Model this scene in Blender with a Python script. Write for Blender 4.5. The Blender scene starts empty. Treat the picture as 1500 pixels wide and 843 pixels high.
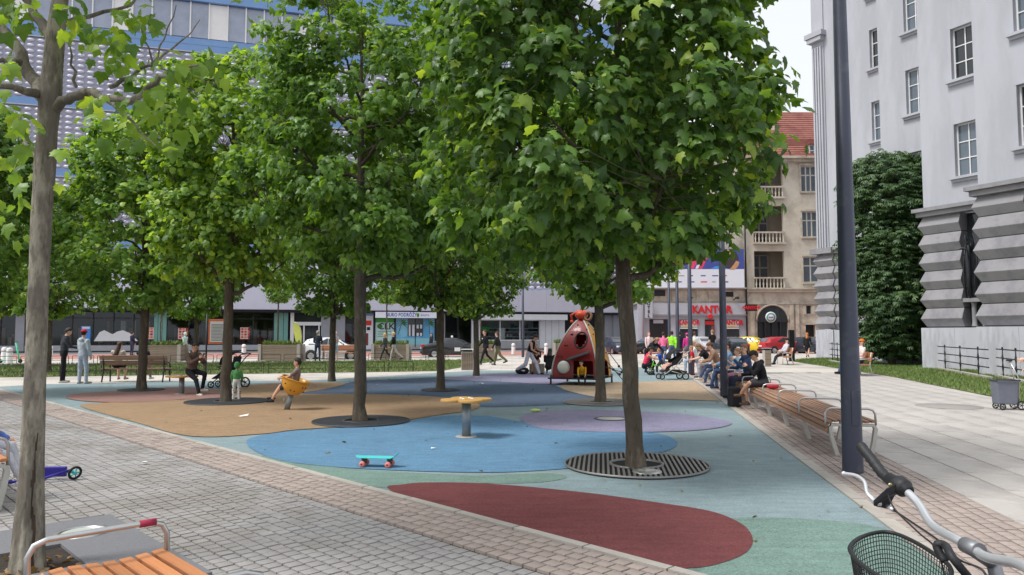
import bpy, bmesh, math, random
import numpy as np
from mathutils import Vector, Matrix, Quaternion, noise as mnoise
R = math.radians
random.seed(7); np.random.seed(7)
scene = bpy.context.scene
C = scene.collection
# ------------------------------------------------------------------ camera
CAM_H = 1.6; F = 1083.0; HOR = 490.0
PITCH = math.atan((HOR - 421.5) / F)
cam = bpy.data.cameras.new('camera'); cam.sensor_width = 36.0; cam.lens = 36.0 * F / 1500.0
cam.clip_start = 0.05; cam.clip_end = 3000
camo = bpy.data.objects.new('camera', cam); C.objects.link(camo)
camo.location = (0, 0, CAM_H); camo.rotation_euler = (math.pi / 2 + PITCH, 0, 0)
scene.camera = camo
# ------------------------------------------------------------------ sky and sun: bright thin overcast
SUN_EL, SUN_AZ = R(58), R(-112)          # azimuth measured from +Y towards +X: light comes from the left, a little ahead
w = bpy.data.worlds.new('World'); scene.world = w; w.use_nodes = True
nt = w.node_tree; nt.nodes.clear()
sky = nt.nodes.new('ShaderNodeTexSky'); sky.sky_type = 'NISHITA'; sky.sun_disc = False
sky.sun_elevation = SUN_EL; sky.sun_rotation = SUN_AZ; sky.air_density = 1.0; sky.dust_density = 6.0; sky.ozone_density = 1.0
hs = nt.nodes.new('ShaderNodeHueSaturation'); hs.inputs['Saturation'].default_value = 0.35; hs.inputs['Value'].default_value = 1.0
cl = nt.nodes.new('ShaderNodeMixRGB'); cl.inputs[0].default_value = 0.6; cl.inputs[2].default_value = (10.4, 10.8, 11.5, 1)
bg = nt.nodes.new('ShaderNodeBackground'); bg.inputs['Strength'].default_value = 0.086
ow = nt.nodes.new('ShaderNodeOutputWorld')
nt.links.new(sky.outputs[0], hs.inputs['Color']); nt.links.new(hs.outputs[0], cl.inputs[1])
nt.links.new(cl.outputs[0], bg.inputs[0]); nt.links.new(bg.outputs[0], ow.inputs[0])
sd = bpy.data.lights.new('sun', 'SUN'); sd.energy = 1.9; sd.angle = R(14); sd.color = (1.0, 0.975, 0.93)
so = bpy.data.objects.new('sun', sd); C.objects.link(so)
sdir = Vector((math.sin(SUN_AZ) * math.cos(SUN_EL), math.cos(SUN_AZ) * math.cos(SUN_EL), math.sin(SUN_EL)))
so.rotation_euler = sdir.to_track_quat('Z', 'Y').to_euler(); so.location = sdir * 60
scene.view_settings.view_transform = 'Standard'; scene.view_settings.look = 'None'
scene.view_settings.exposure = 0.60; scene.view_settings.gamma = 1.0
scene.render.engine = 'CYCLES'

# ------------------------------------------------------------------ helpers
_cp, _sp = math.cos(PITCH), math.sin(PITCH)
def ray(px, py):
    x = (px - 750.0) / F; u = (421.5 - py) / F
    return Vector((x, _cp - u * _sp, _sp + u * _cp))
def G(px, py, z=0.0):                      # point of the plane z at a picture position of the survey photo
    r = ray(px, py); t = (z - CAM_H) / r.z
    return Vector((r.x * t, r.y * t, z))
def V(px, py, d):                          # point at depth d
    r = ray(px, py); t = d / r.y
    return Vector((r.x * t, d, CAM_H + r.z * t))

_mats = {}
def M(name, col, rough=0.7, var=0.12, scale=6.0, bump=0.0, bscale=80.0, metal=0.0, spec=0.4, rnd=0.0,
      col2=None, c2amt=0.5, c2scale=3.0, emis=0.0, coat=0.0, stretch=(1, 1, 1), trans=0.0):
    if name in _mats: return _mats[name]
    m = bpy.data.materials.new(name); _mats[name] = m; m.use_nodes = True
    n = m.node_tree; L = n.links; b = n.nodes['Principled BSDF']
    b.inputs['Roughness'].default_value = rough; b.inputs['Metallic'].default_value = metal
    b.inputs['Specular IOR Level'].default_value = spec
    if coat: b.inputs['Coat Weight'].default_value = coat; b.inputs['Coat Roughness'].default_value = 0.08
    if trans: b.inputs['Transmission Weight'].default_value = trans
    c4 = (*col, 1); out = None
    tc = n.nodes.new('ShaderNodeTexCoord'); mp = n.nodes.new('ShaderNodeMapping')
    mp.inputs['Scale'].default_value = stretch
    L.new(tc.outputs['Object'], mp.inputs['Vector'])
    rgb = n.nodes.new('ShaderNodeRGB'); rgb.outputs[0].default_value = c4; out = rgb.outputs[0]
    if col2 is not None:
        t = n.nodes.new('ShaderNodeTexNoise'); t.inputs['Scale'].default_value = c2scale; t.inputs['Detail'].default_value = 5
        t.inputs['Roughness'].default_value = 0.65
        L.new(mp.outputs[0], t.inputs['Vector'])
        cr = n.nodes.new('ShaderNodeMapRange'); cr.inputs['From Min'].default_value = 0.62 - c2amt * 0.3; cr.inputs['From Max'].default_value = 0.72 - c2amt * 0.25
        L.new(t.outputs['Fac'], cr.inputs['Value'])
        mx = n.nodes.new('ShaderNodeMixRGB'); mx.inputs[2].default_value = (*col2, 1)
        L.new(cr.outputs[0], mx.inputs[0]); L.new(out, mx.inputs[1]); out = mx.outputs[0]
    if var:
        t = n.nodes.new('ShaderNodeTexNoise'); t.inputs['Scale'].default_value = scale; t.inputs['Detail'].default_value = 6
        t.inputs['Roughness'].default_value = 0.7
        L.new(mp.outputs[0], t.inputs['Vector'])
        mr = n.nodes.new('ShaderNodeMapRange'); mr.inputs['From Min'].default_value = 0.25; mr.inputs['From Max'].default_value = 0.75
        mr.inputs['To Min'].default_value = 1 - var; mr.inputs['To Max'].default_value = 1 + var
        L.new(t.outputs['Fac'], mr.inputs['Value'])
        mu = n.nodes.new('ShaderNodeMixRGB'); mu.blend_type = 'MULTIPLY'; mu.inputs[0].default_value = 1
        L.new(out, mu.inputs[1]); L.new(mr.outputs[0], mu.inputs[2]); out = mu.outputs[0]
    if rnd:
        at = n.nodes.new('ShaderNodeAttribute'); at.attribute_name = 'rnd'
        oi = n.nodes.new('ShaderNodeObjectInfo')
        ad = n.nodes.new('ShaderNodeMath'); ad.operation = 'ADD'; L.new(at.outputs['Fac'], ad.inputs[0]); L.new(oi.outputs['Random'], ad.inputs[1])
        fr = n.nodes.new('ShaderNodeMath'); fr.operation = 'FRACT'; L.new(ad.outputs[0], fr.inputs[0])
        mr = n.nodes.new('ShaderNodeMapRange'); mr.inputs['To Min'].default_value = 1 - rnd; mr.inputs['To Max'].default_value = 1 + rnd
        L.new(fr.outputs[0], mr.inputs['Value'])
        mu = n.nodes.new('ShaderNodeMixRGB'); mu.blend_type = 'MULTIPLY'; mu.inputs[0].default_value = 1
        L.new(out, mu.inputs[1]); L.new(mr.outputs[0], mu.inputs[2]); out = mu.outputs[0]
    L.new(out, b.inputs['Base Color'])
    if emis:
        L.new(out, b.inputs['Emission Color']); b.inputs['Emission Strength'].default_value = emis
    if bump:
        t = n.nodes.new('ShaderNodeTexNoise'); t.inputs['Scale'].default_value = bscale; t.inputs['Detail'].default_value = 4
        L.new(mp.outputs[0], t.inputs['Vector'])
        bp = n.nodes.new('ShaderNodeBump'); bp.inputs['Strength'].default_value = bump; bp.inputs['Distance'].default_value = 0.02
        L.new(t.outputs['Fac'], bp.inputs['Height']); L.new(bp.outputs[0], b.inputs['Normal'])
    return m

def tag(o, label=None, cat=None, group=None, kind=None):
    if label: o['label'] = label
    if cat: o['category'] = cat
    if group: o['group'] = group
    if kind: o['kind'] = kind
    return o
def link(o, parent=None):
    C.objects.link(o)
    if parent is not None: o.parent = parent
    return o
def thing(name, label, cat, loc=(0, 0, 0), rz=0.0, group=None):
    o = bpy.data.objects.new(name, None); C.objects.link(o); o.empty_display_size = 0.1
    o.location = loc; o.rotation_euler = (0, 0, rz); return tag(o, label, cat, group)
def copy_tree(o, parent=None):
    c = o.copy(); C.objects.link(c); c.parent = parent
    for ch in list(o.children): copy_tree(ch, c)
    return c

class MB:                                   # mesh builder
    def __init__(s): s.v = []; s.f = []; s.mi = []; s.cur = 0; s.smooth = []; s.sm = False
    def add(s, vs, fs):
        b = len(s.v); s.v.extend([tuple(v) for v in vs])
        for f in fs: s.f.append(tuple(i + b for i in f)); s.mi.append(s.cur); s.smooth.append(s.sm)
    def box(s, c, size, rz=0.0, rx=0.0, ry=0.0, m=None, taper=1.0):
        x, y, z = size[0] / 2, size[1] / 2, size[2] / 2; t = taper
        vs = [Vector(p) for p in ((-x, -y, -z), (x, -y, -z), (x, y, -z), (-x, y, -z), (-x * t, -y * t, z), (x * t, -y * t, z), (x * t, y * t, z), (-x * t, y * t, z))]
        mt = m if m is not None else (Matrix.Rotation(rz, 3, 'Z') @ Matrix.Rotation(ry, 3, 'Y') @ Matrix.Rotation(rx, 3, 'X'))
        vs = [mt @ v + Vector(c) for v in vs]
        s.add(vs, [(0, 3, 2, 1), (4, 5, 6, 7), (0, 1, 5, 4), (1, 2, 6, 5), (2, 3, 7, 6), (3, 0, 4, 7)]); return s
    def span(s, a, b):                      # axis aligned box between two corners
        a = Vector(a); b = Vector(b); return s.box((a + b) / 2, (abs(b.x - a.x), abs(b.y - a.y), abs(b.z - a.z)))
    def tube(s, pts, r, n=8, caps=True, closed=False):
        pts = [Vector(p) for p in pts]; k = len(pts)
        rs = list(r) if hasattr(r, '__len__') else [r] * k
        prev = None; rings = []
        for i, p in enumerate(pts):
            if closed: t = (pts[(i + 1) % k] - pts[i - 1])
            else: t = pts[min(i + 1, k - 1)] - pts[max(i - 1, 0)]
            t = t.normalized() if t.length > 1e-9 else Vector((0, 0, 1))
            if prev is None:
                a = Vector((0, 0, 1)) if abs(t.z) < 0.9 else Vector((1, 0, 0)); u = t.cross(a).normalized()
            else:
                u = prev - t * prev.dot(t); u = u.normalized() if u.length > 1e-6 else t.orthogonal().normalized()
            prev = u; v = t.cross(u)
            rings.append([p + (u * math.cos(2 * math.pi * j / n) + v * math.sin(2 * math.pi * j / n)) * rs[i] for j in range(n)])
        vs = [q for rg in rings for q in rg]; fs = []
        sm = s.sm; 
        for i in range(k - (0 if closed else 1)):
            i2 = (i + 1) % k
            for j in range(n):
                j2 = (j + 1) % n; fs.append((i * n + j, i * n + j2, i2 * n + j2, i2 * n + j))
        s.sm = True; s.add(vs, fs)
        if caps and not closed:
            s.sm = False; s.add(rings[0], [tuple(range(n))[::-1]]); s.add(rings[-1], [tuple(range(n))])
        s.sm = sm; return s
    def cyl(s, a, b, r0, r1=None, n=16): return s.tube([a, b], [r0, r0 if r1 is None else r1], n)
    def lathe(s, prof, n=24, c=(0, 0, 0), caps=False, m=None):
        vs = []; fs = []; c = Vector(c)
        for (r, z) in prof:
            for j in range(n):
                p = Vector((r * math.cos(2 * math.pi * j / n), r * math.sin(2 * math.pi * j / n), z))
                vs.append((m @ p if m is not None else p) + c)
        for i in range(len(prof) - 1):
            for j in range(n):
                j2 = (j + 1) % n; fs.append((i * n + j, i * n + j2, (i + 1) * n + j2, (i + 1) * n + j))
        sm = s.sm; s.sm = True; s.add(vs, fs); s.sm = sm
        if caps:
            k = len(prof); s.add(vs[:n], [tuple(range(n))[::-1]]); s.add(vs[(k - 1) * n:], [tuple(range(n))])
        return s
    def ell(s, c, r, n=12, k=8, m=None):
        c = Vector(c); vs = []; fs = []
        for i in range(k + 1):
            th = math.pi * i / k
            for j in range(n):
                ph = 2 * math.pi * j / n
                p = Vector((r[0] * math.sin(th) * math.cos(ph), r[1] * math.sin(th) * math.sin(ph), -r[2] * math.cos(th)))
                vs.append((m @ p if m is not None else p) + c)
        for i in range(k):
            for j in range(n):
                j2 = (j + 1) % n; fs.append((i * n + j, i * n + j2, (i + 1) * n + j2, (i + 1) * n + j))
        sm = s.sm; s.sm = True; s.add(vs, fs); s.sm = sm; return s
    def poly(s, pts, thick=None, axis=(0, 0, 1)):   # flat polygon, optionally extruded along -axis*thick
        pts = [Vector(p) for p in pts]; n = len(pts)
        if thick is None: s.add(pts, [tuple(range(n))])
        else:
            ax = Vector(axis).normalized() * thick; q = [p - ax for p in pts]
            s.add(pts, [tuple(range(n))]); s.add(q, [tuple(range(n))[::-1]])
            for i in range(n):
                j = (i + 1) % n; s.add([pts[i], q[i], q[j], pts[j]], [(0, 1, 2, 3)])
        return s
    def loft(s, rings, caps=True, closed=True):
        n = len(rings[0]); vs = [q for rg in rings for q in rg]; fs = []
        for i in range(len(rings) - 1):
            for j in range(n if closed else n - 1):
                j2 = (j + 1) % n; fs.append((i * n + j, i * n + j2, (i + 1) * n + j2, (i + 1) * n + j))
        s.add(vs, fs)
        if caps: s.add(rings[0], [tuple(range(n))[::-1]]); s.add(rings[-1], [tuple(range(n))])
        return s
    def mesh(s, name, mats, fixn=False):
        me = bpy.data.meshes.new(name); me.from_pydata(s.v, [], s.f)
        if not isinstance(mats, (list, tuple)): mats = [mats]
        for m in mats: me.materials.append(m)
        me.polygons.foreach_set('material_index', s.mi); me.polygons.foreach_set('use_smooth', s.smooth)
        if fixn:
            bm = bmesh.new(); bm.from_mesh(me); bmesh.ops.remove_doubles(bm, verts=bm.verts, dist=1e-5)
            bmesh.ops.recalc_face_normals(bm, faces=bm.faces); bm.to_mesh(me); bm.free()
        me.update(); return me
    def build(s, name, mats, parent=None, loc=(0, 0, 0), rz=0.0, bevel=0.0, fixn=True):
        me = s.mesh(name, mats, fixn)
        o = bpy.data.objects.new(name, me); link(o, parent); o.location = loc; o.rotation_euler = (0, 0, rz)
        if bevel:
            md = o.modifiers.new('bevel', 'BEVEL'); md.width = bevel; md.segments = 2; md.limit_method = 'ANGLE'; md.angle_limit = R(40)
        return o
def inst(me, name, parent, loc, rot=(0, 0, 0), scale=(1, 1, 1)):
    o = bpy.data.objects.new(name, me); link(o, parent); o.location = loc; o.rotation_euler = rot; o.scale = scale; return o
def text(body, size, mat, parent, loc, rot=(R(90), 0, 0), name='lettering', ext=0.01, align='CENTER', bold=0.0, sx=1.0):
    cu = bpy.data.curves.new(name, 'FONT'); cu.body = body; cu.size = size; cu.extrude = ext; cu.align_x = align; cu.align_y = 'CENTER'
    cu.offset = bold; cu.resolution_u = 2
    o0 = bpy.data.objects.new('tmp', cu); C.objects.link(o0)
    dg = bpy.context.evaluated_depsgraph_get(); me = bpy.data.meshes.new_from_object(o0.evaluated_get(dg))
    bpy.data.objects.remove(o0); me.materials.clear(); me.materials.append(mat)
    o = bpy.data.objects.new(name, me); link(o, parent); o.location = loc; o.rotation_euler = rot; o.scale = (sx, 1, 1); return o
def npmesh(name, verts, faces_flat, nper, mat, rnd=None, smooth=False):
    me = bpy.data.meshes.new(name); nv = len(verts); nf = len(faces_flat) // nper
    me.vertices.add(nv); me.vertices.foreach_set('co', np.asarray(verts, dtype=np.float32).ravel())
    me.loops.add(nf * nper); me.loops.foreach_set('vertex_index', np.asarray(faces_flat, dtype=np.int32))
    me.polygons.add(nf); me.polygons.foreach_set('loop_start', np.arange(0, nf * nper, nper, dtype=np.int32))
    if rnd is not None:
        a = me.attributes.new('rnd', 'FLOAT', 'POINT'); a.data.foreach_set('value', np.asarray(rnd, dtype=np.float32))
    me.materials.append(mat); me.update(calc_edges=True)
    me.polygons.foreach_set('use_smooth', [bool(smooth)] * nf)
    return me
def inside(poly, x, y):
    c = False; n = len(poly); j = n - 1
    for i in range(n):
        xi, yi = poly[i][0], poly[i][1]; xj, yj = poly[j][0], poly[j][1]
        if (yi > y) != (yj > y) and x < (xj - xi) * (y - yi) / (yj - yi) + xi: c = not c
        j = i
    return c
def smooth_closed(pts, k=6):                # Catmull-Rom through the points
    out = []; n = len(pts)
    for i in range(n):
        p0, p1, p2, p3 = pts[i - 1], pts[i], pts[(i + 1) % n], pts[(i + 2) % n]
        for j in range(k):
            t = j / k
            out.append(0.5 * ((2 * p1) + (p2 - p0) * t + (2 * p0 - 5 * p1 + 4 * p2 - p3) * t * t + (3 * p1 - p0 - 3 * p2 + p3) * t ** 3))
    return out
# ------------------------------------------------------------------ ground
def S(r, g, b):
    f = lambda c: (c / 255 / 12.92) if c / 255 <= 0.04045 else ((c / 255 + 0.055) / 1.055) ** 2.4
    return (f(r), f(g), f(b))
def v2(v): return Vector((v.x, v.y, 0))
A_ = (G(0, 570) - G(1020, 841)).normalized()            # along the left kerb, away
PL = G(1020, 841); B_ = Vector((A_.y, -A_.x, 0))         # across it, towards the play area
C_ = (G(1002, 547.5) - G(1302, 779)).normalized()        # along the right kerb, away
PR = G(1125, 640); E_ = Vector((C_.y, -C_.x, 0))         # across it, towards the right
GD = Vector((0.9587, 0.2845, 0)); GN = Vector((-0.2845, 0.9587, 0))   # along / behind the department store front
def isect(p, d, q, e):
    k = d.x * e.y - d.y * e.x; t = ((q.x - p.x) * e.y - (q.y - p.y) * e.x) / k; return p + d * t
APEX = isect(PL, A_, PR, C_)
def sheet(name, pts, z, mat, parent=None, kind='structure'):
    bm = bmesh.new(); vs = [bm.verts.new((p.x, p.y, z)) for p in pts]; f = bm.faces.new(vs)
    bmesh.ops.triangulate(bm, faces=[f]); bmesh.ops.recalc_face_normals(bm, faces=bm.faces)
    if sum(f.normal.z for f in bm.faces) < 0: bmesh.ops.reverse_faces(bm, faces=bm.faces)
    me = bpy.data.meshes.new(name); bm.to_mesh(me); bm.free(); me.materials.append(mat)
    o = bpy.data.objects.new(name, me); link(o, parent)
    if parent is None: o['kind'] = kind
    return o

m_ground = M('asphalt_grey', S(120, 118, 120), 0.9, 0.12, 1.5, bump=0.25, bscale=40)
sheet('ground', [Vector((-900, -300, 0)), Vector((900, -300, 0)), Vector((900, 1500, 0)), Vector((-900, 1500, 0))], -0.12, m_ground)

def spots(m, scale, thr, dark):             # trodden gum and drips
    n = m.node_tree; L = n.links; b = n.nodes['Principled BSDF']; src = b.inputs['Base Color'].links[0].from_socket
    tc = n.nodes.new('ShaderNodeTexCoord'); v = n.nodes.new('ShaderNodeTexVoronoi'); v.voronoi_dimensions = '2D'; v.inputs['Scale'].default_value = scale; L.new(tc.outputs['Object'], v.inputs['Vector'])
    mr = n.nodes.new('ShaderNodeMapRange'); mr.inputs['From Min'].default_value = thr * .6; mr.inputs['From Max'].default_value = thr; mr.inputs['To Min'].default_value = dark; mr.inputs['To Max'].default_value = 1; L.new(v.outputs['Distance'], mr.inputs['Value'])
    mu = n.nodes.new('ShaderNodeMixRGB'); mu.blend_type = 'MULTIPLY'; mu.inputs[0].default_value = 1; L.new(src, mu.inputs[1]); L.new(mr.outputs[0], mu.inputs[2]); L.new(mu.outputs[0], b.inputs['Base Color'])
def rubber(name, col):
    if name in _mats: return _mats[name]
    m = M(name, col, 0.93, 0.10, 1.3, bump=0.35, bscale=150, spec=0.2)
    n = m.node_tree; L = n.links; b = n.nodes['Principled BSDF']; src = b.inputs['Base Color'].links[0].from_socket
    tc = n.nodes.new('ShaderNodeTexCoord')
    def mul(scale, lo, hi, st=None, det=2):
        nonlocal src
        t = n.nodes.new('ShaderNodeTexNoise'); t.inputs['Scale'].default_value = scale; t.inputs['Detail'].default_value = det
        if st:
            mp = n.nodes.new('ShaderNodeMapping'); mp.inputs['Scale'].default_value = st; L.new(tc.outputs['Object'], mp.inputs[0]); L.new(mp.outputs[0], t.inputs['Vector'])
        else: L.new(tc.outputs['Object'], t.inputs['Vector'])
        mr = n.nodes.new('ShaderNodeMapRange'); mr.inputs['From Min'].default_value = 0.3; mr.inputs['From Max'].default_value = 0.7
        mr.inputs['To Min'].default_value = lo; mr.inputs['To Max'].default_value = hi; L.new(t.outputs['Fac'], mr.inputs['Value'])
        mu = n.nodes.new('ShaderNodeMixRGB'); mu.blend_type = 'MULTIPLY'; mu.inputs[0].default_value = 1
        L.new(src, mu.inputs[1]); L.new(mr.outputs[0], mu.inputs[2]); src = mu.outputs[0]
    mul(120, 0.70, 1.30)                     # rubber crumb
    mul(38, 0.86, 1.14, None, 3)
    mul(7, 0.93, 1.05, None, 8)              # scuffs and dirt
    mul(2.2, 0.90, 1.10, (1.0, 5.0, 1), 5)   # scuffed streaks
    L.new(src, b.inputs['Base Color']); spots(m, 1.6, .028, .72); spots(m, .45, .05, .86); return m
def GP(pts): return [G(x, y) for x, y in pts]
far_px = [(1002, 546), (940, 538), (870, 540), (807, 543), (705, 543), (645, 546), (570, 551), (447, 558), (355, 558), (250, 559), (137, 562), (67, 563), (0, 567)]
far_edge = GP(far_px)
KL = isect(PL, A_, far_edge[-1], GD); KR = isect(PR, C_, far_edge[0], Vector((1, 0, 0)))
play_poly = [APEX, KR] + far_edge[1:-1] + [KL]
m_teal = rubber('rubber_grey_teal', S(130, 147, 151))
play = sheet('play_surface', play_poly, 0.0, m_teal)
clip_pts = [(p.x, p.y) for p in play_poly]
patches = [
 ('rubber_patch_green', S(112, 136, 128), [(1060, 762), (1100, 759), (1180, 761), (1290, 774), (1500, 840), (1600, 960), (1000, 960), (1000, 835), (1060, 825), (1085, 800), (1085, 780)], 0.004),
 ('rubber_patch_green', S(112, 136, 128), [(385, 668), (440, 678), (500, 686), (600, 693), (700, 697), (800, 694), (830, 700), (780, 708), (650, 709), (568, 716), (480, 700), (400, 680)], 0.004),
 ('rubber_patch_red', S(110, 63, 64), [(571, 719), (590, 711), (630, 708), (720, 710), (850, 722), (960, 737), (1040, 750), (1085, 768), (1102, 788), (1096, 808), (1064, 824), (1010, 834), (900, 830), (700, 780)], 0.008),
 ('rubber_patch_blue', S(94, 131, 160), [(362, 652), (372, 641), (440, 631), (560, 624), (640, 611), (710, 610), (760, 618), (855, 631), (917, 633), (965, 636), (991, 647), (985, 658), (955, 667), (890, 680), (823, 688), (730, 693), (640, 692), (560, 689), (490, 685), (425, 678), (385, 667)], 0.008),
 ('rubber_patch_tan', S(152, 127, 101), [(118, 596), (150, 591), (230, 588), (300, 583), (355, 566), (430, 561), (503, 562), (480, 570), (440, 577), (490, 578), (560, 579), (632, 582), (690, 589), (703, 595), (690, 602), (640, 609), (590, 617), (500, 626), (430, 631), (380, 637), (280, 640), (200, 620)], 0.012),
 ('rubber_patch_salmon', S(146, 114, 107), [(96, 582), (120, 577), (200, 572), (260, 568), (320, 572), (350, 578), (330, 583), (270, 586), (210, 590), (150, 590), (110, 587)], 0.016),
 ('rubber_patch_navy', S(80, 95, 115), [(438, 577), (470, 570), (502, 563), (530, 558), (575, 556), (650, 553), (720, 557), (800, 562), (822, 569), (850, 578), (905, 586), (870, 592), (795, 595), (732, 597), (703, 596), (690, 588), (632, 581), (560, 578), (490, 577)], 0.004),
 ('rubber_patch_purple', S(132, 129, 152), [(763, 615), (780, 605), (844, 601), (951, 604), (1020, 610), (1072, 620), (1036, 630), (951, 634), (855, 633), (790, 628)], 0.012),
 ('rubber_patch_purple', S(132, 129, 152), [(650, 556), (680, 551), (740, 548), (812, 549), (835, 556), (810, 563), (740, 560)], 0.008),
 ('rubber_patch_sand', S(170, 150, 126), [(822, 569), (840, 562), (937, 560), (1015, 559), (1060, 572), (1075, 590), (1050, 588), (942, 585), (900, 586), (855, 579)], 0.012),
]
def clip_poly(pts, p0, dirv, nrm):           # keep the side where nrm.(p-p0) >= 0
    out = []; n = len(pts)
    for i in range(n):
        a, b = pts[i], pts[(i + 1) % n]; da, db = nrm.dot(a - p0), nrm.dot(b - p0)
        if da >= 0: out.append(a)
        if (da >= 0) != (db >= 0): out.append(a + (b - a) * (da / (da - db)))
    return out
for nm, col, pts, z in patches:
    q = smooth_closed([G(x, y) for x, y in pts], 6)
    q = clip_poly(q, PL + B_ * 0.012, A_, B_); q = clip_poly(q, PR - E_ * 0.012, C_, -E_)
    sheet(nm, q, z, rubber(nm, col))
# ---- kerbs
def dist_cam(p): return math.hypot(p.x, p.y)
m_kerb = M('kerb_concrete', S(168, 162, 154), 0.85, 0.15, 5, bump=0.3, bscale=70, rnd=0.1)
def kerb(name, p0, d, nrm, length, wid, step):
    root = bpy.data.objects.new(name, None); C.objects.link(root); root['kind'] = 'structure'
    mb = MB(); mb.box((0, 0, -0.03), (step - 0.012, wid, 0.09), taper=0.992); me = mb.mesh('kerb_stone', m_kerb, True)
    rz = math.atan2(d.y, d.x); k = int(length / step)
    for i in range(k):
        p = p0 + d * (step * (i + 0.5)) - nrm * (wid / 2 + 0.002)
        inst(me, 'kerb_stone', root, (p.x, p.y, random.uniform(-0.002, 0.003)), (0, 0, rz + random.uniform(-.003, .003)))
LL = (KL - APEX).length; LR = (KR - APEX).length
kerb('kerb_left', APEX, A_, B_, LL, 0.085, 0.75)
kerb('kerb_right', APEX, C_, -E_, LR, 0.13, 0.75)

# ---- setts (small square pavers) and slabs, each laid as a block
def setts(name, p0, da, db, na, nb, la, lb, keep, mat, bedmat, bedpoly, n_single=300, gap=0.011, hj=0.0025, stag=True, piece='paver', z0=0.0):
    bed = sheet(name, bedpoly, z0 - 0.022, bedmat)
    L_ = []; rz = math.atan2(da.y, da.x)
    for j in range(nb):
        off = (0.5 if j % 2 else 0.0) if stag else random.random()
        off += random.uniform(-.08, .08)
        for i in range(na):
            p = p0 + da * ((i + 0.5 + off) * la) + db * ((j + 0.5) * lb)
            if keep(p): L_.append(p)
    vis = []
    for k, p in enumerate(L_):
        if p.y > 1.0:
            px = 750 + F * p.x / p.y; dz = p.y
            if -40 < px < 1540 and HOR + F * CAM_H / dz < 880: vis.append((dist_cam(p), k))
    vis.sort(); near = set(k for _, k in vis[:n_single])
    mb = MB(); mb.box((0, 0, -0.015), (la - gap, lb - gap, 0.03), taper=0.95); me1 = mb.mesh(piece, mat, True)
    base = np.array([v[:] for v in mb.v]); fc = np.array([(4, 5, 6, 7), (0, 1, 5, 4), (1, 2, 6, 5), (2, 3, 7, 6), (3, 0, 4, 7)])
    far = []; rn = []
    for k, p in enumerate(L_):
        z = z0 + random.uniform(-hj, hj); r = rz + random.uniform(-.012, .012)
        tx, ty = random.uniform(-.006, .006), random.uniform(-.006, .006)
        if k in near: inst(me1, piece, bed, (p.x, p.y, z), (tx, ty, r))
        else:
            c, s_ = math.cos(r), math.sin(r); q = base.copy()
            q[:, 2] += tx * q[:, 1] * 4 - ty * q[:, 0] * 4
            far.append(np.stack([q[:, 0] * c - q[:, 1] * s_ + p.x, q[:, 0] * s_ + q[:, 1] * c + p.y, q[:, 2] + z], 1)); rn.append(random.random())
    if far:
        nv = np.concatenate(far); n = len(far)
        ff = (fc[None] + (np.arange(n) * 8)[:, None, None]).ravel()
        me = npmesh(piece + '_field', nv, ff, 4, mat, np.repeat(rn, 8))
        o = bpy.data.objects.new(piece + '_field', me); link(o, bed); o['kind'] = 'stuff'
    return bed
m_sett = M('sett_grey', S(153, 150, 149), 0.85, 0.09, 30, bump=0.3, bscale=120, rnd=0.06, col2=S(136, 131, 127), c2scale=.5, c2amt=.5)
m_pink = M('sett_pink', S(164, 151, 143), 0.85, 0.10, 30, bump=0.3, bscale=120, rnd=0.08, col2=S(150, 136, 130), c2scale=2, c2amt=.5)
m_bed = M('joint_sand', S(48, 44, 42), 0.95, 0.2, 20, bump=0.4)
BW = 0.60                                   # width of the pink band on the left
k0 = PL - B_ * 0.087                        # outer edge of the kerb stones
g1 = k0 - B_ * BW                           # grey starts here
farline = far_edge[-1]
def side(p, q, n): return (p - q).dot(n)
keep_pink = lambda p: side(p, farline, GN) < -0.05 and p.y > 1.2
setts('paving_pink_left', k0 - B_ * (BW + 0.003) - A_ * 8, A_, B_, 330, 5, 0.128, BW / 5, keep_pink, m_pink, m_bed,
      [k0 - A_ * 9, isect(k0, A_, farline, GD), isect(g1, A_, farline, GD), g1 - A_ * 9])
def keep_grey(p):
    if side(p, farline, GN) > -0.05 or p.y < 1.6 or p.x < -24: return False
    px = 750 + F * p.x / max(p.y, .5)
    return px > -500
zw = 20
setts('paving_grey', g1 - A_ * 7 - B_ * zw, A_, B_, 290, int(zw / 0.116), 0.112, 0.116, keep_grey, m_sett, m_bed,
      [g1 - A_ * 9, isect(g1, A_, farline, GD), farline - GD * 30, Vector((-45, -4, 0)), Vector((-2, -8, 0))], stag=False)
# right band of pink setts under the benches and the slabs of the promenade
r0 = PR + E_ * 0.132; r1 = r0 + E_ * 1.02
YF = KR.y
setts('paving_pink_right', r0 - C_ * 9, C_, E_, 260, 9, 0.125, 1.02 / 9, lambda p: p.y < YF - .05 and p.y > 2.2, m_pink, m_bed,
      [r0 - C_ * 8, isect(r0, C_, KR, Vector((1, 0, 0))), isect(r1, C_, KR, Vector((1, 0, 0))), r1 - C_ * 8])
m_slab = M('slab_light', S(176, 171, 165), 0.8, 0.09, 2.5, bump=0.15, bscale=120, rnd=0.07, col2=S(158, 152, 148), c2scale=0.8, c2amt=.5)
spots(m_slab, 2.3, .035, .75)
m_bed2 = M('joint_grey', S(128, 122, 117), 0.95, 0.1, 20)
setts('promenade', r1 - C_ * 7, C_, E_, 50, 60, 0.95, 0.56, lambda p: p.y < YF - 0.3 and p.y > 2.0 and p.x < 32, m_slab, m_bed2,
      [r1 - C_ * 8, isect(r1, C_, KR, Vector((1, 0, 0))), Vector((40, YF, 0)), Vector((40, -3, 0))], gap=0.006, hj=0.001, stag=True, piece='slab', z0=-0.004)
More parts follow.
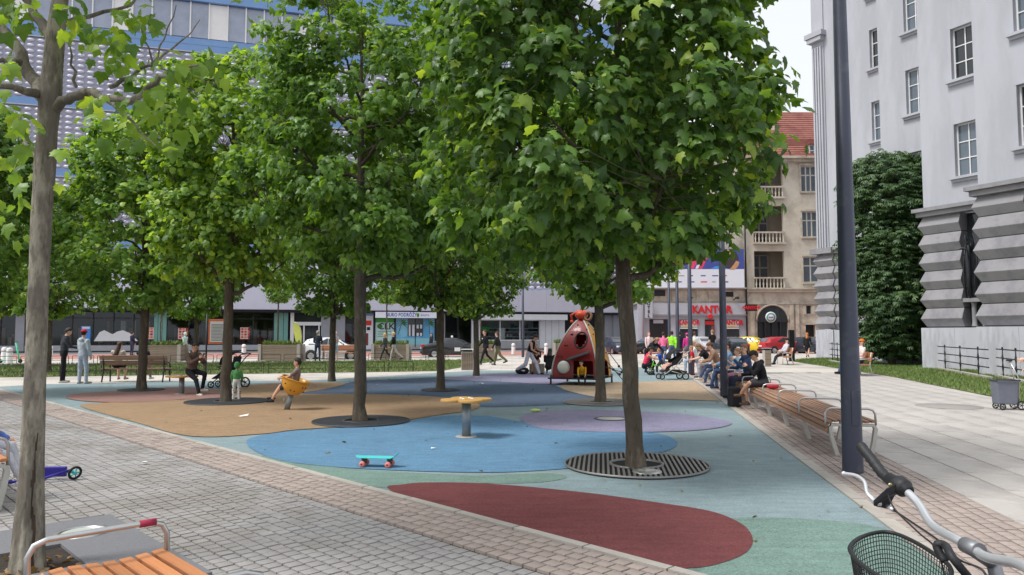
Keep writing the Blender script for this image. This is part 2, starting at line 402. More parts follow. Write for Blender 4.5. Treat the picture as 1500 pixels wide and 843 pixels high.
# far plaza paving: joints in the material, too far to tell the slabs apart
m_plaza = M('plaza_pale', S(196, 190, 182), 0.85, 0.08, 0.6, bump=0.1, bscale=30, col2=S(174, 168, 160), c2scale=.35, c2amt=.5)
n_ = m_plaza.node_tree; bk = n_.nodes.new('ShaderNodeTexBrick'); tcn = n_.nodes.new('ShaderNodeTexCoord')
bk.inputs['Scale'].default_value = 1.0; bk.inputs['Mortar Size'].default_value = 0.012; bk.inputs['Brick Width'].default_value = 1.0; bk.inputs['Row Height'].default_value = 0.6
bk.inputs['Color1'].default_value = (1, 1, 1, 1); bk.inputs['Color2'].default_value = (.93, .93, .93, 1); bk.inputs['Mortar'].default_value = (.6, .6, .6, 1)
mu_ = n_.nodes.new('ShaderNodeMixRGB'); mu_.blend_type = 'MULTIPLY'; mu_.inputs[0].default_value = 1
bs_ = n_.nodes['Principled BSDF']; src_ = bs_.inputs['Base Color'].links[0].from_socket
n_.links.new(tcn.outputs['Object'], bk.inputs['Vector']); n_.links.new(src_, mu_.inputs[1]); n_.links.new(bk.outputs['Color'], mu_.inputs[2]); n_.links.new(mu_.outputs[0], bs_.inputs['Base Color'])
pf = G(0, 527); pf_line = lambda x: pf + GD * ((x - pf.x) / GD.x)
sheet('plaza', [farline - GD * 40, KL] + far_edge[1:-1][::-1] + [KR, Vector((70, YF, 0)), pf_line(70), pf_line(-75)], -0.006, m_plaza)
m_cycle = M('cycle_red', S(168, 122, 112), 0.9, 0.1, 1.2, bump=0.15, bscale=40)
c2 = G(0, 520); c2_line = lambda x: c2 + GD * ((x - c2.x) / GD.x)
sheet('cycle_path', [pf_line(-75), pf_line(70), c2_line(70), c2_line(-75)], -0.010, m_cycle)
m_road = M('road_asphalt', S(112, 110, 112), 0.9, 0.12, 1.0, bump=0.3, bscale=50)
c3 = G(0, 515.5); c3_line = lambda x: c3 + GD * ((x - c3.x) / GD.x)
sheet('road', [c2_line(-75), c2_line(70), c3_line(70), c3_line(-75)], -0.09, m_road)
m_walk = M('sidewalk_grey', S(170, 168, 168), 0.85, 0.1, 0.8)
mb = MB(); mb.poly([(*c3_line(x).xy, 0.03) for x in (-75, 70)] + [(*(c3_line(x) + GN * 22).xy, 0.03) for x in (70, -75)], 0.14, (0, 0, 1))
mb.build('sidewalk', m_walk)['kind'] = 'structure'
bpy.data.objects['sidewalk']['kind'] = 'structure'

# ---- lawns
def lawn(name, pts, z, dens, h, label):
    m_soil = M('lawn_base', S(98, 110, 64), 0.95, 0.3, 3, bump=0.5, bscale=60, col2=S(120, 112, 70), c2scale=.9, c2amt=.45)
    m_bl = M('grass_blade', S(100, 122, 62), 0.7, 0.15, 3, rnd=0.4)
    base = sheet(name + '_bed', pts, z, m_soil)
    pl = [(p.x, p.y) for p in pts]; xs = [p[0] for p in pl]; ys = [p[1] for p in pl]
    n = int((max(xs) - min(xs)) * (max(ys) - min(ys)) * dens); P = []
    rng = np.random.default_rng(3)
    X = rng.uniform(min(xs), max(xs), n); Y = rng.uniform(min(ys), max(ys), n)
    ok = np.array([inside(pl, x, y) for x, y in zip(X, Y)]); X = X[ok]; Y = Y[ok]; n = len(X)
    an = rng.uniform(0, 6.28, n); hh = h * rng.uniform(.4, 1.2, n); wd = rng.uniform(.010, .022, n); ln = rng.uniform(0, .6, n) * hh; la = rng.uniform(0, 6.28, n)
    vs = np.zeros((n, 3, 3)); vs[:, 0] = np.stack([X - np.cos(an) * wd, Y - np.sin(an) * wd, np.full(n, z)], 1)
    vs[:, 1] = np.stack([X + np.cos(an) * wd, Y + np.sin(an) * wd, np.full(n, z)], 1); vs[:, 2] = np.stack([X + np.cos(la) * ln, Y + np.sin(la) * ln, z + hh], 1)
    me = npmesh(name, vs.reshape(-1, 3), np.arange(n * 3), 3, m_bl, np.repeat(rng.random(n), 3))
    o = bpy.data.objects.new('grass', me); C.objects.link(o); tag(o, label, 'grass', kind='stuff'); return base
gb0, gb1 = G(0, 553), G(0, 534.5)
ln0 = lambda x: gb0 + GD * ((x - gb0.x) / GD.x); ln1 = lambda x: gb1 + GD * ((x - gb1.x) / GD.x)
gr = G(690, 536)
lawn('lawn_strip', [ln0(-34), ln0(gr.x - 1.0), ln1(gr.x + 1.5), ln1(-45)], 0.012, 90, 0.10, 'strip of short green grass behind the low rail fence')
rl = [G(1162, 530), G(1300, 551), G(1456, 582), G(1560, 606), Vector((27, 21, 0)), Vector((25.5, 36, 0)), Vector((26, 48, 0)), G(1206, 525), G(1168, 527)]
lawn('lawn_wall', rl, 0.012, 160, 0.09, 'strip of short grass along the foot of the grey stone building')
# ------------------------------------------------------------------ buildings
m_glass = M('window_glass', (0.030, 0.036, 0.040), 0.06, 0.3, 0.7, spec=0.6)
m_glass2 = M('window_glass_sky', (0.10, 0.13, 0.16), 0.05, 0.25, 0.6, spec=0.8)
m_white = M('white_frame', S(226, 226, 226), 0.5, 0.05, 3)
m_gmetal = M('grey_metal', S(168, 170, 178), 0.45, 0.06, 2, metal=0.3)
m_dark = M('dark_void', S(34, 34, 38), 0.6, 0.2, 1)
def shop_glass():
    m = bpy.data.materials.new('shop_glass'); m.use_nodes = True; n = m.node_tree; n.nodes.clear(); L = n.links
    o = n.nodes.new('ShaderNodeOutputMaterial'); t = n.nodes.new('ShaderNodeBsdfTransparent'); t.inputs[0].default_value = (.72, .80, .80, 1)
    g = n.nodes.new('ShaderNodeBsdfGlossy'); g.inputs['Roughness'].default_value = 0.03; g.inputs['Color'].default_value = (.9, .95, 1, 1)
    f = n.nodes.new('ShaderNodeFresnel'); f.inputs['IOR'].default_value = 1.6
    x = n.nodes.new('ShaderNodeMixShader'); L.new(f.outputs[0], x.inputs[0]); L.new(t.outputs[0], x.inputs[1]); L.new(g.outputs[0], x.inputs[2]); L.new(x.outputs[0], o.inputs[0]); return m
m_sglass = shop_glass()

def holed_wall(mb, L, z0, z1, holes, depth, t0=0.0):
    # wall in local coords: along +x from t0 to L, front at y=0 facing -y; holes (x0,x1,z0,z1) get reveals going to +depth
    xs = sorted(set([t0, L] + [h[0] for h in holes] + [h[1] for h in holes])); zs = sorted(set([z0, z1] + [h[2] for h in holes] + [h[3] for h in holes]))
    xs = [x for x in xs if t0 <= x <= L]; zs = [z for z in zs if z0 <= z <= z1]
    for i in range(len(xs) - 1):
        for j in range(len(zs) - 1):
            cx, cz = (xs[i] + xs[i + 1]) / 2, (zs[j] + zs[j + 1]) / 2
            if any(h[0] < cx < h[1] and h[2] < cz < h[3] for h in holes): continue
            mb.add([(xs[i], 0, zs[j]), (xs[i + 1], 0, zs[j]), (xs[i + 1], 0, zs[j + 1]), (xs[i], 0, zs[j + 1])], [(0, 1, 2, 3)])
    for x0, x1, a, b in holes:
        mb.add([(x0, 0, a), (x1, 0, a), (x1, depth, a), (x0, depth, a)], [(0, 1, 2, 3)])
        mb.add([(x0, 0, b), (x0, depth, b), (x1, depth, b), (x1, 0, b)], [(0, 1, 2, 3)])
        mb.add([(x0, 0, a), (x0, depth, a), (x0, depth, b), (x0, 0, b)], [(0, 1, 2, 3)])
        mb.add([(x1, 0, a), (x1, 0, b), (x1, depth, b), (x1, depth, a)], [(0, 1, 2, 3)])
def window(parent, x0, x1, z0, z1, y, cols, rows, fr, glass, fw=0.08, sill=None, mw=0.05, rowfr=None):
    mb = MB()
    mb.span((x0, y, z0), (x0 + fw, y + .08, z1)).span((x1 - fw, y, z0), (x1, y + .08, z1))
    mb.span((x0 + fw, y, z0), (x1 - fw, y + .08, z0 + fw)).span((x0 + fw, y, z1 - fw), (x1 - fw, y + .08, z1))
    xi = [x0 + fw + (x1 - x0 - 2 * fw) * i / cols for i in range(cols + 1)]
    zi = [z0 + fw + (z1 - z0 - 2 * fw) * i / rows for i in range(rows + 1)] if rowfr is None else [z0 + fw + (z1 - z0 - 2 * fw) * q for q in rowfr]
    for x in xi[1:-1]: mb.span((x - mw / 2, y + .01, z0 + fw), (x + mw / 2, y + .07, z1 - fw))
    for z in zi[1:-1]: mb.span((x0 + fw, y + .013, z - mw / 2), (x1 - fw, y + .067, z + mw / 2))
    w = mb.build('window', fr, parent)
    for i in range(cols):
        for j in range(len(zi) - 1):
            p = MB(); ti = random.uniform(-.01, .01)
            p.add([(xi[i], y + .05 + ti, zi[j]), (xi[i + 1], y + .05 - ti, zi[j]), (xi[i + 1], y + .05 - ti, zi[j + 1]), (xi[i], y + .05 + ti, zi[j + 1])], [(0, 1, 2, 3)])
            p.build('pane', glass, w, fixn=False)
    if sill:
        s = MB(); s.span((x0 - .15, -sill[0], z0 - sill[1]), (x1 + .15, y + .0, z0 - .003)); s.span((x0 - .1, -sill[0] * .55, z0 - sill[1] - .09), (x1 + .1, -.002, z0 - sill[1] - .002)); s.build('sill', sill[2], w)
    return w

# ---- department store across the road --------------------------------------------------------------
ST0 = Vector((-43, 69, 0)); ST_RZ = math.atan2(GD.y, GD.x)
def st(px, py, off=0.0):                    # local (x, z) of the store front plane (off = towards the camera)
    r = ray(px, py); p0 = ST0 - GN * off
    t = (p0 - Vector((0, 0, CAM_H))).dot(GN) / r.dot(GN); p = Vector((0, 0, CAM_H)) + r * t
    return (p - p0).dot(GD), p.z
store = thing('department_store', 'long department store with white dimpled metal cladding and blue glass bands across the road', 'building', ST0, ST_RZ)
XL, XR = -22.0, st(908, 500)[0]
m_clad = M('cladding_light', S(206, 208, 222), 0.4, 0.05, 1.5, metal=0.25)
m_fascia = M('fascia_metal', S(196, 198, 214), 0.45, 0.05, 0.7, metal=0.2)
m_blue = M('blue_glass_band', S(104, 143, 192), 0.15, 0.12, 0.3, spec=0.7)
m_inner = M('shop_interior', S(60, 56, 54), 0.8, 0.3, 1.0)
zc0 = st(300, 453, 1.4)[1]; zc1 = zc0 + 2.3
mb = MB(); mb.span((XR - .4, .4, 0.03), (XR, 6, zc0 - .26)); mb.build('end_wall', m_clad, store)
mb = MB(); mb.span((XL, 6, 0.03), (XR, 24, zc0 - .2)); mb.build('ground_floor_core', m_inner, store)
mb = MB(); mb.span((XL, 0.35, zc0 + .3), (XR, 24.2, 41)); mb.build('wall', m_clad, store)
mb = MB(); mb.span((XL, -1.4, zc0), (XR, 0.3, zc1)); cp = mb.build('canopy', m_fascia, store)
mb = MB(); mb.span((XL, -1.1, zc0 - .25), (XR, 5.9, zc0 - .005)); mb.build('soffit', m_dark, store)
x = XL
while x < XR:                                # seams between the fascia sheets: each sheet a panel
    x2 = min(x + 3.2, XR); p = MB(); p.span((x + .012, -1.425, zc0 + .05), (x2 - .012, -1.402, zc1 - .04)); p.build('fascia_panel', m_fascia, store); x = x2
# cladding bands with domes
za, zb = st(100, 146)[1], st(100, 57)[1]; per = (zb - za) + 0.75
bands = []; z = zb
while z - per > zc1: z -= per; 
z_lo = z
zz = zb
dome_rows = []
while zz > zc1 + .6:
    lo = max(zz - (zb - za), zc1 + .5); dome_rows.append((lo, zz)); zz -= per
for lo, hi in dome_rows:
    p = MB(); p.span((XL, 0.12, hi), (XR, 0.33, hi + .75)); p.build('blue_band', m_blue, store)
    p = MB(); p.span((XL, 0.02, hi - .08), (XR, 0.10, hi + .03)); p.build('trim', m_gmetal, store)
DX, DZ = 0.86, 0.53
dm = MB(); dm.ell((0, 0, 0), (0.36, 0.20, 0.17), 10, 6); dome_me = dm.mesh('dome', m_clad, True)
m_gap = M('cladding_shadow_gap', S(150, 152, 168), 0.5, 0.05, 2, metal=.2)
pos = []
for lo, hi in dome_rows:
    p = MB(); p.span((XL, 0.20, lo), (XR, 0.34, hi - .1)); p.build('cladding_panel', m_gap, store)
    z = hi - .12 - DZ / 2; r = 0
    while z > lo:
        x = XL + DX * .5
        while x < XR: pos.append((x, 0.19, z)); x += DX
        z -= DZ; r += 1
def st_px(x, z):
    p = ST0 + GD * x; return 750 + F * p.x / p.y, HOR - F * (z - CAM_H) / p.y
pr = []
for k, q in enumerate(pos):
    a, b = st_px(q[0], q[2])
    if -10 < a < 420 and -10 < b < 430: pr.append((b + 0.15 * a, k))
pr.sort(); near = set(k for _, k in pr[:300])
allv = []; bv = np.array([v[:] for v in dm.v]); bf = np.array(dm.f)
for k, q in enumerate(pos):
    if k in near: inst(dome_me, 'dome', store, q)
    else: allv.append(bv + np.array(q))
n = len(allv); me = npmesh('dome_field', np.concatenate(allv), (bf[None] + (np.arange(n) * len(bv))[:, None, None]).ravel(), 4, m_clad, smooth=True)
o = bpy.data.objects.new('dome_field', me); link(o, store); o['kind'] = 'stuff'
# top: blue band, ribbon windows, blue band
zt = st(230, 73)[1]; zt = zb
zw0, zw1 = st(230, 50)[1] + 0.0, st(230, -4)[1]
p = MB(); p.span((XL, 0.10, zb + .76), (XR, 0.32, zw0)); p.build('blue_band', m_blue, store)
p = MB(); p.span((XL, -0.25, zw1), (XR, 0.32, zw1 + 3.0)); p.build('blue_band', m_blue, store)
m_ribbon = M('ribbon_glass', S(150, 160, 178), 0.15, 0.2, 0.5, spec=.6)
x = XL; i = 0
while x < XR - 1.8:
    p = MB(); p.span((x + .06, 0.18, zw0 + .12), (x + 1.69, 0.30, zw1 - .05)); p.build('ribbon_pane', m_ribbon if i % 5 else m_white, store)
    p = MB(); p.span((x - .06, 0.02, zw0 + .02), (x + .06, 0.31, zw1 - .02)); p.build('mullion', m_white, store); x += 1.75; i += 1
# ---- shop fronts (local x from survey columns)
def X(px): return st(px, 490)[0]
def Z(py, px=400): return st(px, py)[1]
z0s = 0.03; zf = zc0 - .26
def slab(name, px0, px1, za_, zb_, y0, y1, mat, parent=store):
    p = MB(); p.span((X(px0), y0, za_), (X(px1), y1, zb_)); return p.build(name, mat, parent)
m_col = M('pillar_grey', S(150, 152, 160), 0.6, 0.08, 2)
m_teal_p = M('teal_panel', S(110, 160, 150), 0.3, 0.12, 1.5, spec=.6)
m_plinth = M('shop_plinth', S(170, 172, 176), 0.6, 0.08, 2)
m_shopwall = M('shop_white', S(214, 218, 224), 0.5, 0.05, 2)
for a, b in ((-40, -22), (24, 37), (470, 484), (485, 505), (641, 651), (897, 910)): slab('pillar', a, b, z0s, zf, -.35, .3, m_col)
def glazing(px0, px1, n, za_=0.55, zb_=None, y=0.0, fr=m_dark, glass=m_sglass, trans=None):
    zb_ = zb_ or zf; w = MB(); x0, x1 = X(px0), X(px1)
    for i in range(n + 1):
        xx = x0 + (x1 - x0) * i / n; w.span((xx - .05, y - .05, za_), (xx + .05, y + .05, zb_))
    w.span((x0 + .05, y - .04, zb_ - .08), (x1 - .05, y + .04, zb_ - .002)); w.span((x0 + .05, y - .04, za_), (x1 - .05, y + .04, za_ + .1))
    if trans: w.span((x0 + .05, y - .035, trans), (x1 - .05, y + .035, trans + .07))
    o = w.build('window_frame', fr, store)
    for i in range(n):
        g = MB(); a = x0 + (x1 - x0) * i / n + .05; b = x0 + (x1 - x0) * (i + 1) / n - .05
        g.add([(a, y, za_ + .1), (b, y, za_ + .1), (b, y, zb_ - .08), (a, y, zb_ - .08)], [(0, 1, 2, 3)]); g.build('pane', glass, o, fixn=False)
    slab('plinth', px0, px1, z0s, za_ - .003, y - .08, y + .25, m_plinth)
glazing(-22, 24, 2); glazing(37, 75, 1); glazing(75, 225, 5, trans=3.1); glazing(244, 401, 5, trans=3.1)
for a, b in ((225, 244), (401, 422)):
    for k in range(3): slab('teal_panel', a + (b - a) * k / 3 + .3, a + (b - a) * (k + 1) / 3 - .3, z0s, zf, -.10, .06, m_teal_p)
glazing(505, 533, 2)
glazing(651, 690, 2)
# interior furniture glimpsed through the glass
rng = random.Random(5)
cols = [S(92, 60, 48), S(70, 78, 84), S(120, 96, 70), S(60, 90, 80), S(150, 60, 50), S(170, 165, 150)]
for px in list(range(-16, 224, 9)) + list(range(248, 400, 8)) + list(range(508, 532, 7)):
    mm = M('fitting_%d' % (px % 6), cols[px % 6], 0.7, 0.3, 4)
    zt_ = rng.choice([1.3, 1.6, 2.2, 2.9]); yy = rng.uniform(1.0, 3.5)
    slab('shop_fitting', px, px + rng.uniform(3, 8), z0s + .001, zt_, yy, yy + .6, mm)
# entrance with white frame
m_door = M('door_glass', S(44, 48, 52), 0.08, 0.3, 1, spec=.6)
e = thing('x', None, None); bpy.data.objects.remove(e)
mb = MB(); ex0, ex1 = X(425), X(470); zl = st(440, 472)[1]
mb.span((ex0, -.3, z0s), (ex0 + .35, .2, zf)).span((ex0 + .35, -.3, zl - .35), (ex1, .2, zl)).span((X(444), -.25, z0s), (X(444) + .14, .15, zl - .353)).span((X(466), -.25, z0s), (X(466) + .14, .15, zl - .353))
ent = mb.build('entrance_frame', m_white, store)
for a, b in ((430.5, 443.5), (446.5, 455.5), (456, 465.5)):
    p = MB(); p.span((X(a), 0.0, z0s), (X(b), .06, zl - .36)); p.build('door', m_door, ent)
slab('transom_panel', 430.5, 470, zl + .003, zf, .0, .1, m_glass)
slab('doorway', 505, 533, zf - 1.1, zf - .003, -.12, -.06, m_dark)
# pillar covered with posters
slab('poster_pillar', 533, 546, z0s, zf, -.3, .2, m_shopwall)
m_red = M('sign_red', S(206, 52, 40), 0.5, 0.08, 4); m_black = M('sign_black', S(30, 30, 34), 0.5, 0.1, 4)
m_maroon = M('poster_maroon', S(120, 50, 52), 0.6, 0.2, 3)
slab('poster', 535.5, 543.4, Z(477, 540), Z(470, 540), -.33, -.305, m_red); slab('poster', 537, 541.5, Z(484, 540), Z(479.5, 540), -.33, -.305, m_black); slab('poster', 534, 539, Z(506, 540), Z(488.5, 540), -.33, -.305, m_maroon)
slab('blue_sign', 533, 547, Z(463, 540), Z(457.5, 540), -.34, -.306, m_blue)
# travel agency: white sign board, green and sky-blue window
m_agw = M('agency_white', S(222, 226, 236), 0.5, 0.04, 2); m_sky = M('agency_sky_blue', S(96, 172, 222), 0.3, 0.10, 0.6, col2=S(140, 205, 235), c2scale=.5, c2amt=.6)
m_aqua = M('agency_aqua', S(146, 208, 224), 0.3, 0.08, 0.6); m_grn = M('agency_green', S(70, 172, 66), 0.4, 0.08, 1); m_pale = M('agency_pale', S(196, 228, 226), 0.4, 0.05, 1)
m_navy = M('lettering_navy', S(50, 84, 164), 0.5, 0.05, 2); m_leafg = M('print_palm_green', S(64, 128, 40), 0.5, 0.3, 4)
za_, zb_ = Z(466.5, 590), Z(458, 590)
sb = slab('sign_board', 547.5, 639, za_, zb_, -1.38, -1.2, m_agw)
text('BIURO PODRÓŻY', 0.52, m_navy, sb, (X(585), -1.385, (za_ + zb_) / 2), ext=.004, bold=.012, sx=.78)
text('biuro', 0.42, m_navy, sb, (X(619), -1.385, (za_ + zb_) / 2 + .02), ext=.004, sx=1.0)
p = MB(); p.ell((X(609), -1.385, (za_ + zb_) / 2), (.14, .01, .22)); p.build('emblem', m_leafg, sb)
fr = slab('shop_frame', 547.5, 549.5, z0s, za_ - .003, -.2, .1, m_dark); slab('shop_frame', 577.3, 579.3, z0s, za_ - .003, -.2, .1, m_dark); slab('shop_frame', 636.5, 640.5, z0s, za_ - .003, -.2, .1, m_dark)
gpan = slab('window_print', 549.7, 577.1, Z(503, 560), Z(472.7, 560), -.06, .04, m_pale)
slab('window_print', 549.7, 577.1, Z(472.5, 560), za_ - .006, -.06, .04, m_grn); slab('window_print', 549.7, 577.1, .5, Z(503.2, 560), -.06, .04, m_grn)
text('CLK', 0.95, m_black, gpan, (X(565.5), -.065, Z(478.8, 560)), ext=.002, bold=.015)
p = MB(); p.ell((X(556), -.062, Z(478.5, 560)), (.28, .008, .24)); p.ell((X(557.5), -.062, Z(479.3, 560)), (.2, .008, .14)); p.build('emblem', m_leafg, gpan)
for k in range(4): p = MB(); p.span((X(553), -.064, Z(486 + k * 2.6, 560)), (X(573 - k % 2 * 5), -.061, Z(485.2 + k * 2.6, 560))); p.build('print_line', m_leafg, gpan)
bpan = slab('window_print', 579.5, 636.3, Z(495.5, 600), za_ - .006, -.06, .04, m_sky); slab('window_print', 579.5, 636.3, .5, Z(495.7, 600), -.06, .04, m_aqua)
for cx in (588, 628):
    p = MB(); bx_, bz_ = X(cx), Z(474.5, 600)
    for k in range(11):
        an = -0.5 + k * 4.2 / 10; l = .75; p.poly([(bx_, -.066, bz_), (bx_ + l * .5 * math.cos(an) - .09 * math.sin(an), -.066, bz_ + l * .5 * math.sin(an) + .09 * math.cos(an)), (bx_ + l * math.cos(an), -.066, bz_ + l * math.sin(an) - .15), (bx_ + l * .5 * math.cos(an), -.066, bz_ + l * .5 * math.sin(an) - .06)])
    p.build('palm_print', m_leafg, bpan)
    p = MB(); p.tube([(bx_, -.062, bz_), (bx_ + (.1 if cx > 600 else -.35), -.062, bz_ - 1.1)], .035, 6); p.build('palm_trunk_print', M('print_trunk', S(110, 96, 60), .6), bpan)
dd = slab('agency_door', 597, 619.5, Z(493, 608), za_ - .01, -.10, -.065, m_door)
for (a, b, c, d) in ((598.5, 601, 476, 493), (603.5, 607, 476, 493), (610, 613, 476, 482), (615, 618, 476, 482), (610, 613, 488, 493), (615, 618, 488, 493)):
    p = MB(); p.span((X(a), -.125, Z(d, 608) + .04), (X(b), -.103, Z(c, 608))); p.build('notice', m_agw, dd)
slab('door_stile', 607.6, 608.6, Z(509, 608), za_ - .015, -.14, -.127, m_dark)
slab('plinth', 547.5, 640.5, z0s, .497, -.12, .2, m_plinth)
# white fronted shop with display windows
zw = Z(469, 740); sg = slab('shop_fascia', 690, 825.5, zw, zf, -1.3, .1, m_shopwall)
for a, b in ((690, 703), (790, 826)): slab('shop_wall_panel', a, b, z0s, zw - .003, -.3, .1, m_shopwall)
for a, b in ((797.5, 798.2), (806.5, 807.2), (817, 817.7)): slab('panel_joint', a, b, z0s, zw - .004, -.305, -.301, m_gmetal)
glazing(703, 790, 3, za_=.9, zb_=zw - .003, fr=m_white)
bw = slab('display_back_wall', 703, 790, .5, zw, 2.2, 2.3, M('display_wall', S(190, 206, 200), .7, .1, 1))
for k in range(46):
    px = rng.uniform(704, 788); zz = rng.choice([.9, .9, 1.35, 1.35, 1.9, 2.3]); c_ = rng.choice([S(30, 32, 36), S(60, 66, 76), S(40, 60, 90), S(110, 70, 64), S(160, 150, 130), S(230, 230, 230)])
    p = MB(); x_ = X(px); hh = rng.uniform(.22, .45); yy = .25 + (k % 7) * .25; p.span((x_, yy, zz + .004), (x_ + rng.uniform(.25, .6), yy + .2, zz + hh)); p.build('merchandise', M('goods_%d' % (k % 6), c_, .6, .2, 5), store)
for zz in (.9, 1.35, 1.9, 2.3): slab('display_shelf', 704, 789, zz - .06, zz, .2, 2.1, m_shopwall)
slab('display_poster', 731, 740, Z(498, 735), Z(481, 735), .06, .09, m_white); slab('display_poster', 706, 717, Z(486, 712), Z(479, 712), .06, .09, m_grn)
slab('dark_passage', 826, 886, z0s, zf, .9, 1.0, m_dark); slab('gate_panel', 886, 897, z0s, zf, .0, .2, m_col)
for (a, b, c, d, nm) in ((119, 133, 502, 478, 'blue'), (214, 228, 497, 480, 'red'), (261, 272, 497, 481, 'red'), (352, 364, 497, 480, 'red')):
    q = slab('window_poster', a, b, Z(c, a), Z(d, a), -.09, -.06, M('poster_blue', S(64, 140, 220), .5, .1, 1) if nm == 'blue' else M('poster_rose', S(226, 196, 190), .5, .1, 2))
    if nm == 'blue':
        p = MB(); p.span((X(a) + .08, -.095, Z(d + 4, a)), (X(b) - .08, -.091, Z(d + 1, a))); p.build('print_band', m_white, q)
    else:
        for i in range(4):
            for j in range(3):
                p = MB(); p.span((X(a) + .08 + j * .3, -.096, Z(c, a) + .08 + i * .27), (X(a) + .30 + j * .3, -.091, Z(c, a) + .28 + i * .27)); p.build('print_block', M('print_%d' % ((i + j) % 3), [S(190, 60, 50), S(200, 120, 60), S(150, 40, 44)][(i + j) % 3], .5), q)
# white wave painted as a reflection of parasols on the restaurant glass
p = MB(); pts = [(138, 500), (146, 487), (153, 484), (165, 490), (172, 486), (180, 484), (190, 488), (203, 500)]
p.poly([(X(a), -.07, Z(b, 160)) for a, b in pts]); p.build('window_reflection', m_white, store)

# ---- right exchange building and old tenement ------------------------------------------------------
DK = 72.0
def kx(px): return V(px, 490, DK).x
def kz(py): return V(1000, py, DK).z
KX0 = kx(938); m_kgrey = M('exchange_grey', S(176, 180, 190), 0.6, 0.07, 1.5); m_stone = M('old_stone', S(188, 180, 166), 0.85, 0.14, 1.2, bump=.2, bscale=15, col2=S(162, 153, 140), c2scale=.8, c2amt=.5)
m_stone2 = M('old_plaster', S(196, 188, 174), 0.85, 0.10, 0.8, bump=.15, bscale=10, col2=S(178, 169, 154), c2scale=.5, c2amt=.4)
m_iron = M('dark_iron', S(40, 42, 48), 0.5, 0.15, 8)
def kbox(parent, name, px0, px1, py0, py1, y0, y1, mat, zlow=None):
    za_, zb_ = (kz(py1) if zlow is None else zlow), kz(py0)
    p = MB(); p.span((kx(px0), DK + y0, za_), (kx(px1), DK + y1, zb_)); return p.build(name, mat, parent)
kan = thing('exchange_building', 'low grey shop front with red exchange lettering under a big billboard', 'building', (0, 0, 0))
kbox(kan, 'wall', 938, 1094.2, 225, 444, 0.0, 14, m_stone)
kbox(kan, 'shop_wall', 943, 1094.2, 443.9, 515, 0.02, 12, m_kgrey, zlow=.03)
kbox(kan, 'pilaster', 934, 944, 425, 515, -.25, 0.0, m_kgrey, zlow=.03)
sgn = kbox(kan, 'sign_board', 956, 1092, 444.5, 461, -.25, 0.0, m_kgrey)
kbox(kan, 'trim', 950, 1093, 461.3, 462.5, -.32, 0.01, m_gmetal)
kbox(kan, 'cornice', 945, 1093.5, 421.5, 424, -.35, -.002, m_stone)
for i in range(8): kbox(kan, 'stone_panel', 949 + i * 18, 965 + i * 18, 426, 442, -.06, -.003, m_stone)
kbox(kan, 'vent', 959, 975, 425.5, 434, -.1, -.062, m_dark); kbox(kan, 'vent', 1062, 1075, 428, 435, -.1, -.062, m_dark)
m_kred = M('letter_red', S(206, 40, 48), 0.45, 0.05, 2)
text('KANTOR', 1.02, m_kred, sgn, ((kx(1015) + kx(1069.6)) / 2, DK - .30, kz(454.3)), ext=.04, bold=.035, sx=.92)
p = MB()
for k in range(5):
    an = k * 1.2566; p.ell((kx(1039.5) + .17 * math.cos(an), DK - .35, kz(464.2) + .13 * math.sin(an)), (.15, .05, .13), 8, 6)
p.build('emblem', m_kred, sgn)
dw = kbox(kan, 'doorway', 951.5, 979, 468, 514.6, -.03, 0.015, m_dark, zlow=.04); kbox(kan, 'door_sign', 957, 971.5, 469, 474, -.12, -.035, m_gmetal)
for a, b in ((996, 1022), (1062.6, 1082.7)):
    w_ = kbox(kan, 'window', a, b, 468.5, 507, -.06, .015, m_glass); q = kbox(w_, 'sign_panel', a + .6, b - .6, 469, 480, -.14, -.065, m_kgrey)
    text('KANTOR', .62, m_kred, q, ((kx(a) + kx(b)) / 2, DK - .15, kz(473)), ext=.01, bold=.03, sx=.8); kbox(q, 'print_band', a + 2, b - 4, 477, 478.6, -.16, -.142, M('yellow_print', S(226, 190, 60), .5)); kbox(w_, 'blind', a + .3, b - .3, 480.4, 482, -.12, -.062, m_white)
kd = kbox(kan, 'door', 1032.6, 1046.5, 468.5, 514.6, -.07, .015, m_glass, zlow=.04); kbox(kd, 'sign_panel', 1033, 1046, 471, 476, -.12, -.072, m_kred); kbox(kd, 'door_frame', 1042, 1046.5, 477, 514, -.13, -.073, M('door_brown', S(116, 74, 66), .6), zlow=.04)
bx_ = kbox(kan, 'projecting_sign', 1088, 1105, 447, 456.5, -1.0, -.75, M('sign_box_dark', S(70, 30, 36), .5)); text('KANTOR', .42, m_kred, bx_, (kx(1096.5), DK - 1.01, kz(451.7)), ext=.005, bold=.02)
p = MB(); p.span((kx(1092.5), DK - .75, kz(452)), (kx(1093.5), DK - .01, kz(451.4))); p.build('bracket', m_iron, bx_)
vs = kbox(kan, 'vertical_sign', 943.6, 954.5, 437, 466.5, -.62, -.55, m_kgrey)
for i, ch in enumerate('HOTEL'): text(ch, .42, m_black, vs, (kx(949), DK - .63, kz(440 + i * 5.8)), ext=.005, bold=.015)
p = MB(); p.span((kx(948.6), DK - .55, kz(452)), (kx(949.4), DK - .26, kz(451))); p.build('bracket', m_iron, vs)
p = MB(); p.cyl((kx(941), DK - .35, .03), (kx(941), DK - .35, kz(380)), .07); p.build('downpipe', m_gmetal, kan); p = MB(); p.cyl((kx(1093.4), DK - .2, .03), (kx(1093.4), DK - .2, kz(232)), .08); p.build('downpipe', m_iron, kan)
for a in (1007.5, 1075.5):
    p = MB(); p.tube([(kx(a), DK - .05, kz(440)), (kx(a), DK - .5, kz(438)), (kx(a + 1.5), DK - .7, kz(437.2))], .05, 6); p.ell((kx(a + 2), DK - .75, kz(437)), (.24, .16, .13)); p.build('spotlight', m_iron, kan)
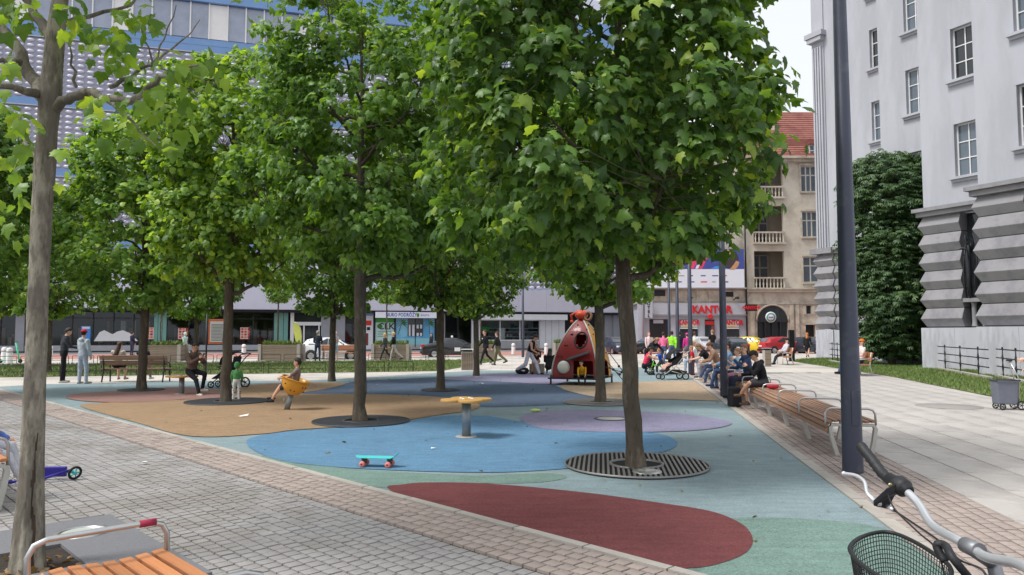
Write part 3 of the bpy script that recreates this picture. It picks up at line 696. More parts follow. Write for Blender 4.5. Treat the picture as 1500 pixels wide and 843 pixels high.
bill = thing('billboard', 'large white and blue advertising billboard above the exchange shop', 'billboard', (0, 0, 0))
m_bw = M('billboard_white', S(224, 226, 236), .5, .03, 1); m_bb = M('billboard_blue', S(72, 84, 156), .5, .15, .6); m_bp = M('billboard_pink', S(226, 70, 120), .5); m_bl = M('billboard_lightblue', S(70, 150, 226), .5); m_bt = M('billboard_tan', S(196, 150, 110), .5, .2, 2); m_bd = M('billboard_dark_grey', S(70, 60, 66), .5, .25, 2)  # the dark grey is printed ink of the figure
kbox(bill, 'panel', 946, 1089.6, 395.2, 422.5, -.5, -.37, m_bw); kbox(bill, 'frame', 945.2, 1090.4, 421.9, 423.3, -.55, -.36, m_gmetal)
up = kbox(bill, 'picture', 946, 1089.6, 366, 395, -.5, -.37, m_bb)
def bp(name, pts, mat, y):
    p = MB(); p.poly([(kx(a), DK - y, kz(b)) for a, b in pts]); p.build(name, mat, up)
bp('stripe', [(1018, 394.6), (1022, 394.6), (1036, 367), (1031, 367)], m_bw, .506); bp('stripe', [(1022.5, 394.6), (1028, 394.6), (1043, 367), (1037, 367)], m_bp, .507); bp('stripe', [(1008, 394.6), (1016, 394.6), (1030, 367), (1023, 367)], m_bp, .508)
bp('print_shape', [(1040, 395), (1048, 391), (1060, 391.5), (1066, 395)], m_bl, .509); bp('print_figure', [(1058, 394), (1056, 376), (1066, 369), (1078, 370), (1082, 379), (1078, 394)], m_bd, .510); bp('print_figure', [(1068, 396), (1074, 389), (1078, 383), (1083, 385), (1081, 391), (1076, 396)], m_bt, .511); bp('print_figure', [(1062, 372), (1066, 366), (1071, 370), (1068, 378)], m_bt, .512)
for i in range(14):
    a = 960 + (i % 7) * 16.5; b = 404 + (i // 7) * 9; c_ = [m_navy, m_kred, m_gmetal, m_iron, m_navy][i % 5]
    p = MB(); p.span((kx(a), DK - .507, kz(b + 1.6)), (kx(a + 5 + i % 3 * 2), DK - .502, kz(b))); p.build('print_logo', c_, up)
ten = thing('old_tenement', 'old beige tenement with loggia balconies, arched ground floor window and red tile roof', 'building', (0, 0, 0))
# frame of the tenement front: local x from its left corner
TX = kx(1094.6); fl = lambda px: kx(px) - TX
tw = bpy.data.objects.new('tmp', None)
L_end = fl(1275)
holes = []; lg = []; wn = []
for k in range(3):
    dy = -66.5 * k
    lg.append((fl(1107), fl(1151.5), kz(423 + dy), kz(368 + dy))); wn.append((fl(1179), fl(1203), kz(414 + dy), kz(376 + dy)))
arch_x0, arch_x1, arch_zs, arch_r = fl(1109), fl(1154), kz(471), (fl(1154) - fl(1109)) / 2
mb = MB(); holed_wall(mb, L_end, kz(428), kz(232), lg + wn, .45); tw_o = mb.build('wall', m_stone2, ten, (TX, DK, 0), fixn=False)
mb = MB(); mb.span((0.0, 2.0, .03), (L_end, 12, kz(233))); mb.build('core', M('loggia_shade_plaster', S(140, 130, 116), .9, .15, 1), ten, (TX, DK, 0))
mb = MB(); holed_wall(mb, L_end, .03, kz(428.2), [(arch_x0, arch_x1, .03, kz(471)), (fl(1179), fl(1193.5), .03, kz(476)), (fl(1181), fl(1188.5), kz(460), kz(448))], .5)
mb.build('ground_floor_wall', m_stone, ten, (TX, DK - .12, 0), fixn=False)
mb = MB(); n_ = 16; cx = (arch_x0 + arch_x1) / 2       # arched head: dark glazed half disc set 3 mm proud with a stone archivolt
ang = [math.pi * i / n_ for i in range(n_ + 1)]
zsp = kz(471); rr = arch_r * 1.0; hz = (kz(448) - zsp)
pts = [(cx + rr * math.cos(a), -.003, zsp + hz * math.sin(a)) for a in ang]
mb.poly(pts); aw = mb.build('arch_window', m_glass, ten, (TX, DK - .12, 0), fixn=False)
mb = MB(); mb.span((arch_x0, .3, .03), (arch_x1, .36, zsp)); mb.build('window_glass', m_glass, aw)
mb = MB(); mb.tube([(cx + (rr + .08) * math.cos(a), -.03, zsp + (hz + .08) * math.sin(a)) for a in ang], .10, 6); mb.build('archivolt', m_stone, aw)
mb = MB(); mb.span((arch_x0, -.04, zsp - .08), (arch_x1, .0, zsp + .08)); 
for k in (1, 2, 3): mb.span((arch_x0 + (arch_x1 - arch_x0) * k / 4 - .04, -.03, .1), (arch_x0 + (arch_x1 - arch_x0) * k / 4 + .04, .29, zsp - .083))
for k in (1, 3): mb.span((arch_x0 + (arch_x1 - arch_x0) * k / 4 - .035, -.03, zsp + .083), (arch_x0 + (arch_x1 - arch_x0) * k / 4 + .035, -.006, zsp + hz * .86))
mb.span((cx - .035, -.03, zsp + .083), (cx + .035, -.006, zsp + hz)); mb.build('glazing_bars', m_iron, aw)
mb = MB(); mb.lathe([(0.001, 0), (.52, 0), (.52, .06), (.001, .06)], 24, m=Matrix.Rotation(R(90), 3, 'X')); rs = mb.build('round_sign', m_white, aw, (fl(1128.5), -.06, kz(465)))
mb = MB(); mb.lathe([(.30, 0), (.44, 0), (.44, .01), (.30, .01)], 24, m=Matrix.Rotation(R(90), 3, 'X')); mb.build('ring_print', M('sign_teal', S(90, 150, 150), .5), rs, (0, -.065, 0)); mb = MB(); mb.span((-.22, -.075, -.05), (.22, -.066, .05)); mb.build('bar_print', m_navy, rs)
dr = MB(); dr.span((fl(1179), .35, .03), (fl(1193.5), .42, kz(476))); dr.build('door', m_dark, ten, (TX, DK - .12, 0)); dr = MB(); dr.span((fl(1181), .3, kz(460)), (fl(1188.5), .36, kz(448))); dr.build('niche_window', m_glass, ten, (TX, DK - .12, 0))
dr = MB(); dr.span((fl(1177), -.14, kz(476)), (fl(1195.5), -.003, kz(473))); dr.span((fl(1178), -.1, .03), (fl(1179.1), -.003, kz(476.1))); dr.span((fl(1193.4), -.1, .03), (fl(1194.5), -.003, kz(476.1))); dr.build('door_surround', m_stone, ten, (TX, DK - .12, 0))
for a, b in ((1176.5, 1180.6), (1188.9, 1193)): q = MB(); q.span((fl(a), -.10, kz(461)), (fl(b), -.003, kz(449))); q.build('relief', m_stone, ten, (TX, DK - .12, 0))
for a in (1100, 1157, 1165): q = MB(); q.span((fl(a), -.14, .03), (fl(a + 5), -.003, kz(447))); q.build('pilaster', m_stone, ten, (TX, DK - .12, 0))
for pz, ph, pd in ((428.5, 5, .35), (424.5, 2, .5), (446, 1.2, .22)): q = MB(); q.span((0, -pd, kz(pz)), (L_end, -.14 if pz > 430 else -.003, kz(pz - ph + .2))); q.build('cornice', m_stone, ten, (TX, DK, 0))
for k, (a, b, c, d) in enumerate(lg):
    lo = MB(); lo.span((a, .5, c), (b, 1.6, c + .05)); lo.build('loggia_floor', m_stone, ten, (TX, DK, 0))
    ww = bpy.data.objects.new('loggia_window_wall', None)
    wdw = window(ten, a + .15, b - 1.0, c + .1, d - .2, 1.55, 2, 2, M('old_frame', S(120, 112, 104), .7), m_glass, fw=.14, mw=.16, rowfr=(0, .62, 1)); wdw.location = (TX, DK, 0)
    bl = MB(); bl.span((a - .1, -.35, c + .95), (b + .1, -.12, c + 1.1)); bl.span((a - .1, -.4, c - .12), (b + .1, .0, c + .06)); rail = bl.build('balustrade', m_stone, ten, (TX, DK, 0))
    bm_ = MB(); bm_.lathe([(.07, 0), (.07, .08), (.04, .12), (.09, .34), (.05, .62), (.08, .78), (.08, .88)], 8); bme = bm_.mesh('baluster', m_stone)
    nb = 9
    for i in range(nb): inst(bme, 'baluster', rail, (a + .1 + (b - a - .2) * i / (nb - 1), -.23, c + .063))
for k, (a, b, c, d) in enumerate(wn):
    wdw = window(ten, a, b, c, d, .25, 3 if k > 0 else 2, 2, M('old_frame_white', S(196, 192, 184), .7), m_glass2, fw=.1, mw=.12, rowfr=(0, .66, 1), sill=(.2, .15, m_stone)); wdw.location = (TX, DK, 0)
    q = MB(); q.span((a - .18, -.12, d), (b + .18, -.003, d + .2)); q.span((a - .18, -.08, c), (a - .003, -.003, d)); q.span((b + .003, -.08, c), (b + .18, -.003, d)); q.build('window_surround', m_stone, ten, (TX, DK, 0))
q = MB(); q.span((-.1, -.7, kz(234)), (L_end, .2, kz(231))); q.span((-.05, -.4, kz(238)), (L_end, .0, kz(234.2))); q.build('eaves', m_stone, ten, (TX, DK, 0))
m_tile = M('roof_tile', S(140, 90, 80), .8, .2, 2, bump=.3, bscale=20, col2=S(122, 72, 64), c2scale=.7, c2amt=.5)
def roof_rows(parent, x0, x1, y0, z0, y1, z1, n, xl=0.0, xr=0.0):
    for i in range(n):
        t0, t1 = i / n, (i + 1) / n; q = MB(); a0 = x0 + xl * t0; a1 = x1 - xr * t0
        ya, yb = y0 + (y1 - y0) * t0, y0 + (y1 - y0) * t1; za_, zb_ = z0 + (z1 - z0) * t0, z0 + (z1 - z0) * t1
        q.poly([(a0, ya - .09, za_ + .0), (a1, ya - .09, za_), (a1 - xr / n, yb, zb_), (a0 + xl / n, yb, zb_)], .07, (0, -1, .6)); q.build('tile_course', m_tile, parent)
rf = MB(); rf.span((0, .3, kz(231)), (L_end, 11, kz(229))); rfo = rf.build('roof', m_tile, ten, (TX, DK, 0))
roof_rows(rfo, 0, L_end, -.55, kz(231), 6.0, kz(138), 22, xl=fl(1184), xr=0)
q = MB(); q.span((0, .9, kz(231)), (L_end, 11, kz(200))); q.build('roof_core', m_tile, rfo)
dm_ = MB(); dm_.span((fl(1191), -.2, kz(231)), (fl(1205), 2.5, kz(213))); dmo = dm_.build('dormer', m_stone2, rfo)
dm_ = MB(); dm_.span((fl(1192.5), -.24, kz(229.5)), (fl(1203.5), -.203, kz(215))); dm_.build('dormer_window', m_glass2, dmo); dm_ = MB(); dm_.span((fl(1197.6), -.28, kz(229.5)), (fl(1198.4), -.242, kz(215))).span((fl(1192), -.29, kz(222.6)), (fl(1204), -.243, kz(221.8))); dm_.build('dormer_bars', m_white, dmo); dm_ = MB(); dm_.span((fl(1189.5), -.5, kz(213)), (fl(1206.5), 3.2, kz(211))); dm_.build('dormer_roof', m_tile, dmo)
for a, b, c in ((1147, 1151, 144), (1152.5, 1159, 145)): q = MB(); q.span((fl(a), 3.2, kz(200)), (fl(b), 4.0, kz(c))); q.build('chimney', m_stone2, rfo)
roofk = MB(); roofk.span((KX0, DK + 1, kz(225)), (kx(1094), DK + 13, kz(215))); roofk.build('roof', m_tile, kan)

# ---- grey monumental building with saw-tooth front on the right -----------------------------------
m_gw = M('grey_plaster', S(178, 180, 187), .85, .035, .8, bump=.06, bscale=40, col2=S(168, 170, 176), c2scale=.5, c2amt=.6, stretch=(1, 1, .25))
m_rust = M('grey_ashlar', S(142, 141, 144), .85, .10, 1.6, bump=.25, bscale=50, col2=S(128, 127, 132), c2scale=1.1, c2amt=.5)
m_pl = M('plinth_stone', S(182, 184, 192), .8, .06, 1.5, bump=.15, bscale=60, col2=S(166, 168, 174), c2scale=1.0, c2amt=.45, stretch=(2.5, 2.5, .5))
gb = thing('grey_stone_building', 'grey monumental building with saw-tooth bays and banded stone base beside the promenade', 'building', (0, 0, 0))
U = Vector((-0.454, 0.891, 0)).normalized(); SP = Vector((0.80, 5.42, 0)); C1 = Vector((18.86, 29.6, 0))
LF = SP.dot(U)
RZB = math.atan2(-U.y, -U.x)                  # local +x runs towards the camera along each bay, local -y is outwards?
ZT = 27.0; ZP = 1.9; NC = 6; ZC = 7.55; CH = (7.15 - ZP) / NC
outw = Vector((-U.y, U.x, 0)); outw = Vector((-0.891, -0.454, 0))
# local frame: origin at corner C_k, +x = -U (towards camera); rotating RZB sends local -y to outwards
loc_y = Matrix.Rotation(RZB, 3, 'Z') @ Vector((0, -1, 0))
flip = loc_y.dot(outw) < 0
for k in range(0, 6):
    ck = C1 + SP * (k - 1); bay = bpy.data.objects.new('bay', None); link(bay, gb); bay.location = ck; bay.rotation_euler = (0, 0, RZB)
    wx0, wx1 = 1.62, 2.72
    hl = [(wx0, wx1, z, z + 2.45) for z in (8.8, 13.3, 17.8, 22.3)]
    mb = MB(); holed_wall(mb, LF, ZC, ZT, hl, .30)
    mb.add([(0, 0, ZC), (0, 0, ZT), (0, 4, ZT), (0, 4, ZC)], [(0, 1, 2, 3)])
    mb.add([(LF, 0, ZC), (LF, 4, ZC), (LF, 4, ZT), (LF, 0, ZT)], [(0, 1, 2, 3)])
    mb.add([(0, 0, ZT), (LF, 0, ZT), (LF, 4, ZT), (0, 4, ZT)], [(0, 1, 2, 3)])
    mb.build('bay_wall', m_gw, bay, fixn=False)
    for (a, b, c, d) in hl:
        w_ = window(bay, a, b, c, d, .18, 2, 3, m_white, m_glass2 if (k + int(c)) % 3 else m_glass, fw=.07, mw=.045)
        s = MB(); s.span((a - .22, -.22, c - .12), (b + .22, .17, c - .003)); s.span((a - .16, -.11, c - .24), (b + .16, -.002, c - .123)); s.build('sill', m_gw, w_)
        s = MB(); s.span((a - .10, -.035, d), (b + .10, -.002, d + .10)); s.span((a - .10, -.03, c), (a - .003, -.002, d)); s.span((b + .003, -.03, c), (b + .10, -.002, d)); s.build('surround', m_gw, w_)
    # banded base: each course a wedge-profiled stone, broken by the base window
    bx0, bx1 = 1.78, 3.0
    for i in range(NC):
        z = ZP + .06 + i * CH
        for (a, b) in ((-.02, bx0), (bx1, LF)):
            s = MB(); e1 = .18 if a < 0 else 0.0
            def prof(x, ex):
                return [(x, .6, z), (x, -.02, z), (x - ex, -.21, z + CH * .42), (x, -.02, z + CH - .035), (x, .6, z + CH - .035)]
            s.loft([prof(a, e1), prof(b, 0)]); s.build('stone_course', m_rust, bay, bevel=.015)
    s = MB(); s.span((0.03, 0.0, ZP + .02), (bx0 - .03, .62, 7.15)); s.span((bx1 + .03, 0.0, ZP + .02), (LF, .62, 7.15)); s.span((.03, .5, ZP), (LF, 4, 7.14)); s.build('base_core', M('joint_dark', S(84, 84, 88), .9, .1, 3), bay)
    s = MB(); s.span((bx0 + .02, .42, 2.1), (bx1 - .02, .49, 7.1)); bw_ = s.build('base_window', m_glass, bay)
    s = MB(); s.span((bx0 - .02, -.12, 3.05), (bx1 + .02, .4, 3.22)); s.build('window_shelf', m_rust, bw_)
    s = MB()
    for q in (.3, .7): s.lathe([(.13, 1.97), (.10, 2.05), (.10, 2.9), (.13, 3.04)], 12, (bx0 + (bx1 - bx0) * q, .12, 0))
    s.build('colonnette', m_rust, bw_)
    s = MB()
    for q in range(5):
        x_ = bx0 + .1 + (bx1 - bx0 - .2) * q / 4; s.tube([(x_, .05, 3.23), (x_ + .05 * math.sin(q * 2), -.12, 4.0), (x_ - .06 * math.cos(q), .0, 4.8), (x_, .08, 5.7)], .035, 6)
    s.tube([(bx0 + .35, -.12, 3.3), (bx0 + .38, -.2, 4.2), (bx0 + .34, -.16, 5.0), (bx0 + .4, -.2, 5.6)], [.07, .10, .13, .05], 8)
    for z_ in (3.7, 4.4, 5.2): s.tube([(bx0 + .03, .0, z_), (bx1 - .03, .0, z_ + .02)], .018, 6)
    for q in range(6):
        an = q * 1.05; s.tube([(bx0 + .47, -.05, 5.3), (bx0 + .47 + .35 * math.cos(an), -.25, 5.35 + .55 * abs(math.sin(an)) + .05 * q), (bx0 + .5 + .5 * math.cos(an + .4), -.32, 5.4 + .5 * math.sin(an))], [.05, .045, .015], 6)
    s.build('wrought_grille', m_iron, bw_)
    s = MB(); s.span((-.35, -.42, 7.38), (LF, .3, ZC)); s.span((-.22, -.28, 7.16), (LF, .2, 7.378)); s.build('cornice', m_rust, bay)
    pw = LF / 3
    for i in range(3):
        s = MB(); s.span((i * pw - (.10 if i == 0 else -.004), -.33, .0), ((i + 1) * pw - .004, .3, ZP)); s.build('plinth_block', m_pl, bay)
    s = MB(); s.span((0, .3, 0), (LF, 4, ZP - .01)); s.build('plinth_core', m_pl, bay)
mb = MB()
far_c = C1 + SP * 4
mb.box(far_c + Vector((9.2, 3.2, 13)), (14, 6, 26)); mb.build('end_block', m_gw, gb)
# fluted corner pier at the far end, with its ledge
ck = C1 + SP * 4 + U * 0.2
for i in range(4):
    s = MB(); s.box((0, 0, 0), (.13, .25, 14.4)); s.build('flute', m_gw, gb, (*(ck + U * (-.12 + .21 * i) + outw * .1).xy, 14.8), RZB)
s = MB(); s.box((0, 0, 0), (1.0, .5, ZT - 7.6 - .05)); s.build('corner_pier', m_gw, gb, (*(ck + U * .2 - outw * .17).xy, (ZT + 7.6) / 2), RZB)
s = MB(); s.box((0, 0, 0), (1.5, .9, .35)); s.box((0, 0, -.35), (1.2, .75, .3)); s.build('ledge', m_gw, gb, (*(ck + U * .25 + outw * .06).xy, 22.9), RZB)
for i in range(NC):
    z = ZP + .06 + i * CH; s = MB(); s.loft([[(-.5, .3, z), (-.5, -.02, z), (-.7, -.26, z + CH * .42), (-.5, -.02, z + CH - .035), (-.5, .3, z + CH - .035)], [(.9, .3, z), (.9, -.02, z), (.9, -.26, z + CH * .42), (.9, -.02, z + CH - .035), (.9, .3, z + CH - .035)]]); s.build('stone_course', m_rust, gb, (*(ck + U * .15 + outw * .1).xy, 0), RZB)
s = MB(); s.span((-.8, -.45, 7.2), (1.0, .3, 7.58)); s.build('cornice', m_rust, gb, (*(ck + U * .15 + outw * .1).xy, 0), RZB)
s = MB(); s.span((-.55, -.33, 0), (.9, .3, ZP)); s.build('plinth_block', m_pl, gb, (*(ck + U * .15 + outw * .1).xy, 0), RZB)
print('bay outward ok', not flip)
# ------------------------------------------------------------------ trees
def leaf_material(name, c_lo, c_hi, c_yel, tr):
    m = bpy.data.materials.new(name); m.use_nodes = True; n = m.node_tree; L = n.links; b = n.nodes['Principled BSDF']; out = n.nodes['Material Output']
    at = n.nodes.new('ShaderNodeAttribute'); at.attribute_name = 'rnd'; oi = n.nodes.new('ShaderNodeObjectInfo')
    ad = n.nodes.new('ShaderNodeMath'); ad.operation = 'ADD'; L.new(at.outputs['Fac'], ad.inputs[0]); L.new(oi.outputs['Random'], ad.inputs[1])
    fr = n.nodes.new('ShaderNodeMath'); fr.operation = 'FRACT'; L.new(ad.outputs[0], fr.inputs[0])
    cr = n.nodes.new('ShaderNodeValToRGB'); e = cr.color_ramp.elements; e[0].position = 0; e[0].color = (*c_lo, 1); e[1].position = .82; e[1].color = (*c_hi, 1)
    k = cr.color_ramp.elements.new(1.0); k.color = (*c_yel, 1); L.new(fr.outputs[0], cr.inputs[0])
    L.new(cr.outputs[0], b.inputs['Base Color']); b.inputs['Roughness'].default_value = .42; b.inputs['Specular IOR Level'].default_value = .38
    t = n.nodes.new('ShaderNodeBsdfTranslucent'); mu = n.nodes.new('ShaderNodeMixRGB'); mu.blend_type = 'MULTIPLY'; mu.inputs[0].default_value = 1; mu.inputs[2].default_value = (2.2, 2.0, .6, 1)
    L.new(cr.outputs[0], mu.inputs[1]); L.new(mu.outputs[0], t.inputs[0])
    x = n.nodes.new('ShaderNodeMixShader'); x.inputs[0].default_value = tr; L.new(b.outputs[0], x.inputs[1]); L.new(t.outputs[0], x.inputs[2]); L.new(x.outputs[0], out.inputs[0]); return m
m_leaf = leaf_material('plane_leaf', (.046, .105, .028), (.170, .310, .062), (.34, .44, .08), .40)
m_leaf_y = leaf_material('plane_leaf_young', (.08, .17, .035), (.22, .36, .06), (.34, .46, .08), .42)
m_leaf_d = leaf_material('chestnut_leaf', (.045, .095, .040), (.085, .155, .058), (.12, .19, .06), .2)
def bark(name, base, pale, dark, patch=6.0, amt=.5):
    m = M(name, base, .9, .22, 18, bump=.6, bscale=30, col2=pale, c2scale=patch, c2amt=amt, stretch=(1, 1, .35), spec=.2)
    n = m.node_tree; L = n.links; b = n.nodes['Principled BSDF']; src = b.inputs['Base Color'].links[0].from_socket
    tc = n.nodes.new('ShaderNodeTexCoord'); mp = n.nodes.new('ShaderNodeMapping'); mp.inputs['Scale'].default_value = (1, 1, .18); L.new(tc.outputs['Object'], mp.inputs[0])
    t = n.nodes.new('ShaderNodeTexNoise'); t.inputs['Scale'].default_value = 40; t.inputs['Detail'].default_value = 5; L.new(mp.outputs[0], t.inputs['Vector'])
    mr = n.nodes.new('ShaderNodeMapRange'); mr.inputs['From Min'].default_value = .56; mr.inputs['From Max'].default_value = .66; L.new(t.outputs['Fac'], mr.inputs['Value'])
    mx = n.nodes.new('ShaderNodeMixRGB'); mr.inputs['To Max'].default_value = .55; mx.inputs[2].default_value = (*dark, 1); L.new(mr.outputs[0], mx.inputs[0]); L.new(src, mx.inputs[1]); L.new(mx.outputs[0], b.inputs['Base Color']); return m
m_bark = bark('bark_dark', S(86, 78, 68), S(110, 101, 88), S(58, 51, 44), 5.0, .35)
m_bark2 = bark('bark_plane', S(110, 104, 94), S(150, 144, 130), S(78, 72, 64), 6.5, .55)
half = [(.10, -.03), (.30, -.08), (.35, .06), (.50, .14), (.41, .27), (.50, .50), (.28, .53), (.17, .74)]
ol = [(0, .02)] + half + [(0, 1.0)] + [(-x, y) for x, y in half[::-1]]
LT = np.array([(0, .34, .03)] + [(x, y - .1, -.34 * abs(x) ** 1.3 - .30 * y * y + .03 * math.sin(9 * x + 5 * y)) for x, y in ol])
LTF = np.array([(0, i + 1, (i + 1) % len(ol) + 1) for i in range(len(ol))])
ol2 = [(0, .0), (.34, -.06), (.50, .22), (.36, .40), (.44, .62), (0, 1.0), (-.44, .62), (-.36, .40), (-.50, .22), (-.34, -.06)]
LT2 = np.array([(0, .34, .03)] + [(x, y - .1, -.34 * abs(x) ** 1.3 - .28 * y * y) for x, y in ol2]); LTF2 = np.array([(0, i + 1, (i + 1) % len(ol2) + 1) for i in range(len(ol2))])
def nrm(a): return a / np.maximum(np.linalg.norm(a, axis=-1, keepdims=True), 1e-9)
def leaf_frames(pos, outd, rng, droop=.6, flat=.9):
    n = len(pos); up = np.array([0, 0, 1.0])
    d = nrm(outd * .7 + rng.normal(0, .55, (n, 3)) - up * droop * rng.uniform(.3, 1.5, (n, 1)))
    nn = up * flat + outd * .75 + rng.normal(0, .45, (n, 3)); nn = nrm(nn - d * (nn * d).sum(1, keepdims=True)); x = np.cross(d, nn)
    return np.stack([x, d, nn], 2)           # columns x, y, z
def leaves_mesh(name, pos, fr, size, rnd, mat, T, TF):
    n = len(pos); v = np.einsum('nij,mj->nmi', fr, T) * size[:, None, None] + pos[:, None, :]
    f = (TF[None] + (np.arange(n) * len(T))[:, None, None]).ravel()
    return npmesh(name, v.reshape(-1, 3), f, 3, mat, np.repeat(rnd, len(T)), smooth=True)
def curve_pts(a, b, sag, k=5, rng=None, j=.05):
    a, b = Vector(a), Vector(b); out = []
    for i in range(k + 1):
        t = i / k; p = a.lerp(b, t); p.z += sag * math.sin(math.pi * t)
        if rng and 0 < i < k: p += Vector((rng.normal(0, j), rng.normal(0, j), rng.normal(0, j)))
        out.append(p)
    return out
def make_tree(seed, trunk, rad, cr, cz0, cz1, coff=(0, 0), ncl=330, per=28, lsz=.165, csig=.30, hi=True, pw=3.0, gap=-.27):
    """trunk: polyline (local), cr: crown half width, cz0..cz1 crown height range."""
    rng = np.random.default_rng(seed); mb = MB(); k = 26
    tp = []; tr = []; zt = cz1 - .7; tv = [Vector(p) for p in trunk]
    def axis(z):
        for i in range(len(tv) - 1):
            if tv[i].z <= z <= tv[i + 1].z: return tv[i].lerp(tv[i + 1], (z - tv[i].z) / (tv[i + 1].z - tv[i].z))
        return tv[-1] + Vector((0, 0, z - tv[-1].z))
    for i in range(k + 1):
        z = zt * i / k; p = axis(z) + Vector((rng.normal(0, .008), rng.normal(0, .008), 0)); tp.append(p)
        f = 1.0 + .28 * math.exp(-z / .12); ff = 1 - .10 * z / cz0 if z < cz0 else .9 * (1 - .85 * (z - cz0) / (zt - cz0))
        tr.append(max(rad * f * ff, .015) * (1 + rng.normal(0, .03)))
    mb.tube(tp, tr, 16)
    cc = np.array([coff[0] + axis(cz0).x, coff[1] + axis(cz0).y, (cz0 + cz1) / 2]); hz = (cz1 - cz0) / 2
    limbs = []; nl = 18
    for i in range(nl):
        z = cz0 - .15 + (cz1 - cz0 - 1.2) * (i / nl) ** 1.1; an = i * 2.4 + rng.uniform(-.4, .4); el = rng.uniform(.25, .75)
        L = cr * rng.uniform(.75, 1.0); a = axis(z); b = (a.x + math.cos(an) * L * .92, a.y + math.sin(an) * L * .92, min(z + L * el, cz1 - .4))
        pts = curve_pts(a, b, -.12, 6, rng, .035); r0 = rad * .42 * (1 - .6 * i / nl)
        mb.tube(pts, [r0 * (1 - .85 * q / 6) + .006 for q in range(7)], 8); limbs += [(pts[q].lerp(pts[q + 1], u), 0) for q in range(1, 6) for u in (0, .25, .5, .75)] + [(pts[-1], 0)]
    la = np.array([p[:] for p, _ in limbs] + [p[:] for p in tp[len(tp) // 2:]])
    cl = []
    while len(cl) < ncl:
        q = rng.uniform(-1, 1, 3); rr = (abs(q[0]) ** pw + abs(q[1]) ** pw + abs(q[2]) ** pw) ** (1 / pw)
        if rr > 1 or rr < .45: continue
        if rr < .72 and rng.random() < .45: continue
        if mnoise.noise(Vector(q * 2.1) + Vector((seed * 3.1, 0, 0))) < gap: continue
        cl.append(q)
    cl = np.array(cl); bul = 1 + .09 * np.sin(cl[:, 2:3] * 4 + seed); cp = cc + cl * np.array([cr, cr, hz]) * np.array([1, 1, 1]) * np.concatenate([bul, bul, np.ones_like(bul)], 1)
    cnt = np.zeros(len(la))
    for c in cp:
        i = np.argmin(((la - c) ** 2).sum(1) + .3 * (la[:, 2] > c[2]) + .12 * cnt ** 1.5); cnt[i] += 1; s = Vector(la[i]); e = Vector(c)
        mb.tube(curve_pts(s, e, .05, 3, rng, .05), [.008, .006, .005, .003], 4, caps=False)
    pos = []; outd = []
    for c, q in zip(cp, cl):
        m = int(per * rng.uniform(.6, 1.4)); o = rng.normal(0, 1, (m, 3)); o = nrm(o) * rng.uniform(.25, 1.0, (m, 1)) * csig * np.array([1.15, 1.15, .8])
        pos.append(c + o); g = nrm(q * np.array([1, 1, .5])); outd.append(nrm(nrm(o) * .7 + g * .8))
    pos = np.concatenate(pos); outd = np.concatenate(outd); n = len(pos)
    fr = leaf_frames(pos, outd, rng); size = lsz * rng.uniform(.5, 1.35, n); rnd = rng.random(n) * .55 + .42 * np.clip(np.repeat(rng.random(n // 10 + 1), 10)[:n], 0, 1)
    return dict(wood=mb, pos=pos, fr=fr, size=size, rnd=rnd)
_leafme = {}
def leaf_objs(parent, pos, fr, size, mat, T=LT, TF=LTF):
    key = mat.name
    if key not in _leafme: _leafme[key] = npmesh('leaf', T, TF.ravel(), 3, mat, smooth=True)
    me = _leafme[key]
    for p, f, s in zip(pos, fr, size):
        o = bpy.data.objects.new('leaf', me); link(o, parent); o.matrix_local = Matrix.Translation(Vector(p)) @ Matrix(f.tolist()).to_4x4() @ Matrix.Scale(s, 4)
def plant_tree(d, base, label, leafmat, barkmat, group=None, singles=0, rz=0.0, hi=True):
    t = thing('plane_tree', label, 'tree', base, rz, group)
    d['wood'].build('trunk', barkmat, t, fixn=False)
    sel = np.zeros(len(d['pos']), bool)
    if singles:
        c_, s_ = math.cos(rz), math.sin(rz); P = d['pos']; wx = P[:, 0] * c_ - P[:, 1] * s_ + base[0]; wy = P[:, 0] * s_ + P[:, 1] * c_ + base[1]; wz = P[:, 2]
        px = 750 + F * wx / wy; py = HOR - F * (wz - CAM_H) / wy; view = nrm(np.stack([wx, wy, wz - CAM_H], 1)); nz = d['fr'][:, :, 2]
        nw = np.stack([nz[:, 0] * c_ - nz[:, 1] * s_, nz[:, 0] * s_ + nz[:, 1] * c_, nz[:, 2]], 1)
        sc = d['size'] / wy * (.3 + np.abs((nw * view).sum(1))); sc[(px < 0) | (px > 1500) | (py < 0) | (py > 843)] = 0
        sel[np.argsort(-sc)[:singles]] = True
        leaf_objs(t, d['pos'][sel], d['fr'][sel], d['size'][sel], leafmat)
    k = ~sel; T, TF = (LT, LTF) if hi else (LT2, LTF2)
    me = leaves_mesh('crown', d['pos'][k], d['fr'][k], d['size'][k], d['rnd'][k], leafmat, T, TF)
    o = bpy.data.objects.new('crown', me); link(o, t); o['kind'] = 'stuff'; return t
def gp(px, py): p = G(px, py); return (p.x, p.y, 0)
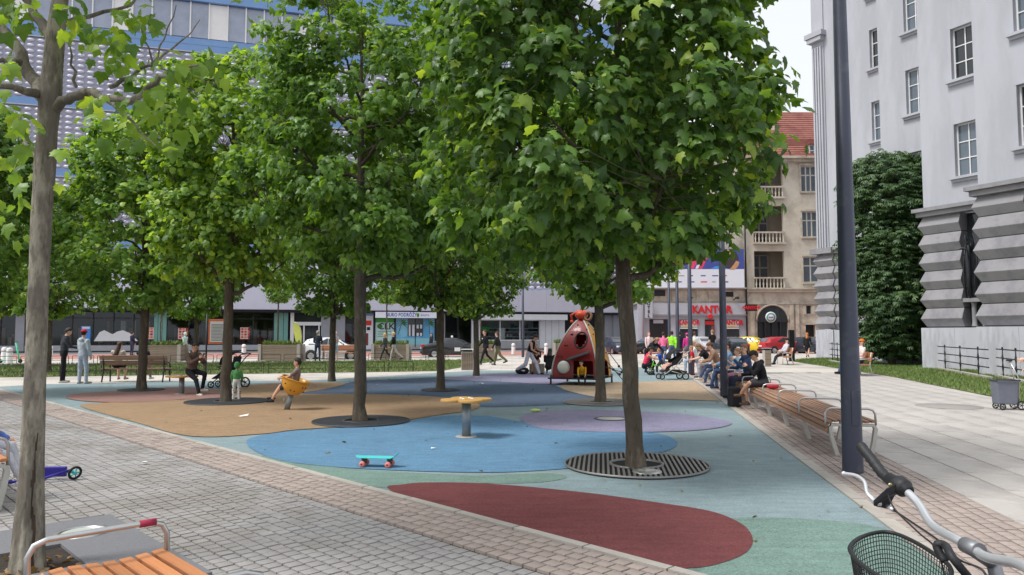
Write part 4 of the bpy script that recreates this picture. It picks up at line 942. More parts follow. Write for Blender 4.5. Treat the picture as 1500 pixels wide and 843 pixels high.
# the big tree on the round grate
b1 = Vector(gp(932, 688)); tl = [Vector((0, 0, 0)), V(924, 560, b1.y) - b1, V(914, 400, b1.y) - b1, V(908, 300, b1.y + .05) - b1, V(905, 100, b1.y + .1) - b1]
d1 = make_tree(11, tl, .102, 1.98, 2.42, 8.2, coff=(-.36, .0), ncl=560, per=42, lsz=.132, csig=.31, pw=3.6, gap=-.42)
plant_tree(d1, b1, 'big leafy plane tree rising from the slotted round grate beside the blue rubber patch', m_leaf, m_bark, singles=300)
d2 = make_tree(23, [(0, 0, 0), (-.02, .02, 2.6), (-.05, .03, 5)], .118, 2.05, 2.75, 8.1, ncl=480, per=38, lsz=.128, csig=.30, pw=2.8)
plant_tree(d2, gp(527, 617), 'plane tree with straight dark trunk in a grate between tan and blue rubber', m_leaf, m_bark, singles=300)
d3 = make_tree(37, [(0, 0, 0), (.03, .0, 2.4), (.0, .1, 5)], .115, 1.85, 2.7, 8.3, ncl=420, per=36, lsz=.13, csig=.30, pw=2.8)
t3 = plant_tree(d3, gp(330, 590), 'plane tree beside the toddler in the green hoodie', m_leaf_y, m_bark, singles=150, hi=False)
d4 = make_tree(41, [(0, 0, 0), (-.03, .02, 2.3), (.05, .0, 5)], .118, 1.95, 2.35, 7.9, ncl=420, per=36, lsz=.13, csig=.31, pw=3.0)
t4 = plant_tree(d4, gp(880, 591), 'plane tree in a slotted grate right in front of the red rocket playhouse', m_leaf, m_bark, singles=0, hi=False)
def again(src, base, rz, sc, label, nm='plane_tree'):
    t = copy_tree(src); t.location = base; t.rotation_euler = (0, 0, rz); t.scale = (sc[0], sc[0], sc[1]); t['label'] = label
    for ch in list(t.children):
        if ch.name.startswith('leaf'): bpy.data.objects.remove(ch)
    return t
again(t4, gp(645, 573), 1.9, (1.0, 1.02), 'plane tree standing in the middle of the navy rubber patch')
again(t4, gp(207, 573), 4.0, (1.05, .98), 'plane tree growing just in front of the wooden backrest bench')
again(t4, gp(486, 559), 5.2, (.95, .97), 'plane tree at the edge of the pale paving behind the boy in the yellow bowl')
again(t4, gp(698, 551), .8, (.95, .98), 'plane tree next to the concrete waste bin')
again(t4, gp(70, 546), 2.7, (1.0, 1.0), 'plane tree on the grass edge behind the man in the dark jacket')
again(t4, gp(286, 537), 3.5, (1.0, 1.02), 'plane tree on the lawn behind the woman in the brown sweater')
again(t4, gp(-70, 580), 5.9, (1.0, 1.0), 'plane tree beyond the grey setts at the end of the bench row')
again(t4, gp(-30, 538), .3, (1.1, 1.05), 'plane tree on the lawn by the green scooter')
# street trees in planters
tv = make_tree(61, [(0, 0, 0), (.0, .0, 3.2), (.05, .0, 4.6)], .05, .95, 3.2, 5.6, ncl=70, per=22, lsz=.15, csig=.28, hi=False)
t5 = plant_tree(tv, (*(G(234, 527).xy), .55), 'thin street tree in the wooden planter behind the backrest bench', m_leaf, m_bark, hi=False); t5.name = 'sapling'
for px, py, lb in ((406, 526, 'thin street tree in the wooden planter beside the lime flag'), (566, 525, 'thin street tree in the planter by the travel agency'), (704, 522, 'thin street tree in the planter behind the two walkers in black')):
    q = G(px, py); again(t5, (q.x, q.y, .55), px * .1, (1.0, 1.0), lb, 'sapling').name = 'sapling'

# ---- the near tree on the left with its open limbs
D5 = G(40, 836).y; b5 = Vector(gp(40, 836))
wood = MB(); axis_px = [(40, 836, 29), (41, 815, 26), (43, 770, 23), (46, 700, 19), (49, 620, 17.5), (52, 540, 16.5), (55, 460, 16), (58, 380, 16.2), (62, 300, 16.5), (66, 240, 17.5), (69, 190, 16), (74, 140, 18), (78, 90, 16), (82, 45, 15), (88, 0, 13), (93, -50, 12), (97, -130, 10), (100, -260, 7), (102, -420, 4)]
pts = [V(x, y, D5) - b5 for x, y, r in axis_px]; rr = [r * .84 / F * D5 for _, _, r in axis_px]
n = 60; rings = []; rg5 = random.Random(4); dense = []
for i in range(len(pts) - 1):
    for q in range(12): t = q / 12; dense.append((pts[i].lerp(pts[i + 1], t), rr[i] * (1 - t) + rr[i + 1] * t))
for p, r in dense:                           # trunk with a long wound on the side that faces the playground
    ring = []
    for j in range(n):
        an = 2 * math.pi * j / n; k = 1 + .05 * mnoise.noise(Vector((math.cos(an) * 1.5, math.sin(an) * 1.5, p.z * 2.2))) + .03 * mnoise.noise(Vector((math.cos(an) * 4, math.sin(an) * 4, p.z * 6)))
        w_ = math.exp(-((an - R(318)) / .30) ** 2) * max(0, min(1, (1.05 - p.z) / .3)) * (0.75 + .35 * math.sin(p.z * 17))
        lip = (math.exp(-((an - R(288)) / .2) ** 2) + math.exp(-((an - R(346)) / .2) ** 2)) * max(0, min(1, (1.0 - p.z) / .3))
        ring.append(p + Vector((math.cos(an), math.sin(an), 0)) * r * (k - .42 * w_ + .14 * lip))
    rings.append(ring)
wood.sm = True; wood.loft(rings, caps=True)
nq = (len(rings) - 1) * n
for fi in range(nq):
    jj = fi % n; zi = dense[fi // n][0].z
    if abs(2 * math.pi * (jj + .5) / n - R(318) - .12 * math.sin(zi * 9)) < (.13 + .05 * math.sin(zi * 23)) * min(1, (1.0 - zi) / .35) and zi < 1.0: wood.mi[fi] = 1
limbs5 = []
def limb(pl, dz, r0, r1, n_=8):
    q = [V(x, y, D5 + dz * (i / max(1, len(pl) - 1))) - b5 for i, (x, y) in enumerate(pl)]
    dn = []
    for i in range(len(q) - 1):
        for s in range(3): dn.append(q[i].lerp(q[i + 1], s / 3) + Vector((rg5.uniform(-.012, .012), rg5.uniform(-.012, .012), rg5.uniform(-.012, .012))) * (1 if i + s else 0))
    dn.append(q[-1]); wood.tube(dn, [r0 + (r1 - r0) * i / (len(dn) - 1) for i in range(len(dn))], n_); limbs5.append(dn)
limb([(70, 150), (45, 110), (20, 62), (-15, 25), (-60, -30)], .3, .055, .02)
limb([(62, 140), (40, 132), (15, 127), (-30, 120)], -.4, .035, .015); limb([(30, 92), (12, 91), (-20, 86)], -.2, .028, .012)
limb([(79, 62), (66, 40), (50, 18), (36, -12), (10, -60)], .4, .045, .018)
limb([(80, 160), (98, 145), (127, 134), (150, 144), (190, 149), (212, 130), (235, 113), (262, 103), (290, 96)], -.5, .038, .007)
limb([(160, 128), (190, 112), (215, 97), (224, 93)], .1, .018, .008); limb([(224, 93), (214, 62), (206, 40)], .1, .008, .003); limb([(224, 93), (240, 55), (258, 8)], .1, .008, .003); limb([(224, 95), (250, 72), (276, 54), (293, 29)], .0, .009, .003)
limb([(222, 92), (235, 98), (245, 106)], .0, .008, .004); limb([(150, 144), (172, 162), (195, 180), (212, 200), (228, 214)], -.3, .014, .004); limb([(112, 128), (106, 95), (100, 62)], .0, .012, .005)
limb([(85, 40), (130, 25), (190, 8), (230, -30)], .5, .02, .006); limb([(62, 235), (45, 222), (30, 195), (28, 170)], .3, .016, .006)
for a in range(12): limb([(93 + a % 2, -40 - a * 28), (93 + 180 * math.cos(a * 2.4), -110 - a * 28), (93 + 330 * math.cos(a * 2.4), -150 - a * 26)], 1.3 * math.sin(a * 2.4), .03, .006)
rng5 = np.random.default_rng(5); cl5 = [(15, 15, 9), (35, 25, 8), (8, 45, 7), (20, 120, 7), (30, 40, 6), (110, 25, 8), (150, 42, 5), (178, 22, 8), (205, 25, 9), (225, 28, 8), (150, 55, 5), (192, 42, 5), (183, 68, 6), (165, 72, 5), (195, 95, 6), (160, 105, 5), (178, 85, 5), (120, 152, 6), (145, 160, 7), (165, 178, 6), (200, 120, 8), (180, 130, 6), (215, 148, 7), (235, 130, 7), (262, 92, 7), (285, 108, 8), (300, 88, 6), (246, 160, 8), (250, 175, 7), (185, 190, 7), (230, 205, 6), (270, 215, 5), (10, 170, 9), (30, 200, 8), (12, 235, 9), (95, 240, 4), (40, 255, 6), (18, 90, 6), (15, 290, 8), (112, 42, 7), (100, 18, 8), (8, 330, 5), (310, 120, 5)]
pos = []; od = []
for x, y, m in cl5:
    m = max(3, int(m * 1.1))
    c = np.array((V(x, y, D5 + rng5.uniform(-.55, .45)) - b5)[:]); o_ = rng5.normal(0, 1, (m, 3)); o_ = nrm(o_) * rng5.uniform(.3, 1, (m, 1)) * .16; pos.append(c + o_); od.append(nrm(o_ + np.array([0, -.05, -.05])))
pos = np.concatenate(pos); od = np.concatenate(od); fr5 = leaf_frames(pos, od, rng5, droop=1.0, flat=.5); sz5 = rng5.uniform(.06, .13, len(pos))
t = thing('plane_tree', 'near plane tree with a split flaking trunk and open young leaves beside the slatted bench', 'tree', b5)
wood.build('trunk', [m_bark2, M('bark_wound', S(72, 60, 49), .95, .4, 25, bump=.8, bscale=50, stretch=(1, 1, .15))], t, fixn=False); leaf_objs(t, pos, fr5, sz5, m_leaf_y)
up = [];  # unseen upper crown, added above the view to cast shadows
for dn in limbs5[-12:]:
    for p in dn[2:]: up.append(np.array(p[:]) + rng5.normal(0, .22, (26, 3)))
up = np.concatenate(up); up = up[up[:, 2] > 4.15]; m = len(up)
me = leaves_mesh('crown', up, leaf_frames(up, nrm(rng5.normal(0, 1, (m, 3))), rng5), rng5.uniform(.1, .18, m), rng5.random(m), m_leaf_y, LT, LTF); o = bpy.data.objects.new('crown', me); link(o, t); o['kind'] = 'stuff'

# ---- dark clipped chestnut against the grey building
rc = np.random.default_rng(9); base = Vector((.508 * 39.0 - .05, 38.6, 0)); H = 11.0
leaflets = []; tf = []
for k, a in enumerate((-1.5, -.75, 0, .75, 1.5)):
    l = 1.0 - .12 * abs(a); dx, dy = math.sin(a), math.cos(a); b0 = len(leaflets) 
    leaflets += [(0, 0, 0), (dx * l * .55 + dy * .17, dy * l * .55 - dx * .17, -.12), (dx * l, dy * l, -.42), (dx * l * .55 - dy * .17, dy * l * .55 + dx * .17, -.12)]; tf += [(b0, b0 + 1, b0 + 2), (b0, b0 + 2, b0 + 3)]
CT = np.array(leaflets); CTF = np.array(tf)
pos = []; od = []
def rad_at(z): 
    t = z / H; return 1.95 * (min(1.0, .42 + t * 1.9) if t < .3 else 1.0) * (1 - max(0, (t - .9) / .1) ** 2 * .5) * (1 + .05 * math.sin(z * 2.3) )
for k in range(820):
    z = rc.uniform(.5, H - .1); an = rc.uniform(0, 6.283); r = rad_at(z) * (rc.uniform(.86, 1.05) if k % 4 else rc.uniform(.4, .8)) * (1 + .06 * math.sin(3 * an + z))
    c = np.array([r * math.cos(an), r * math.sin(an), z]); m = 24; o_ = rc.normal(0, .25, (m, 3)) * np.array([1, 1, .55]); pos.append(c + o_); g = np.array([math.cos(an), math.sin(an), .15]); od.append(np.repeat(g[None], m, 0))
pos = np.concatenate(pos); od = np.concatenate(od); m = len(pos); d_ = nrm(od * .9 + rc.normal(0, .35, (m, 3)) + np.array([0, 0, -.55])); nn = np.array([0, 0, 1.]) + od * .5 + rc.normal(0, .2, (m, 3)); nn = nrm(nn - d_ * (nn * d_).sum(1, keepdims=True)); frc = np.stack([np.cross(d_, nn), d_, nn], 2)
t = thing('chestnut_tree', 'tall dense dark green clipped chestnut growing against the grey stone building', 'tree', base)
me = leaves_mesh('crown', pos, frc, rc.uniform(.15, .27, m), rc.random(m), m_leaf_d, CT, CTF); o = bpy.data.objects.new('crown', me); link(o, t); o['kind'] = 'stuff'
w_ = MB(); w_.tube([(0, 0, 0), (.05, 0, 3), (0, .05, 7), (0, 0, 10)], [.2, .16, .1, .03], 10)
for k in range(26): z = 1 + k * .35; an = k * 2.4; w_.tube([(0, 0, z), (.8 * math.cos(an), .8 * math.sin(an), z + .4), (1.6 * rad_at(z) / 1.95 * math.cos(an), 1.6 * rad_at(z) / 1.95 * math.sin(an), z + .7)], [.05, .035, .01], 5)
w_.build('trunk', m_bark, t, fixn=False)
# ------------------------------------------------------------------ street furniture and playground
m_steel = M('brushed_steel', S(190, 190, 190), .35, .08, 6, metal=.85)
m_alu = M('cast_aluminium', S(186, 184, 178), .5, .08, 6, metal=.35)
m_wood = M('teak_slat', S(184, 122, 78), .6, .18, 5, bump=.25, bscale=40, rnd=.14, stretch=(.15, 3, 3), col2=S(150, 96, 62), c2scale=4, c2amt=.45)
m_wood_old = M('weathered_slat', S(150, 116, 94), .7, .2, 5, bump=.25, bscale=40, rnd=.15, stretch=(.15, 3, 3), col2=S(120, 92, 74), c2scale=4, c2amt=.5)
m_wood_grey = M('grey_slat', S(142, 128, 112), .75, .18, 5, bump=.3, bscale=40, rnd=.12, stretch=(.15, 3, 3), col2=S(116, 104, 92), c2scale=4, c2amt=.5)
m_blk = M('black_metal', S(38, 39, 43), .5, .1, 8); m_post = M('post_slate_blue', S(66, 70, 84), .45, .08, 3, metal=.2, col2=S(84, 88, 98), c2scale=2.5, c2amt=.25)
m_conc = M('concrete', S(168, 162, 154), .9, .14, 5, bump=.3, bscale=50)
m_granite = M('granite_dark', S(112, 112, 116), .75, .3, 90, bump=.15, bscale=120)
m_soil = M('pit_soil', S(52, 44, 38), .95, .4, 12, bump=.8, bscale=30)
m_grate = M('grate_steel', S(132, 130, 128), .5, .15, 6, metal=.5); m_pit = M('pit_dark', S(28, 27, 27), .95, .2, 10)
m_gdark = M('grate_iron', S(74, 76, 80), .6, .15, 6, metal=.3)
m_yellow = M('play_yellow', S(206, 148, 52), .4, .06, 4, coat=.2); m_redp = M('play_red', S(136, 36, 38), .45, .08, 3, coat=.15)
m_galv = M('galvanised', S(140, 146, 150), .45, .15, 12, metal=.6)
m_rubberb = M('tyre_black', S(30, 30, 32), .8, .1, 20)
def rot_along(d): return math.atan2(d.y, d.x)
# ---- tree grates
def grate(px, py, rad, hole, bardir, mat, label, lid=False):
    c = G(px, py); t = thing('tree_grate', label, 'tree grate', (c.x, c.y, .017), rot_along(bardir))
    mb = MB(); mb.lathe([(.001, .003), (rad - .01, .003)], 48); mb.build('pit', m_pit, t, fixn=False)
    mb = MB(); mb.lathe([(rad - .014, .004), (rad - .014, .020), (rad, .020), (rad, .0)], 56); mb.build('ring', mat, t, fixn=False)
    mb = MB(); mb.lathe([(hole, .004), (hole, .024), (hole + .035, .024), (hole + .035, .004)], 40); mb.build('inner_ring', mat, t, fixn=False)
    mb = MB(); y = -rad + .05; st_ = .058 if mat is m_grate else .06
    while y < rad - .03:
        xo = math.sqrt(max(0, (rad - .02) ** 2 - y * y)); w = st_ * .46
        if abs(y) < hole + .03:
            xi = math.sqrt((hole + .03) ** 2 - y * y); segs = [(-xo, -xi), (xi, xo)]
        else: segs = [(-xo, xo)]
        for a, b in segs: mb.span((a, y - w / 2, .006), (b, y + w / 2, .0185))
        y += st_
    o = mb.build('bars', mat, t); o['kind'] = 'stuff'
    if lid:
        mb = MB(); mb.lathe([(.001, .032), (.13, .032), (.165, .026), (.17, .019)], 32); l = mb.build('ground_light', m_steel, t, (0, 0, 0), fixn=False); q = Matrix.Rotation(-rot_along(bardir), 3, 'Z') @ Vector((.03, -.56, 0)); l.location = q
        mb = MB(); mb.lathe([(.001, .034), (.105, .034)], 32); mb.build('lens', M('lens_grey', S(150, 156, 152), .15, .1, 5), l, fixn=False)
    return t
grate(932, 683, .87, .30, Vector((.12, 1, 0)), m_grate, 'round tree grate with wide slots and a ground light round the big plane tree', True)
grate(529, 618.5, .88, .30, Vector((1, .1, 0)), m_gdark, 'round dark tree grate half on tan and half on blue rubber')
grate(880, 590.5, .88, .28, Vector((-.35, 1, 0)), m_grate, 'round slotted tree grate just before the rocket playhouse')
grate(333, 589.5, .95, .28, Vector((1, .0, 0)), m_gdark, 'round dark tree grate at the feet of the toddler in green')
grate(645, 572.5, .55, .25, Vector((1, .2, 0)), m_gdark, 'round dark tree grate on the navy rubber patch')
grate(207, 572.5, .62, .25, Vector((1, .2, 0)), m_gdark, 'round dark tree grate on the salmon rubber patch')
# ---- lamp posts
def lamp_post(x, y, label, r0=.115, h=8.2):
    t = thing('lamp_post', label, 'lamp post', (x, y, 0), 0, 'slim dark posts along the bench row')
    mb = MB(); mb.tube([(0, 0, 0), (0, 0, .02), (0, 0, .021), (0, 0, h)], [r0 + .0, r0 + .0, r0, r0 * .5], 28); mb.build('pole', m_post, t)
    mb = MB(); mb.box((-.45, 0, h + .03), (1.1, .2, .07)); hd = mb.build('lamp_head', m_post, t, bevel=.02); mb = MB(); mb.span((-.95, -.07, h - .012), (-.25, .07, h - .006)); mb.build('lens', m_white, hd)
    mb = MB(); mb.span((-.045, -r0 - .004, .55), (.045, -r0 + .03, .95)); mb.build('access_door', m_post, t); return t
p_ = G(1249.5, 692); lamp_post(p_.x, p_.y, 'slim dark blue-grey lamp post beside the end of the empty slatted bench')
p_ = G(1061, 581); lamp_post(p_.x, p_.y, 'slim dark lamp post between the woman in denim and the girl on the bench', .10)
p_ = G(1012, 549); lamp_post(p_.x, p_.y, 'slim dark lamp post behind the pushchair with the pink blanket', .10)
lamp_post((992 - 750) / F * 40, 40, 'slim dark lamp post near the person in the neon jacket', .11); lamp_post((980 - 750) / F * 50, 50, 'slim dark lamp post in front of the exchange doorway', .11)
p_ = G(766, 523.5); lamp_post(p_.x, p_.y, 'slim dark lamp post in front of the white shop window', .10)
# ---- slatted wave benches
SL = [(-.335, .335, 78), (-.325, .395, 62), (-.285, .438, 28), (-.213, .457, 6), (-.135, .455, -4), (-.058, .449, -4), (.020, .444, -2), (.098, .444, 2), (.176, .448, 4), (.254, .455, 6)]
def wave_bench(pos, d, n, seg, label, mat=m_wood, group=None, hoop=.62, flip=False):
    t = thing('slatted_bench', label, 'bench', (pos.x, pos.y, 0), rot_along(d), group); sg = -1 if flip else 1
    for i in range(n):
        for (y, z, a) in SL:
            mb = MB(); mb.box((0, 0, 0), (seg - .012, .058, .03)); o = mb.build('slat', mat, t, (seg * (i + .5), y * sg, z), bevel=.004); o.rotation_euler = (R(-a) * -1 * sg * 1.0, 0, 0)
    for i in range(n + 1):
        x = min(max(seg * i, .045), n * seg - .045); mb = MB()
        mb.loft([[(x - .035, sg * y - w, z), (x + .035, sg * y - w, z), (x + .035, sg * y + w, z), (x - .035, sg * y + w, z)] for y, z, w in ((-.20, .0, .028), (-.255, .20, .026), (-.285, .36, .024), (-.25, .405, .022))])
        mb.loft([[(x - .035, sg * y - w, z), (x + .035, sg * y - w, z), (x + .035, sg * y + w, z), (x - .035, sg * y + w, z)] for y, z, w in ((.22, .0, .028), (.262, .20, .026), (.285, .36, .024), (.26, .405, .022))])
        mb.span((x - .034, -.27, .385), (x + .034, .275, .42)); lg_ = mb.build('leg_frame', m_alu, t, bevel=.006)
        mb = MB(); pp = [(x, -.30, .30), (x, -.335, .42), (x, -.34, hoop - .07), (x, -.315, hoop - .02), (x, -.26, hoop), (x, .2, hoop), (x, .262, hoop - .02), (x, .288, hoop - .07), (x, .292, .40)]
        mb.tube([(a, b * sg, c) for a, b, c in pp], .015, 8); mb.build('armrest', m_steel, t)
    return t
hb = APEX + C_ * 0
def along_right(dep, off): q = isect(PR, C_, Vector((0, dep, 0)), Vector((1, 0, 0))); return q + E_ * off
wave_bench(along_right(9.95, .78), C_, 4, 1.62, 'long empty slatted wooden bench with steel hoop arms beside the lamp post', m_wood_old, None, flip=True)
wave_bench(along_right(17.4, .78), C_, 4, 1.62, 'slatted wooden bench with steel hoops where the woman in denim sits', m_wood_old, None, flip=True)
wave_bench(along_right(25.2, .78), C_, 3, 1.62, 'slatted wooden bench behind the pushchair, where the woman in grey trousers sits', m_wood_old, None, flip=True)
be = Vector((-2.055, 3.80, 0)); dn_ = -A_
wave_bench(be, dn_, 3, 1.18, 'new orange-brown slatted bench with flat steel arm beside the granite tree slab', m_wood, None, hoop=.625)
b2 = be + A_ * 3.95; wave_bench(b2, A_, 3, 1.18, 'slatted bench on the grey setts where the child in blue sits', m_wood, None, hoop=.66, flip=True)
# red woven band tied on the arm of the near bench
rb = MB(); q0 = be + B_ * .20 - A_ * .045; rb.tube([(q0.x - .05 * B_.x, q0.y - .05 * B_.y, .625), (q0.x + B_.x * .03, q0.y + B_.y * .03, .624)], .019, 8); tag(rb.build('woven_band', M('band_red', S(150, 44, 70), .8, .3, 40)), 'small red woven band tied round the bench arm', 'band')
# granite slab round the near tree
sc = b5 + A_ * .1; t = thing('tree_slab', 'dark granite tree slab with a round ground light', 'stone slab', (sc.x, sc.y, 0), rot_along(A_))
mb = MB()
for a, b, c, d in ((-1.1, -.85, -.32, .85), (.36, -.85, 1.1, .85), (-.32, -.85, .36, -.3), (-.32, .34, .36, .85)): mb.span((a, b, .0), (c, d, .03))
mb.build('granite_plate', m_granite, t); mb = MB(); mb.span((-.33, -.31, .0), (.37, .35, .008)); mb.build('soil', m_soil, t)
lp_ = G(121, 786); ll = Matrix.Rotation(-rot_along(A_), 3, 'Z') @ (lp_ - sc); mb = MB(); mb.lathe([(.155, .031), (.155, .040), (.195, .040), (.2, .031)], 36); gl = mb.build('ground_light', m_steel, t, (ll.x, ll.y, 0), fixn=False); mb = MB(); mb.lathe([(.001, .034), (.155, .034)], 36); mb.build('lens', M('lens_frost', S(190, 196, 192), .2, .12, 4), gl, fixn=False)
fl = np.random.default_rng(12); n = 170; FP = []
while len(FP) < n:
    x_, y_ = fl.uniform(-9, 7), fl.uniform(5, 28)
    if inside(clip_pts, x_, y_): FP.append((x_, y_, .02))
FP = np.array(FP); me = leaves_mesh('fallen_leaves', FP, leaf_frames(FP, nrm(fl.normal(0, 1, (n, 3)) * np.array([1, 1, .1])), fl, droop=0, flat=3), fl.uniform(.02, .07, n), fl.random(n), leaf_material('fallen_leaf', S(112, 96, 60), S(140, 128, 84), S(96, 110, 56), .1), LT2, LTF2); o = bpy.data.objects.new('fallen_leaves', me); C.objects.link(o); tag(o, 'few small dry leaves scattered over the rubber play surface', 'leaves', kind='stuff')
# leaf litter in the pit
lt = np.random.default_rng(2); n = 60; P = np.stack([b5.x + lt.normal(0, .16, n), b5.y + lt.normal(0, .16, n), np.full(n, .02)], 1)
me = leaves_mesh('litter', P, leaf_frames(P, nrm(lt.normal(0, 1, (n, 3)) * np.array([1, 1, .1])), lt, droop=0, flat=3), lt.uniform(.03, .07, n), lt.random(n), leaf_material('dry_leaf', S(120, 90, 60), S(150, 120, 84), S(90, 70, 50), .1), LT2, LTF2); o = bpy.data.objects.new('leaf_litter', me); C.objects.link(o); tag(o, 'dry leaf litter in the pit of the near tree', 'litter', kind='stuff')
# ---- benches with a back
def back_bench(name, pos, d, L, label, mat, nb=2, ns=4, bw=.16, legs='dark'):
    # local x along the bench, faces local -y
    t = thing(name, label, 'bench', (pos.x, pos.y, 0), rot_along(d)); lm = m_blk if legs == 'dark' else m_alu
    for i in range(ns): mb = MB(); mb.box((0, 0, 0), (L, .40 / ns - .012, .035)); mb.build('seat_slat', mat, t, (0, -.22 + (i + .5) * .42 / ns, .44), bevel=.004)
    for i in range(nb): mb = MB(); mb.box((0, 0, 0), (L, .03, bw - .012)); o = mb.build('back_slat', mat, t, (0, .235 + .05 * i * bw / .16, .56 + (i + .5) * bw), bevel=.004); o.rotation_euler = (R(-14), 0, 0)
    for s in (-1, 1):
        x = s * (L / 2 - .12); mb = MB(); mb.tube([(x, .33, 0), (x, .23, .40), (x, .30, .56 + nb * bw)], .025, 8); mb.tube([(x, -.22, 0), (x, -.20, .41), (x, .22, .41)], .025, 8); lg_ = mb.build('leg_frame', lm, t)
        mb = MB(); mb.tube([(x, -.20, .42), (x, -.20, .62), (x, .26, .66)], .02, 8); mb.build('armrest', lm, t)
    return t
pb = G(196, 560); lawn_bench = back_bench('backrest_bench', pb + Vector((0, .2, 0)), Vector((-1, -.02, 0)), 2.25, 'wooden bench with two wide back boards seen from behind by the lawn', m_wood_old, 2, 4, .17)
# its front faces the store: turn so that local -y points away from the camera
pc = G(497, 527); back_bench('backrest_bench', pc, Vector((-1, -.1, 0)), 2.2, 'reddish wooden bench beside the white hatchback', m_wood, 2, 4, .18)
br = G(1265, 551) + Vector((.1, .7, 0)); back_bench('backrest_bench', br, C_ * -1, 1.8, 'wooden backrest bench with two seated men by the wall lawn', m_wood, 4, 5, .085, 'alu')
bf = G(1154, 535); back_bench('backrest_bench', bf + Vector((0, .5, 0)), C_ * -1, 1.7, 'wooden backrest bench by the black totem near the far lawn', m_wood, 4, 5, .085, 'alu')
# ---- playground: pinwheel seats
def pinwheel(name, pos, h, label, rz, R0=.41):
    t = thing(name, label, 'play seat', (pos.x, pos.y, 0), rz)
    mb = MB(); mb.cyl((0, 0, .01), (0, 0, h - .045), .07, .07, 20); mb.build('post', m_galv, t)
    mb = MB(); mb.lathe([(.001, .022), (.16, .022), (.17, .012)], 24); mb.build('base_plate', m_conc, t, fixn=False)
    pts = []
    for k in range(64):
        a = 2 * math.pi * k / 64; r = R0 * (.62 + .38 * abs(math.cos(2 * a)) ** .8); pts.append((r * math.cos(a), r * math.sin(a), h))
    mb = MB(); mb.poly(pts, .045); mb.build('top', M('play_tan', S(192, 148, 84), .5, .12, 6), t, bevel=.012)
    mb = MB(); 
    for k in range(4): a = k * math.pi / 2 + .78; mb.lathe([(.001, .012), (.018, .012), (.022, .0)], 12, (.1 * math.cos(a), .1 * math.sin(a), h))
    mb.build('bolt_caps', m_white, t, fixn=False); return t
pinwheel('pinwheel_table', G(683, 641), .60, 'yellow star-shaped play plate on a steel post on the blue rubber', .35)
wseat = G(263, 578); pinwheel('pinwheel_stool', wseat + Vector((0.05, 0, 0)), .50, 'yellow play seat on a steel post under the woman in the brown sweater', .1, .42)
# ---- spinning bowl
pbw = G(420, 601); t = thing('spinning_bowl', 'yellow spinning play bowl on a leaning steel post', 'play bowl', (pbw.x, pbw.y, 0))
tilt = R(14); ax = Vector((math.sin(tilt), 0, math.cos(tilt))); top = ax * .34; mb = MB(); mb.tube([(0, 0, 0), tuple(top)], .058, 20); mb.build('post', m_galv, t)
Rm = Matrix.Rotation(tilt + R(4), 3, 'Y'); prof = [(.001, .0), (.10, .012), (.18, .06), (.245, .16), (.285, .28), (.30, .345), (.308, .345), (.303, .36), (.285, .352), (.27, .28), (.23, .17), (.17, .08), (.001, .03)]
mb = MB(); mb.lathe(prof, 40, m=Rm); bowl = mb.build('bowl', m_yellow, t, tuple(top - ax * .01), fixn=False)
mb = MB()
for k in range(14):
    a = k * 2.4; r, z = (.272, .235) if k % 2 else (.224, .125); p = Rm @ Vector((r * math.cos(a), r * math.sin(a), z)); mb.ell(p, (.016, .016, .016), 8, 6)
mb.build('drain_holes', m_blk, bowl)
mb = MB(); mb.box((-.058, -.012, .22), (.004, .04, .06)); mb.build('sticker', m_white, t)
# ---- rocket playhouse
pr_ = G(846, 563.5); t = thing('rocket_playhouse', 'red and yellow rocket playhouse with round portholes and an orange nose', 'playhouse', (pr_.x + .17, pr_.y + .35, 0), R(-24))
HH = 2.12; Z0 = .24
def hw(z): u = (z - Z0) / (HH - Z0); return .72 * max(0.0, (1 - u ** 1.9)) ** .85 + .035
zs = [Z0 + (HH - Z0) * i / 18 for i in range(19)]
def face(ang, mat, hole=None, door=None):
    mt = Matrix.Rotation(ang, 3, 'Z'); mb = MB(); nx = 14
    for i in range(18):
        for j in range(nx):
            q = []
            zc = (zs[i] + zs[i + 1]) / 2; uc = -1 + 2 * (j + .5) / nx; xc = uc * hw(zc)
            if hole and (xc - hole[0]) ** 2 + ((zc - hole[1]) * .78) ** 2 < hole[2] ** 2: continue
            if door and door[0] < xc < door[1] and door[2] < zc < door[3]: continue
            for (a, b) in ((i, j), (i, j + 1), (i + 1, j + 1), (i + 1, j)):
                z = zs[a]; w = hw(z); u = -1 + 2 * b / nx; q.append(mt @ Vector((u * w, -w * (1.0 + .10 * (1 - u * u)), z)))
            mb.add(q, [(0, 1, 2, 3)])
            mb.add([mt @ (mt.inverted() @ v + Vector((0, .02, 0))) for v in q], [(3, 2, 1, 0)])
    return mb.build('panel', mat, t, fixn=False)
m_rin = M('play_red_inside', S(100, 28, 32), .6)
f1 = face(0, m_redp, (.16, 1.42, .18), (-.02, .60, .27, .78)); f2 = face(R(90), m_yellow, (.0, 1.30, .15), (-.25, .3, .27, .8)); face(R(180), m_redp); face(R(270), m_yellow)
def rim(parent, x, z, r, ang, mat):
    mt = Matrix.Rotation(ang, 3, 'Z'); mb = MB(); w = hw(z)
    mb.tube([mt @ Vector((x + r * math.cos(a), -hw(z + r * 1.25 * math.sin(a)) * (1.0 + .10 * (1 - ((x + r * math.cos(a)) / hw(z + r * 1.25 * math.sin(a))) ** 2)) - .012, z + r * 1.25 * math.sin(a))) for a in [k * math.pi / 12 for k in range(24)]], .022, 8, closed=True); mb.build('porthole_rim', mat, parent)
rim(f1, .16, 1.42, .20, 0, m_blk); rim(f2, 0, 1.30, .17, R(90), m_blk)
